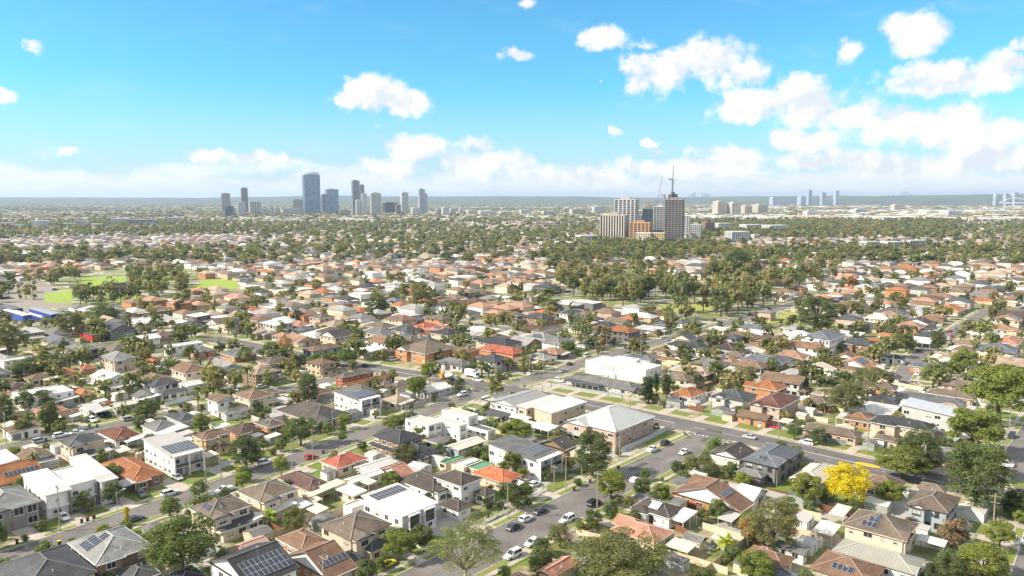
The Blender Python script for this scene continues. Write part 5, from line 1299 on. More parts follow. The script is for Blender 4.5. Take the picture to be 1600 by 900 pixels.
make_kind('bright',2,80,160,(0,0,5.6),(3.7,3.7,3.5),1.0,.29,low=-.7)
make_kind('olive',2,100,150,(0,0,5.3),(4.0,4.0,3.9),.9,.22,low=-.75,shell=(.55,1.05))
make_kind('euc',2,90,130,(0,0,6.0),(4.0,4.0,3.5),.8,.2,base_r=.25,low=-.5,shell=(.45,1.15),nl=22,asp=.45)
make_kind('autumn',1,40,90,(0,0,5.8),(2.9,2.9,3.6),1.0,.32,low=-.6)
make_kind('shrub',2,26,120,(0,0,4.6),(3.6,3.6,3.8),1.7,.55,fork=1,low=-.9,nl=4)
make_kind('bare',1,34,14,(0,0,6),(3.6,3.6,3.4),.9,.3,nl=34,base_r=.22,asp=.4)
make_kind('cypress',1,46,110,(0,0,5.0),(1.25,1.25,4.6),.75,.3,fork=1,low=-1.1,shell=(.3,1),nl=3)
make_kind('lite',3,34,44,(0,0,5.0),(3.5,3.5,4.1),1.4,.7,nl=5,low=-.85)
make_kind('liteeuc',2,40,36,(0,0,5.4),(3.4,3.4,3.9),1.2,.62,nl=8,low=-.8,shell=(.45,1.1))
def frond_kind(name,n,L,z0,droop,wd,trunk):
    rng=np.random.default_rng(5); V=[];Fq=[]
    for i in range(n):
        a=2*math.pi*i/n+rng.uniform(-.2,.2); e=rng.uniform(.1,1.1); prev=None
        for s in np.linspace(0,1,6):
            r=L*s*math.cos(e*(1-s*.4)); z=z0+L*(math.sin(e)*s-droop*s*s); c=np.array([math.cos(a)*r,math.sin(a)*r,z]); sd=np.array([-math.sin(a),math.cos(a),0])*wd*(math.sin(math.pi*min(1,s*.8+.2))+.15)
            dn=np.array([0,0,-wd*.5])
            cur=(c-sd+dn,c,c+sd+dn)
            if prev is not None:
                for k in(0,1): q=len(V); V+= [prev[k],prev[k+1],cur[k+1],cur[k]]; Fq.append([q,q+1,q+2,q+3])
            prev=cur
    V=np.array(V); me=np_mesh('crown '+name,V,np.array(Fq),[M['leaf']])
    b=MB(); b.tube([(0,0,-.1),(.1,0,z0*.5),(0,0,z0+.1)],[trunk*1.3,trunk,trunk*.8],0,7)
    KINDS[name]=[(me,b.mesh('palm trunk',[M['bark']],smooth=True),np.abs(V[:,:2]).max()*2,V[:,2].max())]
frond_kind('palm',22,3.2,7.2,.75,.34,.2)
frond_kind('banana',16,5.2,4.2,.45,.95,.35)
TC={'broad':(.135,.17,.05),'dense':(.115,.145,.055),'bright':(.2,.225,.05),'olive':(.175,.175,.07),'euc':(.18,.185,.085),'autumn':(.42,.24,.1),'shrub':(.14,.175,.06),'bare':(.26,.2,.14),'cypress':(.065,.085,.04),'palm':(.15,.18,.065),'banana':(.3,.36,.05),'yellow':(.54,.46,.02),'yslim':(.45,.36,.04),'brownish':(.22,.15,.1),'lite':(.17,.182,.072),'liteeuc':(.22,.2,.088)}
BARK={'euc':(.4,.34,.27),'liteeuc':(.3,.26,.2),'bare':(.3,.26,.22)}
def tree(x,y,w,h,kind,label,group,seed=None,tint=1.,name='tree'):
    km={'yellow':'broad','yslim':'cypress','brownish':'shrub'}.get(kind,kind); cm,tk,W0,H0=KINDS[km][R.randrange(len(KINDS[km]))]
    root=thing(name,label,'tree' if name!='palm_tree' else 'palm',(x,y,0),group,rz=R.uniform(0,6.28))
    kf=tint*R.uniform(.9,1.12); c=tuple(v*kf*R.uniform(.96,1.04) for v in TC[kind]); sc=(w/W0,w/W0,h/H0)
    put('trunk',tk,root,color=BARK.get(kind,(.13,.1,.075)),scale=sc); put('crown',cm,root,color=c,scale=sc); return root
TREES=[]; NT_=0
for cx,by,w,h,k,lab in TR:
    x,y=G(cx,by); d=math.hypot(x,y); dz=math.sqrt(d*d+H*H); mpp=dz/F
    hh=h*mpp/1.03; ww=w*mpp*.86
    nm={'palm':'palm_tree','banana':'banana_plant','shrub':'shrub','cypress':'cypress_tree'}.get(k,'tree')
    if lab.startswith('massive'):
        ww*=.6
    tree(x,y,ww,hh,k,lab,'trees of the suburb',name=nm); NT_+=1
# the remaining single trees: yards, verges and the park belt
AT=[]
def try_tree(x,y,k,w,h,where):
    if not free((x-1,x+1,y-1,y+1),.2) or road_gap(x,y)<1.2+max(0,h-5)*.3 or (x>215 and x<262 and y<300 and min(seg_d((x,y),u,v) for u,v in zip(MAIN,MAIN[1:]))<13): return
    if inpoly(*PX(x,y),[(-20,475),(125,468),(125,502),(-20,510)]): return
    AT.append((dist(x,y),x,y,k,w,h,where))
for i in range(9500):
    f=130*math.exp(R.uniform(0,1)*math.log(820/130)); 
    if R.random()>f/500: continue
    r=R.uniform(-.72,.72)*f; x,y=f*FX+r*RX,f*FY+r*RY; px,py=PX(x,y)
    if in_any(px,py,[p for p,_ in FIELDS]): continue
    park=in_any(px,py,PARKS)
    if in_any(px,py,NOAUTO) or in_any(px,py,NOTREE): continue
    if park and px>800 and R.random()<.3: continue
    if park and px>800: k=R.choice(['liteeuc','lite','lite','liteeuc']); h=R.uniform(13,22); w=h*R.uniform(.65,.9)
    elif park and R.random()<.45: continue
    elif park: k='lite'; h=R.uniform(10,17); w=h*R.uniform(.8,1.05)
    else:
        if R.random()<(.45 if f<300 else .2): continue
        if f<300: k=R.choice(['shrub','shrub','shrub','dense','olive','bright']); h=R.uniform(2,5) if R.random()<.8 else R.uniform(5,7.5)
        else: k=R.choice(['lite','lite','liteeuc']); h=R.choice([R.uniform(3,6),R.uniform(5,10),R.uniform(8,13)])
        w=h*R.uniform(.75,1.1)
    try_tree(x,y,k,w,h,'park' if park else 'yard')
AT.sort(key=lambda q:q[0])
FART=[]
occ={}
def spaced(x,y,m):
    g=(int(x//8),int(y//8))
    for i in(-1,0,1):
        for j in(-1,0,1):
            for a,b in occ.get((g[0]+i,g[1]+j),()):
                if (a-x)**2+(b-y)**2<m*m: return False
    occ.setdefault(g,[]).append((x,y)); return True
KN={'lite':'dark green','liteeuc':'olive green','shrub':'green','dense':'dark','olive':'olive','bright':'light green'}
for d,x,y,k,w,h,where in AT:
    if not spaced(x,y,max(2.5,w*.45)): continue
    if d<330 and not visible(x,y,2,10): continue
    if NT_<300:
        big='tall' if h>11 else ('small' if h<5 else 'medium')
        tint=R.uniform(.75,1.25)*(1.15 if where=='park' else 1); nm='shrub' if k=='shrub' else 'tree'
        lab='%s %s %s %s'%(big if k!='shrub' else ('low' if h<3.2 else 'rounded'),KN[k],'park' if where=='park' else 'yard',nm)
        tree(x,y,w,h,k,lab,'trees of the suburb',tint=tint,name=nm); NT_+=1
    else: FART.append((x,y,w,h))
# ---------------------------------------------------------------- vehicles
WH=MB(); WH.tube([(0,-.11,0),(0,.11,0)],.32,0,14); 
WH.f=[f for f in WH.f]; TYRE=MB()
def disc(b,yy,r,mi,n=14,flip=False):
    p=[(r*math.cos(2*math.pi*i/n),yy,r*math.sin(2*math.pi*i/n)) for i in range(n)]; b.face(p if not flip else p[::-1],mi)
TYRE.tube([(0,-.11,0),(0,.11,0)],.32,0,14); disc(TYRE,-.11,.32,0); TY=TYRE.mesh('tyre',[M['rubber']])
RIM=MB(); RIM.tube([(0,-.13,0),(0,.13,0)],.2,0,10); disc(RIM,-.13,.2,0,10); disc(RIM,.13,.2,0,10,True); RI=RIM.mesh('rim',[M['steel']])
def loft(prof,ws,name,mats,mi=0):
    """body from side profile sections: list of (x, zlow, zhigh, half width low, half width high)"""
    b=MB(); rings=[]
    for x,z0,z1,w0,w1 in prof:
        zm=z0+(z1-z0)*.55
        rings.append([(x,-w0,z0),(x,-max(w0,w1)*1.0,zm),(x,-w1*.97,z1-.03),(x,-w1*.75,z1),(x,w1*.75,z1),(x,w1*.97,z1-.03),(x,max(w0,w1),zm),(x,w0,z0)])
    for a,c in zip(rings,rings[1:]):
        for i in range(7): b.face([a[i],c[i],c[i+1],a[i+1]],mi)
        b.face([a[7],c[7],c[0],a[0]],mi)
    b.face(rings[0][::-1],mi); b.face(rings[-1],mi); return b
CARM={}
def car_kind(k):
    if k in CARM: return CARM[k]
    L={'hatch':4.1,'sedan':4.65,'suv':4.7,'wagon':4.8,'ute':5.2,'van':4.9}[k]; W=.9
    hz={'hatch':1.46,'sedan':1.44,'suv':1.72,'wagon':1.6,'ute':1.72,'van':1.95}[k]; bz={'hatch':.92,'sedan':.9,'suv':1.05,'wagon':.98,'ute':1.08,'van':1.1}[k]
    a=-L/2
    body=loft([(a,.45,bz-.18,W*.82,W*.8),(a+.12,.28,bz-.04,W*.93,W*.9),(a+L*.25,.24,bz,W,W*.95),(a+L*.62,.24,bz,W,W*.95),(a+L*.72,.24,bz-.02,W,W*.94),(a+L*.92,.28,bz-.14,W*.95,W*.86),(a+L,.42,bz-.3,W*.8,W*.74)],None,'body',[M['car']])
    c0={'hatch':.04,'sedan':.16,'suv':.03,'wagon':.03,'ute':.36,'van':.02}[k]; c1={'hatch':.72,'sedan':.7,'suv':.72,'wagon':.72,'ute':.72,'van':.84}[k]
    r0={'hatch':.12,'sedan':.3,'suv':.07,'wagon':.08,'ute':.4,'van':.04}[k]; r1={'hatch':.5,'sedan':.52,'suv':.54,'wagon':.52,'ute':.58,'van':.68}[k]
    cabx=(a+L*c0,a+L*r0,a+L*r1,a+L*c1)
    gl=MB(); z0=bz-.02; zt=hz-.05; w0=W*.93; w1=W*.78
    P=[(cabx[0],z0,w0),(cabx[1],zt,w1),(cabx[2],zt,w1),(cabx[3],z0,w0)]
    for i in range(3):
        (x0,za,wa),(x1,zb,wb)=P[i],P[i+1]; gl.face([(x0,-wa,za),(x1,-wb,zb),(x1,wb,zb),(x0,wa,za)][::-1])
    gl.face([(p[0],-p[2],p[1]) for p in P][::-1]); gl.face([(p[0],p[2],p[1]) for p in P])
    rf=MB(); rf.box(cabx[1]-.04,-w1*1.0,zt+.001,cabx[2]+.06,w1*1.0,hz)
    for s in(-1,1):
        for i in range(3):
            (x0,za,wa),(x1,zb,wb)=P[i],P[i+1]
            if i!=1: rf.bar((x0,s*wa,za),(x1,s*wb,zb+.02),.07,0,.07)
        xm=(cabx[1]+cabx[2])/2; rf.bar((xm,s*w0*1.005,z0),(xm,s*w1*1.01,zt),.06,0,.05)
    if k=='ute':
        for s in(-1,1): rf.box(a+.1,s*W*.93-.05,bz-.1,cabx[0],s*W*.93+.05,bz+.12)
        rf.box(a+.08,-W*.9,bz-.1,a+.16,W*.9,bz+.12)
    lm=MB(); lm.box(-.06,-.2,-.08,.06,.2,.08); lt=lm.mesh('lamp',[M['plain']])
    mr=MB(); mr.box(-.07,-.1,-.06,.07,.1,.06)
    CARM[k]=(L,W,bz,body.mesh('car body',[M['car']]),gl.mesh('car windows',[M['glass']]),rf.mesh('car roof',[M['car']]),lt,mr.mesh('mirror',[M['car']]),cabx)
    return CARM[k]
CC={'white':(.75,.75,.74),'silver':(.42,.43,.44),'black':(.015,.016,.018),'dark':(.04,.045,.055),'red':(.42,.012,.025),'yellow':(.72,.62,.02),'blue':(.03,.08,.25),'grey':(.15,.155,.16)}
def car(x,y,rz,k,color,label,z=.03,lm=None):
    L,W,bz,bo,gl,rf,lt,mr,cabx=car_kind(k); c=CC[color]
    root=thing({'ute':'utility_truck','van':'van'}.get(k,'parked_car'),label,{'ute':'ute','van':'van'}.get(k,'car'),(x,y,z),'cars and vans of the suburb',rz=rz,lm=lm)
    put('body',bo,root,color=c); put('roof',rf,root,color=c); put('windows',gl,root)
    for sx_ in(-.3,.31):
        for s in(-1,1):
            w=put('wheel',TY,root,loc=(L*sx_,s*(W-.1),.32)); put('rim',RI,w)
    for s in(-1,1):
        put('headlight',lt,root,loc=(L/2-.09,s*W*.6,bz-.36),color=(.8,.8,.82)); put('tail_light',lt,root,loc=(-L/2+.05,s*W*.6,bz-.3),color=(.35,.02,.02))
        put('mirror',mr,root,loc=(cabx[3]-.25,s*(W+.03),bz+.05),color=c)
    return root
E_,W_,N_,S_=0,math.pi,math.pi/2,-math.pi/2   # headings along the street grid
CARS=[(266,771,0,'wagon','white',"white long wagon parked below the rust red bungalow"),
(278,747,S_,'hatch','silver',"silver hatchback in the driveway of white solar box house"),
(100,809,S_,'hatch','white',"white hatchback on townhouse driveway beside power pole"),
(211,812,0,'sedan','dark',"dark sedan parked behind the slim yellow tree"),
(349,767,W_,'ute','white',"white ute parked above the cream solar house"),
(221,773,S_,'hatch','grey',"grey car tucked under the rust red bungalow carport"),
(414,723,0,'suv','white',"white hatchback suv parked by the dark rounded street tree"),
(486,715,0,'hatch','red',"bright red hatchback parked on the left street"),
(606,881,0,'hatch','yellow',"bright yellow hatchback on the driveway at the bottom"),
(659,853,S_,'hatch','white',"white car in the driveway below the large white solar house"),
(803,824,0,'sedan','dark',"dark grey sedan parked last in the kerbside row of three"),
(822,811,0,'hatch','white',"white hatchback in the middle of the kerbside row of three"),
(844,799,0,'sedan','dark',"dark sedan at the head of the kerbside row of three"),
(836,757,0,'hatch','white',"white hatchback on the driveway of the orange red house"),
(886,813,W_,'suv','white',"white people mover driving along the middle street"),
(831,849,W_,'hatch','white',"white small car parked at the grass kerb, clear of trees"),
(801,868,W_,'suv','white',"white car partly hidden by the big open eucalypt"),
(928,787,0,'suv','black',"black four wheel drive beside the corner power pole"),
(993,751,0,'hatch','white',"white car behind the small street corner trees"),
(1020,703,0,'ute','white',"white ute parked beside the green corner lawn"),
(1040,693,0,'suv','black',"black wagon ahead of the white ute by the lawn"),
(1069,707,W_,'sedan','white',"white sedan driving toward the viewer on the wide corner street"),
(1171,683,N_,'sedan','silver',"silver sedan driving on the main road"),
(1260,692,N_,'suv','white',"white wagon on the main road near the pedestrian island"),
(1124,643,E_,'sedan','black',"black sedan in the driveway behind the clipped hedge"),
(1143,647,E_,'hatch','white',"white hatchback in the driveway beside the black sedan"),
(880,580,0,'sedan','silver',"silver car on the far side street by the white cubic house"),
(831,584,0,'ute','white',"white pickup parked near the tall thin pole"),
(917,556,0,'van','white',"white van parked on the far side street"),
(874,595,S_,'suv','white',"white car behind the white front fence of the grey bungalow"),
(722,617,W_,'suv','white',"white four wheel drive turning out of side street"),
(746,594,S_,'suv','white',"white car just ahead of the white box truck"),
(615,562,E_,'van','white',"white van in a driveway above the main road bend"),
(438,590,E_,'suv','white',"white suv parked near the group of green trees"),
(409,604,E_,'hatch','white',"white hatch in front of brown left roofs"),
(63,689,0,'wagon','silver',"silver wagon at the left end of the left side street"),
(95,681,0,'suv','white',"white suv parked in front of cream dark hip house"),
(120,676,0,'sedan','white',"white sedan at the head of the left side street row"),
(145,657,S_,'suv','white',"white suv in a driveway beside the double carport"),
(202,655,0,'wagon','silver',"silver wagon parked near the dome shaped tree"),
(156,650,S_,'sedan','dark',"dark sedan under the double carport roof"),
(167,649,S_,'suv','black',"black suv under the double carport roof"),
(289,634,0,'suv','black',"black car before the twin gabled house fence"),
(128,597,0,'van','white',"large white van beside pale blue gable house"),
(17,711,S_,'suv','silver',"silver suv at the left edge beside brown cottage"),
(372,539,0,'suv','white',"white suv on the distant left street"),
(1586,846,S_,'suv','white',"white suv parked on the right side street, lower edge"),
(1569,726,S_,'van','white',"white van near the right side street crossing"),
(1580,682,W_,'suv','dark',"dark car parked beneath tall right edge tree"),
(1209,667,S_,'hatch','red',"dark red car on the red brown house driveway"),
(1434,584,W_,'sedan','white',"white sedan parked in the side lane"),
(1381,575,E_,'van','white',"white van at the side lane entry"),
(1230,548,E_,'suv','white',"white suv at the white mansion driveway"),
(1294,562,E_,'suv','white',"white car behind the long white gabled house"),
(1255,553,E_,'van','white',"white van beside the mansion forecourt"),
(1585,562,E_,'suv','silver',"silver car among right edge roofs"),
(1152,502,E_,'suv','silver',"silver car parked by the park trees"),
(60,710,S_,'sedan','silver',"silver sedan behind the left brown cottage"),
(140,524,E_,'sedan','white',"white car at the left car yard"),(150,526,E_,'sedan','dark',"dark car at the left car yard"),(161,523,E_,'suv','silver',"silver suv at the left car yard"),
(86,453,E_,'suv','blue',"blue car in the sports ground car park"),(105,489,E_,'van','white',"white van beside the blue warehouse")]
for px,py,h,k,c,lab in CARS:
    x,y=G(px,py,.4); car(x,y,h+R.uniform(-.04,.04),k,c,lab)
# further parked cars along the far streets and driveways
far_cars=[]
for n,pl,hw in ROADS[3:]:
    for (ax,ay),(bx,by) in zip(pl,pl[1:]):
        L=math.hypot(bx-ax,by-ay); tx,ty=(bx-ax)/L,(by-ay)/L; s=5
        while s<L:
            sgn=R.choice((1,-1)); d=sgn*(hw-1.2) if R.random()<.5 else sgn*(hw+VERGE+3)
            x,y=ax+tx*s-ty*d,ay+ty*s+tx*d; D=dist(x,y)
            if 290<D<620 and visible(x,y,1,0) and free((x-2.6,x+2.6,y-2.6,y+2.6),.1): far_cars.append((D,x,y,math.atan2(ty,tx)+(0 if abs(d)<hw else math.pi/2)))
            s+=R.uniform(9,26)
far_cars.sort()
for D,x,y,a in far_cars[:70]:
    k=R.choice(['hatch','sedan','suv','suv','wagon']); c=R.choice(['white','white','silver','dark','grey','black','red'])
    car(x,y,a,k,c,'%s %s parked on a suburban street'%(c,{'hatch':'hatchback','sedan':'sedan','suv':'four wheel drive','wagon':'station wagon'}[k]))
def truck_box():
    x,y=G(737,586,1); r=thing('box_truck',"white box truck stopped on the main road by the corner",'truck',(x,y,.03),None,rz=S_)
    b=MB(); b.box(-3.4,-1.15,1.0,1.9,1.15,3.5); put('cargo_box',b.mesh('cargo box',[M['plain']]),r,color=(.75,.75,.74))
    b=loft([(1.95,.5,2.5,1.0,.95),(2.6,.45,2.55,1.05,1.0),(3.2,.45,2.3,1.05,.9),(3.6,.5,1.4,1.0,.9)],None,'cab',0); put('cab',b.mesh('cab',[M['car']]),r,color=(.75,.75,.74))
    b=MB(); b.face([(3.27,-.85,2.22),(3.27,.85,2.22),(3.63,.85,1.45),(3.63,-.85,1.45)][::-1]); put('windscreen',b.mesh('windscreen',[M['glass']]),r)
    b=MB(); b.box(-3.3,-.5,.6,3.2,.5,.95); put('chassis',b.mesh('chassis',[M['rubber']]),r)
    for xx in(-2.2,2.7):
        for s in(-1,1): w=put('wheel',TY,r,loc=(xx,s*.95,.45),scale=(1.35,1.35,1.35)); put('rim',RI,w)
truck_box()
def mixer():
    x,y=G(699,589,1.5); r=thing('concrete_mixer_truck',"white drum concrete mixer truck with orange cab on the main road",'truck',(x,y,.03),None,rz=N_)
    b=MB(); b.tube([(-3.6,0,2.9),(-3,0,2.8),(-1.2,0,2.35),(.8,0,2.0),(1.6,0,1.9)],[.55,.75,1.25,1.1,.6],0,16); put('drum',b.mesh('mixer drum',[M['plain']],smooth=True),r,color=(.7,.7,.7))
    b=MB(); b.box(2.0,-1.2,.7,4.0,1.2,3.0); b.box(2.2,-1.1,3.0,3.8,1.1,3.15); put('cab',b.mesh('cab',[M['car']]),r,color=(.6,.3,.03))
    b=MB(); b.face([(4.02,-1.05,1.8),(4.02,1.05,1.8),(4.02,1.05,2.75),(4.02,-1.05,2.75)]); put('windscreen',b.mesh('windscreen',[M['glass']]),r)
    b=MB(); b.box(-3.8,-.6,.7,2,.6,1.05); b.bar((-3.3,-.5,1),(-3.3,0,2.2),.2); b.bar((-3.3,.5,1),(-3.3,0,2.2),.2); b.box(1.5,-.7,1.05,1.9,.7,2.2); put('chassis',b.mesh('chassis',[M['rubber']]),r)
    b=MB(); b.bar((-3.7,0,2.9),(-4.4,0,1.6),.5); put('chute',b.mesh('chute',[M['steel']]),r)
    for xx in(-2.6,-1.3,3.0):
        for s in(-1,1): w=put('wheel',TY,r,loc=(xx,s*1.0,.5),scale=(1.5,1.6,1.5)); put('rim',RI,w)
mixer()
# ---------------------------------------------------------------- wheelie bins
bn=MB(); 
bn.face([(-.22,-.25,.06),(.22,-.25,.06),(.28,-.33,.95),(-.28,-.33,.95)]);bn.face([(.22,-.25,.06),(.22,.25,.06),(.28,.33,.95),(.28,-.33,.95)]);bn.face([(.22,.25,.06),(-.22,.25,.06),(-.28,.33,.95),(.28,.33,.95)]);bn.face([(-.22,.25,.06),(-.22,-.25,.06),(-.28,-.33,.95),(-.28,.33,.95)])
bn.tube([(-.25,.27,.1),(.25,.27,.1)],.1,0,8); BIN=bn.mesh('bin body',[M['plain']]); lb=MB(); lb.box(-.3,-.36,.955,.3,.37,1.03); lb.box(-.25,.37,.96,.25,.42,1.0); LID=lb.mesh('bin lid',[M['plain']])
BINS=[(93,852,'y'),(27,850,'r'),(40,846,'r'),(128,818,'r'),(137,815,'r'),(147,811,'r'),(373,738,'y'),(376,734,'y'),(371,736,'r'),(505,709,'r'),(526,707,'y'),(370,760,'r'),(376,757,'y'),(922,755,'r'),(897,767,'r'),(966,733,'y'),(1035,752,'r'),(62,690,'r'),(72,690,'r'),(55,693,'r'),(140,668,'r'),(152,668,'r'),(1061,850,'y'),(580,735,'r'),(800,694,'r')]
for i,(px,py,c) in enumerate(BINS):
    x,y=G(px,py); r=thing('wheelie_bin','%s lidded wheelie bin standing by the kerb'%({'y':'yellow','r':'red'}[c]),'bin',(x,y,.11),'wheelie bins by the kerb',rz=R.uniform(-.3,.3)+math.pi/2)
    put('bin_body',BIN,r,color=(.03,.035,.03)); put('lid',LID,r,color={'y':(.7,.5,.02),'r':(.16,.03,.025)}[c])
# ---------------------------------------------------------------- power poles, lamps and wires
POLES=[]
def pole(px,py,h,label,arm=True,lamp=False,steel=False,ang=0,lm=None):
    x,y=G(px,py); r=thing('power_pole' if arm else 'street_lamp' if lamp else 'pole',label,'pole' if arm or not lamp else 'street lamp',(x,y,0),'poles along the streets',rz=ang,lm=lm)
    b=MB(); b.tube([(0,0,-.1),(0,0,h)],[.17,.11] if not steel else [.1,.06],0,8); put('post',b.mesh('pole post',[M['bark' if not steel else 'steel']]),r,color=(.33,.28,.23))
    if arm:
        b=MB(); b.box(-.06,-1.25,h-.75,.06,1.25,h-.6); put('crossarm',b.mesh('crossarm',[M['bark']]),r,color=(.3,.26,.22))
        if h>11: b=MB(); b.box(-.06,-1.0,h-2.2,.06,1.0,h-2.05); put('crossarm',b.mesh('crossarm',[M['bark']]),r,color=(.3,.26,.22))
        b=MB()
        for yy in(-1.15,-.5,.5,1.15): b.tube([(0,yy,h-.6),(0,yy,h-.35)],.06,0,6)
        o=put('insulators',b.mesh('insulators',[M['plain']]),r,color=(.25,.2,.17))
    if lamp:
        b=MB(); b.bar((0,0,h-1),(1.6,0,h-.3),.07); put('lamp_arm',b.mesh('lamp arm',[M['steel']]),r)
        b=MB(); b.box(1.5,-.15,h-.36,2.2,.15,h-.24); put('lamp_head',b.mesh('lamp head',[M['plain']]),r,color=(.6,.6,.6))
    POLES.append((x,y,h,ang,arm)); return len(POLES)-1
p0=pole(323,771,13.5,"tall timber power pole on the left street beside cream houses",lm='the tall left street power pole')
p1=pole(94,830,11.5,"timber power pole before the white townhouses")
p2=pole(345,745,11,"timber power pole beside the left street verge")
p3=pole(456,735,10,"slim steel street lamp near the red car",False,True,True)
p4=pole(884,767,10.5,"timber power pole by the orange red house driveway")
p5=pole(933,798,10.5,"timber power pole beside the black four wheel drive")
p6=pole(968,720,10,"timber power pole at the corner of the green lawn")
p7=pole(1549,860,13.5,"big timber power pole with two crossarms on the right",ang=.2,lm='the big right power pole')
p8=pole(950,624,10,"timber power pole on the main road by the cypress trio",ang=1.57)
p9=pole(1110,656,11,"timber power pole before the clipped hedge",ang=1.57)
p10=pole(673,636,12,"tall timber power pole beside the white gabled cottage")
p11=pole(640,590,10,"timber pole at the main road bend",ang=1.57)
p12=pole(832,606,11,"timber pole on the far corner of the main road",ang=1.57)
p13=pole(850,595,15,"tall thin steel lamp pole at the far side street",False,True,True)
p14=pole(1001,569,21,"tallest thin pale steel pole on the far street",False,False,True)
p15=pole(1130,517,18,"tall steel pole near the park trees",False,False,True)
p16=pole(1355,708,11,"timber power pole by the cream garage wing",ang=1.57)
p17=pole(740,608,9,"slim street lamp at the side street mouth",False,True,True)
p18=pole(185,817,8.5,"slim dark street lamp post at the left kerb",False,True,True)
p19=pole(520,680,9,"slim street lamp before the dark bungalow",False,True,True)
p20=pole(1285,560,11,"timber pole behind the mansion",ang=1.57)
p21=pole(1240,470,18,"tall pale steel pole above right roofs",False,False,True)
p22=pole(866,764,7,"short timber service pole beside white duplex fence")
p23=pole(909,742,9,"timber pole left of the tall olive tree")
p24=pole(930,560,9,"lamp pole on the far side street verge",False,True,True)
p25=pole(1440,520,20,"tall pale pole over the right suburb",False,False,True)
p26=pole(1400,505,14,"timber pole among right orange roofs",ang=1.57)
p27=pole(153,440,26,"tall floodlight mast by the left sports field",False,False,True)
p28=pole(240,430,26,"tall floodlight mast right of the sports field",False,False,True)
p29=pole(362,425,26,"tall floodlight mast at the second field",False,False,True)
def wires(i,j,label,n=3,sag=.9):
    a,b=POLES[i],POLES[j]; o0=thing('overhead_wires',label,'wires',(a[0],a[1],0),'overhead wires between poles')
    for k in range(n):
        m=MB(); o=-1.1+2.2*k/max(1,n-1) if n>1 else 0; pts=[]
        for t in np.linspace(0,1,9):
            pts.append(((b[0]-a[0])*t-math.sin(a[3])*o,(b[1]-a[1])*t+math.cos(a[3])*o,a[2]-.35+(b[2]-a[2])*t-4*sag*t*(1-t)))
        m.tube(pts,.03,0,4); put('wire',m.mesh('wire',[M['rubber']]),o0)
wires(p5,p4,"overhead wires from the corner pole to the driveway pole"); wires(p5,p6,"overhead wires crossing the corner toward the green lawn pole")
wires(p8,p9,"overhead wires along the main road past the cypress trio"); wires(p12,p8,"overhead wires along the grey roadside fence"); wires(p9,p16,"overhead wires along the main road to the cream garage wing")
wires(p0,p1,"overhead wires over the left street"); wires(p0,p2,"short overhead wires beside the left street tree"); wires(p7,p16,"overhead wires from the big right pole over brown roofs",4,2)
pe=POLES[p7]; POLES.append((pe[0]-42,pe[1]-9,13,.2,True)); wires(p7,len(POLES)-1,"overhead wires leaving the big right pole toward the viewer",4,1.5)

# ---------------------------------------------------------------- the regular rows of power poles and their wires
for nm,pl,off,st in(('left',ST_C,-6.3,42),('middle',ST_B,7.6,45),('far left',ST_D,5.6,45),('far',ST_F,6,48),('main',MAIN,-8.2,44),('main',MAIN,8.2,60),('right',ST_E,7.8,48),('lane',ST_L,5,45)):
    prev=None
    for (ax,ay),(bx,by) in zip(pl,pl[1:]):
        L=math.hypot(bx-ax,by-ay); tx,ty=(bx-ax)/L,(by-ay)/L; s=st*.4
        while s<L:
            x,y=ax+tx*s-ty*off,ay+ty*s+tx*off; s+=st
            if not visible(x,y,5,40) or dist(x,y)>480 or road_gap(x,y)<.4: prev=None; continue
            near=[i for i,q in enumerate(POLES) if q[4] and math.hypot(q[0]-x,q[1]-y)<20]
            if near: i=near[0]
            else:
                if not free((x-.3,x+.3,y-.3,y+.3),.1): prev=None; continue
                px,py=PX(x,y,0); i=pole(px,py,R.uniform(9.5,11),'timber power pole along the %s street'%nm if nm!='main' else 'timber power pole beside the main road',ang=math.atan2(ty,tx))
            if prev is not None and prev!=i and math.hypot(POLES[prev][0]-POLES[i][0],POLES[prev][1]-POLES[i][1])<75: wires(prev,i,'overhead wires strung along the %s street'%nm if nm!='main' else 'overhead wires strung beside the main road')
            prev=i
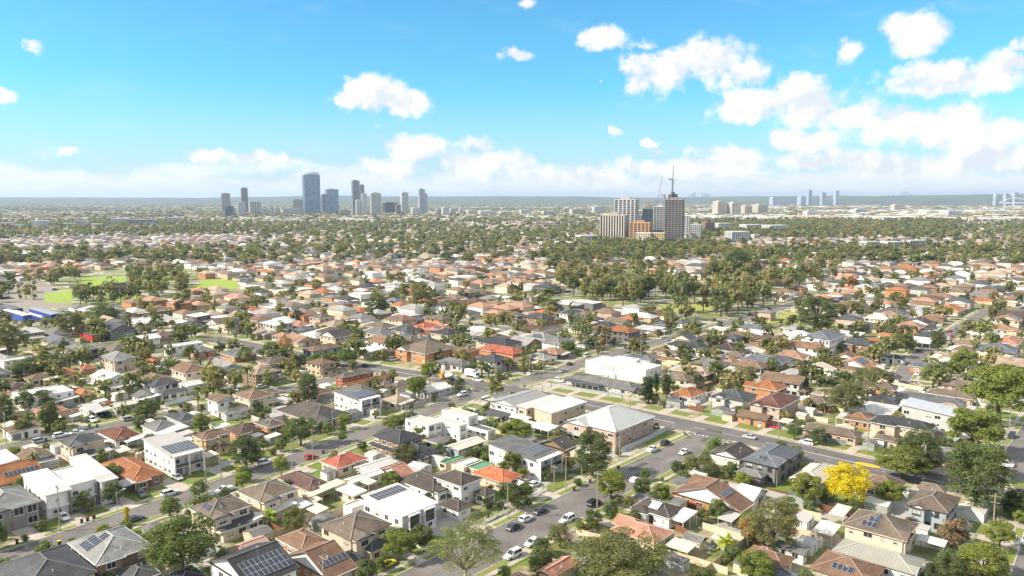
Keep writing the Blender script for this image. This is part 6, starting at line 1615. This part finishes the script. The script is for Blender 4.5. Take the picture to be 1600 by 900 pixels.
# ---------------------------------------------------------------- the suburb beyond the 300 nearest houses and trees
class Acc:
    def __init__(s): s.V=[];s.F=[];s.Cc=[];s.n=0
    def quads(s,V,Fq,col):
        s.V.append(V); s.F.append(Fq+s.n); s.Cc.append(col); s.n+=len(V)
    def mesh(s,name,m): return np_mesh(name,np.concatenate(s.V),np.concatenate(s.F),[M[m]],np.concatenate(s.Cc))
def rot2(V,a):
    c,s_=math.cos(a),math.sin(a); o=V.copy(); o[:,0]=V[:,0]*c-V[:,1]*s_; o[:,1]=V[:,0]*s_+V[:,1]*c; return o
def far_house(acc,x,y,wx,wy,h,rc,wc,flat=False,a=0.):
    o=.5; hs=min(wx,wy)/2; zr=h+(hs*.42 if not flat else .05); r0=(-wx/2+hs,0) if wx>=wy else (0,-wy/2+hs)
    r1=(-r0[0],-r0[1]); X,Y=wx/2,wy/2
    V=[(-X,-Y,0),(X,-Y,0),(X,Y,0),(-X,Y,0),(-X,-Y,h),(X,-Y,h),(X,Y,h),(-X,Y,h),(-X-o,-Y-o,h),(X+o,-Y-o,h),(X+o,Y+o,h),(-X-o,Y+o,h),(r0[0],r0[1],zr),(r1[0],r1[1],zr)]
    if wx>=wy: Rf=[(8,9,13,12),(10,11,12,13),(11,8,12,12),(9,10,13,13)]
    else: Rf=[(11,8,12,13),(9,10,13,12),(8,9,12,12),(10,11,13,13)]
    Fq=[(0,1,5,4),(1,2,6,5),(2,3,7,6),(3,0,4,7)]+Rf
    # triangles written as thin quads: the fourth corner sits just beside the third
    V=np.array(V,float); Fq=[list(f) for f in Fq]
    for f in Fq:
        if f[2]==f[3]:
            V=np.vstack([V,V[f[2]]+np.array([.02,.02,-.02])]); f[3]=len(V)-1
    V=rot2(V,a)+np.array([x,y,0]); C3=np.array([wc]*4+[rc]*4,float); acc.quads(V,np.array(Fq),C3)
def box_q(acc,x,y,wx,wy,z0,z1,c,a=0.):
    X,Y=wx/2,wy/2; V=rot2(np.array([(-X,-Y,z0),(X,-Y,z0),(X,Y,z0),(-X,Y,z0),(-X,-Y,z1),(X,-Y,z1),(X,Y,z1),(-X,Y,z1)],float),a)+np.array([x,y,0])
    acc.quads(V,np.array([(0,1,5,4),(1,2,6,5),(2,3,7,6),(3,0,4,7),(4,5,6,7)]),np.array([c]*5,float))
def rcol(): 
    c=np.array(RC[R.choice(RW)][1]); c=c*R.uniform(.9,1.25)+.015; g=c.mean(); return (c*.5+np.array((g*1.06,g,g*.93))*.5)*.92
ha=Acc()
def far_one(x,y):
    wx,wy=R.uniform(11,15),R.uniform(13,20); st=R.random()<.25; h=5.4 if st else 2.8; fl=R.random()<.12
    c=rcol() if not fl else np.array((.68,.68,.68)); far_house(ha,x,y,wx,wy,h,c,np.array(WC[R.choice(WW)][1])*R.uniform(.85,1.1),fl,R.uniform(-.06,.06))
    if R.random()<.8: box_q(ha,x+R.uniform(-4,4),y+R.choice((-1,1))*(wy/2+R.uniform(2,4)),R.uniform(3,8),R.uniform(2.5,4),2.1,2.35,np.array(R.choice([(.68,.68,.68),(.68,.68,.68),(.45,.45,.45),(.55,.5,.42),(.2,.2,.2)])))
    if R.random()<.35: box_q(ha,x+R.uniform(-6,6),y+R.choice((-1,1))*(wy/2+R.uniform(6,8)),3,3.5,0,2.3,np.array(R.choice([(.6,.6,.58),(.5,.45,.35),(.3,.32,.3)])))
for x,y,_ in []: pass
for d,vv,wl,fl,rc,rf,st,side in HOUSES_AUTO[NIND:]:
    q=vv[0]; far_house(ha,(q[0]+q[1])/2,(q[2]+q[3])/2,q[1]-q[0],q[3]-q[2],q[4],np.array(RC[rc][1]),np.array(WC[wl][1]),rf=='sk+x')
    if len(vv)>1: q=vv[1]; box_q(ha,(q[0]+q[1])/2,(q[2]+q[3])/2,q[1]-q[0],q[3]-q[2],q[4]-.2,q[4],np.array(RC[q[6]][1]))
fa=Acc()
def lump(x,y,s): return math.sin(x*.0061*s+1.3)+math.sin(y*.0074*s+.4)+math.sin((x+y)*.0043*s+2.1)
FBELT=[(-9999,352,-9999,372,.9)]
ly=930.
nfar=0
DT=[]
def tree_d(px,py,x,y):
    t=.62+.28*lump(x,y,1)
    if in_any(px,py,PARKS): t=(.95+.45*lump(x,y,3)) if px>800 else .7
    if 1080<px<1500 and 345<py<375: t=1.15
    if px<700 and 350<py<362: t=.85
    return t
f=905.
while f<2700:
    row=f*.72; r=-row
    while r<row:
        x,y=f*FX+r*RX+R.uniform(-3,3),f*FY+r*RY+R.uniform(-3,3); px,py=PX(x,y); r+=R.uniform(13,20)
        if not(-40<px<1640): continue
        if in_any(px,py,[p for p,_ in FIELDS]): continue
        dd=tree_d(px,py,x,y); park=in_any(px,py,PARKS)
        if (not park or (px>800 and R.random()<.45)) and R.random()<.82-.45*max(0,dd-.6): far_one(x,y)
        if R.random()<dd*.9:
            DT.append((x+R.uniform(-8,8),y+R.uniform(-9,9),R.uniform(7,16)*(1.15 if park or dd>1 else 1)))
    f+=R.uniform(17,21)*(1 if f<1700 else 1.35)
o=put('houses',ha.mesh('far houses','far')); o['kind']='stuff'; o['label']='mass of further suburban houses'
rng=np.random.default_rng(3)
TPL=[]
for i in range(5):
    cs,P,Nn=crown_points(rng,11,7,(0,0,.54),(.32,.32,.38),.2,-.85,(.5,1)); V,Fq=leaf_quads(P,Nn,.23,rng,.85); TPL.append((V,Fq))
TPH=[]
for i in range(4):
    cs,P,Nn=crown_points(rng,22,11,(0,0,.52),(.36,.36,.4),.15,-.85,(.5,1)); V,Fq=leaf_quads(P,Nn,.15,rng,.85); TPH.append((V,Fq))
TCOL=[(.15,.165,.066),(.18,.18,.074),(.205,.19,.084),(.235,.205,.096),(.125,.142,.064),(.19,.195,.076)]
def far_tree(x,y,h,w,tp):
    V,Fq=tp[R.randrange(len(tp))]; V=rot2(V*np.array([w,w,h]),R.uniform(0,6.28))+np.array([x,y,0])
    c=np.array(R.choice(TCOL))*R.uniform(.75,1.25)
    if R.random()<.006: c=np.array((.3,.13,.05))
    fa.quads(V,Fq,np.tile(c,(len(Fq),1)))
    box_q(fa,x,y,.5,.5,0,h*.5,np.array((.1,.08,.06)))
for x,y,w,h in FART: far_tree(x,y,h,w,TPH)
for x,y,h in DT: far_tree(x,y,h,h*R.uniform(.85,1.25),TPL if dist(x,y)>1300 else TPH)
o=put('tree_canopy',fa.mesh('far trees','leafA')); o['kind']='stuff'; o['label']='mass of trees spread through the far suburb'
# ---------------------------------------------------------------- beyond 2.5 km: canopy and low blocks out to the hills
ca=Acc(); ba=Acc()
blob=[]
for i in range(4):
    V=[];n=7
    for k,(rr,zz) in enumerate(((.5,.0),(.62,.45),(.4,.85))):
        for j in range(n): t=2*math.pi*j/n; q=rr*rng.uniform(.75,1.2); V.append((q*math.cos(t),q*math.sin(t),zz*rng.uniform(.85,1.1)))
    V.append((0,0,1.)); Fq=[]
    for k in range(2):
        for j in range(n): Fq.append((k*n+j,k*n+(j+1)%n,(k+1)*n+(j+1)%n,(k+1)*n+j))
    blob.append((np.array(V,float),np.array(Fq)))
f=2680.
while f<9200:
    st=f/130; row=f*.7; r=-row
    while r<row:
        x,y=f*FX+r*RX,f*FY+r*RY; px,py=PX(x,y); r+=st*R.uniform(.7,1.5)
        if not(-30<px<1630): continue
        g=lump(x,y,.55)
        if R.random()<.50+.14*g:
            V,Fq=blob[R.randrange(4)]; s=st*R.uniform(.9,1.7); hh=R.uniform(8,16); q=rot2(V*np.array([s,s,hh]),R.uniform(0,6))+np.array([x+R.uniform(-9,9),y+R.uniform(-9,9),-1])
            c=np.array(R.choice(TCOL))*R.uniform(.65,1.1); ca.quads(q,Fq,np.tile(c,(len(Fq),1)))
        else:
            big=px>1080 and R.random()<.5
            w=R.uniform(12,24) if not big else R.uniform(40,110)
            [box_q(ba,x+R.uniform(-60,60),y+R.uniform(-60,60),R.uniform(10,20),R.uniform(8,14),0,R.uniform(5,10),np.array(R.choice([(.6,.56,.5),(.5,.4,.33),(.66,.64,.6)])),R.uniform(0,1.5)) for _ in range(2)]; box_q(ba,x,y,w,w*R.uniform(.4,.8),0,R.uniform(4,9)*(1.3 if big else 1),np.array(R.choice([(.6,.6,.58),(.68,.68,.68),(.5,.42,.36),(.4,.22,.15),(.3,.28,.27)])),R.uniform(0,1.5))
    f+=st*1.15
o=put('woodland',ca.mesh('distant canopy','far')); o['kind']='stuff'
o=put('distant_buildings',ba.mesh('distant buildings','far')); o['kind']='stuff'
# ---------------------------------------------------------------- hills on the horizon
def hills():
    na,nr=260,34; V=[]; 
    ph=[R.uniform(0,6) for _ in range(12)]
    for j in range(nr):
        d=8200+ (j/(nr-1))**1.3*15000
        for i in range(na):
            a=-.72+1.44*i/(na-1); px=800+F*math.tan(a); k=min(1,max(0,(d-8200)/5200)); k=k*k*(3-2*k)
            top=(98+24*min(1,max(0,px/1600)))
            z=k*(top+13*math.sin(a*9+ph[0])+8*math.sin(a*23+ph[1]+d*.0007)+3.5*math.sin(a*61+ph[2]+d*.002)+2.2*math.sin(a*140+ph[3]+d*.004)+R.uniform(-2,2.6))
            if d>14500: z*=1-.3*min(1,(d-14500)/6000)
            s,c=math.sin(a),math.cos(a); V.append(((c*FX+s*RX)*d,(c*FY+s*RY)*d,z-1.5))
    Fq=[(j*na+i,j*na+i+1,(j+1)*na+i+1,(j+1)*na+i) for j in range(nr-1) for i in range(na-1)]
    def m_h(h,b,o):
        n=h.noise(pos(h),.0035,8,.75); n2=h.noise(pos(h),.012,3,.6)
        c=h.mix(h.sm(n.outputs[0],.4,.62),(.045,.06,.04),(.12,.125,.08)); c=h.mix(h.sm(n2.outputs[0],.68,.72),c,(.4,.39,.36)); base(h,b,c)
    M['hill']=mat('wooded hills',m_h,.95)
    me=np_mesh('hills',np.array(V),np.array(Fq),[M['hill']]); o=put('hills',me); o['kind']='structure'
hills()
# ---------------------------------------------------------------- towers
def tower(px0,px1,ytop,ybase,style,wall,glass,label,cat='tower',name='tower',D=None,yaw=.42,nfl=None,lm=None,ratio=.75,extra=None):
    pc=(px0+px1)/2
    if D is None: x,y=G(pc,ybase); 
    else:
        u=(pc-800)/F; x,y=D*FX+u*D*RX,D*FY+u*D*RY
    d=dist(x,y); app=(px1-px0)*d/F; sl_=math.sqrt(1+((pc-800)/F)**2)
    w=app/(math.cos(yaw)+ratio*abs(math.sin(yaw))); dp=w*ratio
    v=-(ytop-450)/F; h=H+d*( -SP+v*CP)/(CP+v*SP)
    rz=TH-math.pi/2+yaw
    # local -y faces the camera
    rz=math.atan2(FY,FX)-math.pi/2+yaw
    r=thing(name,label,cat,(x,y,0),None,rz=rz,lm=lm)
    X,Y=w/2,dp/2; fh=3.3 if h<70 else 3.7
    b=MB(); b.box(-X,-Y,0,X,Y,h-.5); put('core',b.mesh('tower core',[M['towerglass']]),r,color=glass)
    nf=max(2,int(h/fh)); e=.35
    if style in('h','hv','c','low'):
        b=MB(); t=.9 if style!='c' else .5
        for i in range(1,nf+1):
            z=h*i/nf; e2=.45 if style!='c' else 1.2; b.box(-X-e2,-Y-e2,z-t*(1.3 if style=='low' else 1),X+e2,Y+e2,z)
        o=put('floor_slabs',b.mesh('floor slabs',[M['facade']]),r,color=wall); o['kind']='stuff'
    if style in('v','hv','g','low','c'):
        b=MB(); sp={'v':max(3.2,w/9),'hv':max(5,w/5),'g':max(6,w/6),'low':max(4,w/10),'c':6}[style]; fw={'v':sp*.46,'hv':sp*.28,'g':.5,'low':sp*.35,'c':.6}[style]; e3=.7
        n=max(2,round(w/sp)); m=max(2,round(dp/sp))
        for i in range(n+1):
            xx=-X+w*i/n; b.box(xx-fw/2,-Y-e3,0,xx+fw/2,-Y+.2,h-.2); b.box(xx-fw/2,Y-.2,0,xx+fw/2,Y+e3,h-.2)
        for i in range(m+1):
            yy=-Y+dp*i/m; b.box(-X-e3-.03,yy-fw/2,0,-X+.2,yy+fw/2,h-.23); b.box(X-.2,yy-fw/2,0,X+e3+.03,yy+fw/2,h-.23)
        o=put('facade_piers',b.mesh('piers',[M['facade']]),r,color=wall); o['kind']='stuff'
    b=MB(); b.box(-X-.75,-Y-.75,h-.45,X+.75,Y+.75,h+.8); put('parapet',b.mesh('parapet',[M['facade']]),r,color=wall)
    if h>25: b=MB(); b.box(-X*.5,-Y*.5,h+.81,X*.4,Y*.5,h+4.5); put('plant_room',b.mesh('plant room',[M['facade']]),r,color=tuple(c*.7 for c in wall))
    if extra: extra(r,X,Y,h)
    return x,y,h,rz
GREY=(.45,.47,.5); LGT=(.6,.6,.6); BL=(.16,.22,.3); DK=(.05,.06,.08); BRN=(.3,.25,.24); CRW=(.62,.56,.48)
def crest(r,X,Y,h):
    b=MB(); b.tube([(-X*.6,0,h-1),(-X*.25,0,h+4),(X*.15,0,h+5.5),(X*.55,0,h+4),(X*.9,0,h-1)],[Y*.5]*5,0,8); put('curved_crest',b.mesh('crest',[M['facade']]),r,color=GREY)
T=tower
T(346,361,302.5,331,'v',(.36,.31,.3),DK,"squat brown grey tower at the left end of the left skyline",lm='the squat brown grey tower')
T(377.5,388.5,294,334,'v',(.28,.23,.23),DK,"slender dark brown tower at the left end of the skyline",lm='the slender dark brown tower')
T(351,366,322,340,'g',(.2,.25,.32),(.05,.09,.16),"blue glass cube block below the squat brown tower")
T(371.5,384.5,316,339,'v',LGT,BL,"white ribbed mid height tower beside the slender brown tower")
T(389,409,315,335,'hv',LGT,DK,"white partly clad block with cranes above it")
T(473,502,273.5,336,'g',(.3,.38,.5),(.13,.19,.29),"tallest wide blue glass tower of the left skyline",lm='the tallest blue glass tower',extra=crest)
T(503,511,304,335,'g',(.3,.33,.38),BL,"narrow blue slab close beside the tallest glass tower")
T(508,530,296,334.5,'g',(.4,.48,.57),(.17,.25,.34),"broad pale blue glass tower right of the tallest tower")
T(550,563,282.5,337,'v',(.3,.32,.36),DK,"tall grey ribbed tower, second highest in the left skyline",lm='the tall grey ribbed tower')
T(562.5,570,289,336,'v',(.36,.37,.4),DK,"slim grey tower stuck to the tall ribbed tower")
T(556,564.5,313,338,'v',LGT,BL,"short white tower at the foot of tall ribbed tower")
T(565.5,573.5,303,338,'hv',LGT,BL,"pale stepped tower between two ribbed towers")
T(577.5,596,302,338,'v',(.55,.58,.56),(.1,.12,.14),"wide pale green ribbed tower right of the grey pair")
T(598,622,317,334,'g',(.1,.12,.16),(.03,.04,.06),"low dark glass office block in the skyline")
T(618,627,320,337,'h',(.5,.36,.3),DK,"low pinkish block before the white twin topped tower")
T(626,638.5,301,333,'v',(.62,.64,.66),DK,"white tower with dark twin top notches")
T(654,664.5,296,337,'v',(.42,.44,.48),BL,"tall grey tower with dark cap at the right of left skyline",lm='the tall capped grey tower')
T(664,668,303,336,'v',(.42,.45,.5),BL,"thin blue grey slab attached to capped grey tower")
T(642,656,325,338,'low',LGT,DK,"white low apartment block at the foot of capped tower")
for i,(a,c,t_,b_) in enumerate([(680,690,326,337),(690,702,325,338),(702,712,326,337),(716,724,327,337),(728,745,329,337)]):
    T(a,c,t_,b_,'low',LGT,DK,"low white apartment block right of the left skyline",'apartment block','apartment_block')
for a,c,t_,b_,cl in[(52,77,345,357,LGT),(100,119,349,356,LGT),(120,137,345,356,(.5,.5,.5)),(138,160,350,356,LGT),(174,200,342,353,(.5,.5,.52)),(201,241,343,353,(.3,.32,.36)),(217,240,336,343,(.5,.32,.22)),(0,20,348,357,LGT),(20,35,351,357,LGT),(262,285,340,350,CRW),(410,420,326,337,LGT),(425,438,325,336,LGT),(442,470,326,337,(.5,.52,.55)),(458,474,312,335,(.55,.5,.47)),(530,548,328,338,(.5,.4,.34)),(748,775,330,338,LGT),(780,800,331,338,CRW),(812,830,328,337,LGT),(846,870,330,338,LGT),(890,915,327,337,CRW),(925,945,323,333,LGT)]:
    T(a,c,t_,b_,'low',cl,DK,"low %s block on the distant left plain"%('white' if cl==LGT else 'grey' if cl[0]==cl[1] else 'tan'),'apartment block','apartment_block',yaw=.3,ratio=.5)
# right hand cluster
T(959,997,312,376,'hv',(.55,.54,.52),(.035,.045,.06),"white and dark grid tower behind the striped beige tower",yaw=-.38,lm='the white and dark grid tower')
T(937,982,336,379,'v',(.5,.44,.38),(.03,.035,.045),"beige striped tower at the left of the near tower cluster",yaw=-.38,lm='the beige striped tower')
T(1003,1021,326,371,'g',(.15,.2,.22),(.04,.06,.07),"dark green glass tower between grid tower and scaffolding",yaw=-.38)
T(983,1019,348,380,'hv',(.5,.3,.17),(.04,.04,.05),"orange brick mid rise block with dark windows",yaw=-.38,lm='the orange brick mid rise')
T(1020,1043,323,379,'c',(.5,.52,.53),(.1,.12,.13),"partly clad concrete tower left of the scaffolded tower",yaw=-.38)
T(1037,1068,312,381,'c',(.3,.27,.26),(.07,.065,.065),"dark scaffolded tower under construction with crane on top",yaw=-.38,lm='the scaffolded tower')
T(1043.5,1056,304,311.8,'g',(.16,.15,.15),(.05,.05,.05),"concrete lift core rising from scaffolded tower top",'tower core','lift_core',D=1425)
T(1067,1077,337,370,'hv',LGT,DK,"slim white tower right of the scaffolded tower",yaw=-.38)
T(993,1019,364,382,'low',CRW,(.1,.08,.06),"cream low apartments before the orange brick block",'apartment block','apartment_block',yaw=-.38)
T(1018,1040,364,382,'low',(.6,.48,.28),(.06,.06,.07),"yellow and white low apartments at the scaffolded tower",'apartment block','apartment_block',yaw=-.38)
T(1040,1052,365,381,'low',LGT,DK,"small white rounded block under the scaffolded tower",'apartment block','apartment_block',yaw=-.38)
T(1078,1096,351,374,'low',(.42,.42,.43),DK,"grey mid rise block stepping down right of the slim white tower",'apartment block','apartment_block',yaw=-.38)
T(985,1004,336,372,'hv',(.33,.33,.35),(.05,.06,.07),"grey tower peeping between grid tower and green glass tower",yaw=-.38)
T(960,1085,372,380,'low',(.4,.36,.32),DK,"long low podium block at the foot of the near towers",'podium','podium',yaw=-.2,ratio=.25)
for a,c,t_,b_,lab in[(1114,1133,315,338,"left cream high rise of the pair right of the cluster"),(1136,1156,317,338,"right cream high rise of the pair"),(1157,1174,322,336,"pale mid rise right of the cream pair"),(1175,1198,320,335,"bluish mid rise at the end of the cream group")]:
    T(a,c,t_,b_,'hv',(.62,.57,.48),(.15,.14,.13),lab,'high rise','high_rise')
for a,c,t_,b_,st,cl in[(1097,1115,348,368,'low',(.3,.2,.17)),(1116,1141,349,363,'low',LGT),(1134,1168,362,379,'v',(.6,.63,.62)),(1157,1190,351,363,'low',LGT),(1192,1230,352,364,'low',LGT),(1344,1372,378,393,'low',(.45,.45,.46)),(1375,1408,378,393,'low',LGT),(1411,1440,376,391,'low',(.5,.5,.52)),(900,936,368,380,'low',LGT),(1470,1500,330,340,'low',LGT),(1392,1406,320,331,'low',CRW),(1175,1186,367,376,'low',LGT),(1255,1275,330,340,'low',LGT),(1330,1352,327,335,'low',LGT)]:
    T(a,c,t_,b_,st,cl,DK,"low %s apartment block on the right plain"%('white' if cl==LGT else 'brick' if cl[0]>cl[1]*1.3 else 'pale' if cl!=CRW else 'cream'),'apartment block','apartment_block',yaw=.3,ratio=.6)
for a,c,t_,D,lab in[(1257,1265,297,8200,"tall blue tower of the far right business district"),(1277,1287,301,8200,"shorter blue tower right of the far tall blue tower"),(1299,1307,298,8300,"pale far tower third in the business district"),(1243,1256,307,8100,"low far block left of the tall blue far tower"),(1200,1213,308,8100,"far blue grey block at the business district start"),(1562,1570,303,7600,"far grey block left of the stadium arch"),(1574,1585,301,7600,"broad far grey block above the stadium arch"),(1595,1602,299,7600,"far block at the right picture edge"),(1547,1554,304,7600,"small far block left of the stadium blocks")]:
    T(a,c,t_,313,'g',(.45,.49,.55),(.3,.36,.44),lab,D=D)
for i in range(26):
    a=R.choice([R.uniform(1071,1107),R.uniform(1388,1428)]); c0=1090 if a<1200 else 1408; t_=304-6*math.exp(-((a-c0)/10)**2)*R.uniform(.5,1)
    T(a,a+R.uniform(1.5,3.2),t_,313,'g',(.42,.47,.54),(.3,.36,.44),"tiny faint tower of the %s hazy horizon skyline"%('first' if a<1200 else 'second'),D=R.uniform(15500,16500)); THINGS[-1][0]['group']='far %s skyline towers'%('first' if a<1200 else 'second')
# stadium arch and the far bridge arch
def arch(px0,px1,ytop,ybase,D,label,name,col,rad):
    b=MB(); P=[]
    for t in np.linspace(0,1,15):
        px=px0+(px1-px0)*t; yy=ybase+(ytop-ybase)*(1-(2*t-1)**2); u=(px-800)/F; x,y=D*FX+u*D*RX,D*FY+u*D*RY; v=-(yy-450)/F; P.append((x,y,H+D*(-SP+v*CP)/(CP+v*SP)))
    o=P[0]; b.tube([(p[0]-o[0],p[1]-o[1],p[2]) for p in P],rad,0,6); r=thing(name,label,name.replace('_',' '),(o[0],o[1],0)); put('arch',b.mesh('arch',[M['facade']]),r,color=col)
    b=MB(); b.bar((0,0,P[0][2]),(P[-1][0]-o[0],P[-1][1]-o[1],P[-1][2]),rad*2,0,rad*3); put('deck' if 'bridge' in name else 'stand',b.mesh('deck',[M['facade']]),r,color=col)
arch(1557,1606,309.5,317,6500,"white arched stadium roof at the right edge of the horizon",'stadium',(.7,.7,.7),3.5)
arch(1507,1528,303.5,308,15000,"faint steel bridge arch on the far right horizon",'bridge',(.4,.43,.47),3)
# cranes
def crane(px,ybase,ytop,D,jib,label,col,luff=None):
    u=(px-800)/F; x,y=D*FX+u*D*RX,D*FY+u*D*RY
    Z=lambda yy:H+D*(-SP-(yy-450)/F*CP)/(CP-(yy-450)/F*SP)
    z0,z1=Z(ybase),Z(ytop); r=thing('tower_crane',label,'crane',(x,y,0)); b=MB(); w=1.
    for sx_ in(-w,w):
        for sy_ in(-w,w): b.bar((sx_,sy_,z0),(sx_,sy_,z1),.35)
    z=z0
    while z<z1-2: b.bar((-w,-w,z),(w,-w,z+2),.22); b.bar((w,w,z),(-w,w,z+2),.22); b.bar((-w,w,z),(-w,-w,z+2),.22); b.bar((w,-w,z),(w,w,z+2),.22); z+=2
    put('mast',b.mesh('crane mast',[M['facade']]),r,color=col)
    b=MB(); dx,dz=jib[0]*D/F,jib[1]*D/F
    p=(RX*dx,RY*dx,z1+dz); b.bar((0,0,z1),p,.9); b.bar((0,0,z1+3),p,.3); b.bar((0,0,z1),(-RX*8,-RY*8,z1+2),1.6); put('jib',b.mesh('crane jib',[M['facade']]),r,color=col)
    b=MB(); b.box(-1.3,-1.3,z1-1,1.3,1.3,z1+2); put('cab',b.mesh('crane cab',[M['facade']]),r,color=(.2,.2,.2))
crane(1048.8,304,281,1430,(.6,21),"dark tower crane standing on the scaffolded tower core",(.08,.08,.09))
crane(1025,323,316,1425,(-5,-0.) if False else (8,40),"pale luffing crane leaning over the scaffolded tower",(.3,.3,.32))
crane(1036.8,312,306,1420,(.1,3),"small red climbing crane on the tower roof edge",(.5,.1,.06))
crane(1012,326,317,1440,(1,4),"orange crane over the dark green glass tower",(.55,.25,.1))
for i,(px,yb,yt,j) in enumerate([(423,337,321,(-8,13)),(431,337,319,(3,14)),(441,337,324,(12,14)),(413,336,325,(-4,10))]):
    crane(px,yb,yt,3600,j,["left white crane of the far building site","tall white crane of the far building site","white crane with long right jib on the far site","small white crane at the far site edge"][i],(.65,.65,.66))
# blue warehouse, red workshop, sports pavilion, large halls
def hall(px0,py0,px1,py1,h,rc,wc,label,cat,name='warehouse',stripe=None):
    xa,yb=G(px0,py0,h); xb,ya=G(px1,py1,h); xa,xb=min(xa,xb),max(xa,xb); ya,yb=min(ya,yb),max(ya,yb); ox,oy=(xa+xb)/2,(ya+yb)/2; X,Y=(xb-xa)/2,(yb-ya)/2
    r=thing(name,label,cat,(ox,oy,0)); b=MB()
    for f in[((-X,-Y),(X,-Y)),((X,-Y),(X,Y)),((X,Y),(-X,Y)),((-X,Y),(-X,-Y))]: b.face([(*f[0],0),(*f[1],0),(*f[1],h),(*f[0],h)])
    put('wall',b.mesh('hall wall',[M['plain']]),r,color=wc)
    b,g,cp,sl,gab=roof_mesh(-X,X,-Y,Y,h,'gx' if X>Y else 'gy','metal',pitch=6,over=.4,ridge=False); put('roof',b.mesh('hall roof',[M['metal']],uv=True),r,color=rc)
    if stripe: b=MB(); b.box(-X-.06,-Y-.06,h*.35,X+.06,-Y-.01,h*.6); b.box(-X-.06,-Y,h*.35,-X-.01,Y,h*.6); put('stripe',b.mesh('stripe',[M['plain']]),r,color=stripe)
    for i in range(5):
        x=-X+2*X*(i+.5)/5; b=MB(); b.box(x-1.2,-Y-.1,.2,x+1.2,-Y-.02,h*.3); put('roller_door',b.mesh('roller door',[M['plain']]),r,color=(.5,.5,.5))
    claim((xa,xb,ya,yb))
hall(45,482,97,490,6,(.3,.31,.33),(.02,.06,.33),"bright blue walled warehouse at the left edge",'warehouse',stripe=(.65,.66,.7))
hall(5,484,50,492,4.5,(.62,.6,.57),(.03,.07,.3),"low pale roofed blue shop beside the blue warehouse",'shop','shop')
hall(0,478,36,482,5,(.12,.12,.13),(.1,.1,.11),"dark long shop at the left picture edge",'shop','shop')
hall(158,444,206,440,5,(.16,.17,.18),(.2,.2,.2),"dark roofed sports pavilion between the playing fields",'pavilion','pavilion')
hall(124,518,160,522,4,(.08,.08,.08),(.35,.03,.03),"small red workshop at the left car yard",'workshop','workshop')
hall(236,470,280,468,4.5,(.68,.68,.66),(.5,.1,.06),"white roofed hall with red wall by the sports field",'hall','hall')
hall(750,402,845,408,6,(.3,.12,.09),(.4,.2,.13),"long red roofed school building in the middle distance",'school','school')
hall(1,398,70,392,6,(.66,.66,.66),(.5,.5,.5),"long white roofed warehouse at left distance",'warehouse')
hall(870,377,945,383,6,(.68,.67,.66),(.6,.58,.55),"long white roofed hall at the foot of the beige striped tower",'hall','hall')
# ---------------------------------------------------------------- labels: every repeat is told apart by what it stands next to
LM=[(lm,o.location.x,o.location.y) for o,lm in THINGS if lm]
def key(s): return ' '.join(s.lower().split())
ORD=['','second ','third ','fourth ','fifth ','sixth ','seventh ','eighth ','ninth ','tenth ']
def tell_apart():
    groups={}
    for o,lm in THINGS:
        if 'horizon skyline' not in o['label']: groups.setdefault(key(o['label']),[]).append(o)
    used=set(groups)
    todo={}
    for k,os_ in groups.items():
        if len(os_)<2: continue
        for o in os_:
            x,y=o.location.x,o.location.y; px,py=PX(x,y,1)
            best=sorted(LM,key=lambda q:(math.hypot(q[1]-x,q[2]-y)))[0]
            qx,qy=PX(best[1],best[2],1); D=math.hypot(best[1]-x,best[2]-y)
            if abs(px-qx)>1.6*abs(py-qy)*1.2: rel='left of' if px<qx else 'right of'
            else: rel='behind' if py<qy else 'in front of'
            todo.setdefault((k,rel,best[0]),[]).append((D,o))
    for (k,rel,nm),L in todo.items():
        L.sort(key=lambda q:q[0])
        for i,(D,o) in enumerate(L):
            b=o['label']; tail=('%s %s'%(rel,nm)) if i==0 and len(L)==1 else ('%s %s %s'%('nearest' if i==0 else ORD[i].strip()+' nearest' if i<10 else 'far',rel,nm))
            s='%s, %s'%(b,tail); w=s.split()
            if len(w)>16: s='%s, %s'%(' '.join(b.split()[:max(3,16-len(tail.split()))]),tail)
            o['label']=s
tell_apart()
# ---------------------------------------------------------------- the air between
def haze():
    b=MB(); Pf=[(-300,-1500),(-300,1500),(24500,19000),(24500,-19000)]; P=[(f*FX+r*RX,f*FY+r*RY) for f,r in Pf]; z0,z1=-3.,240.
    bo=[(x,y,z0) for x,y in P]; to=[(x,y,z1) for x,y in P]
    b.face(to[::1]); b.face(bo[::-1])
    for i in range(4): j=(i+1)%4; b.face([bo[i],bo[j],to[j],to[i]])
    m=bpy.data.materials.new('air'); m.use_nodes=True; nt=m.node_tree; nt.nodes.clear(); o=nd(nt,'ShaderNodeOutputMaterial'); v=nd(nt,'ShaderNodeVolumePrincipled')
    v.inputs['Color'].default_value=(.6,.78,1,1); v.inputs['Density'].default_value=HAZE; v.inputs['Anisotropy'].default_value=0.2
    lk(nt,v.outputs[0],o.inputs['Volume']); ob=put('haze',b.mesh('haze',[m])); ob['kind']='stuff'
HAZE=5.4e-5
haze()
S.cycles.volume_bounces=0; S.cycles.max_bounces=5; S.cycles.diffuse_bounces=3; S.cycles.glossy_bounces=2; S.cycles.transmission_bounces=3
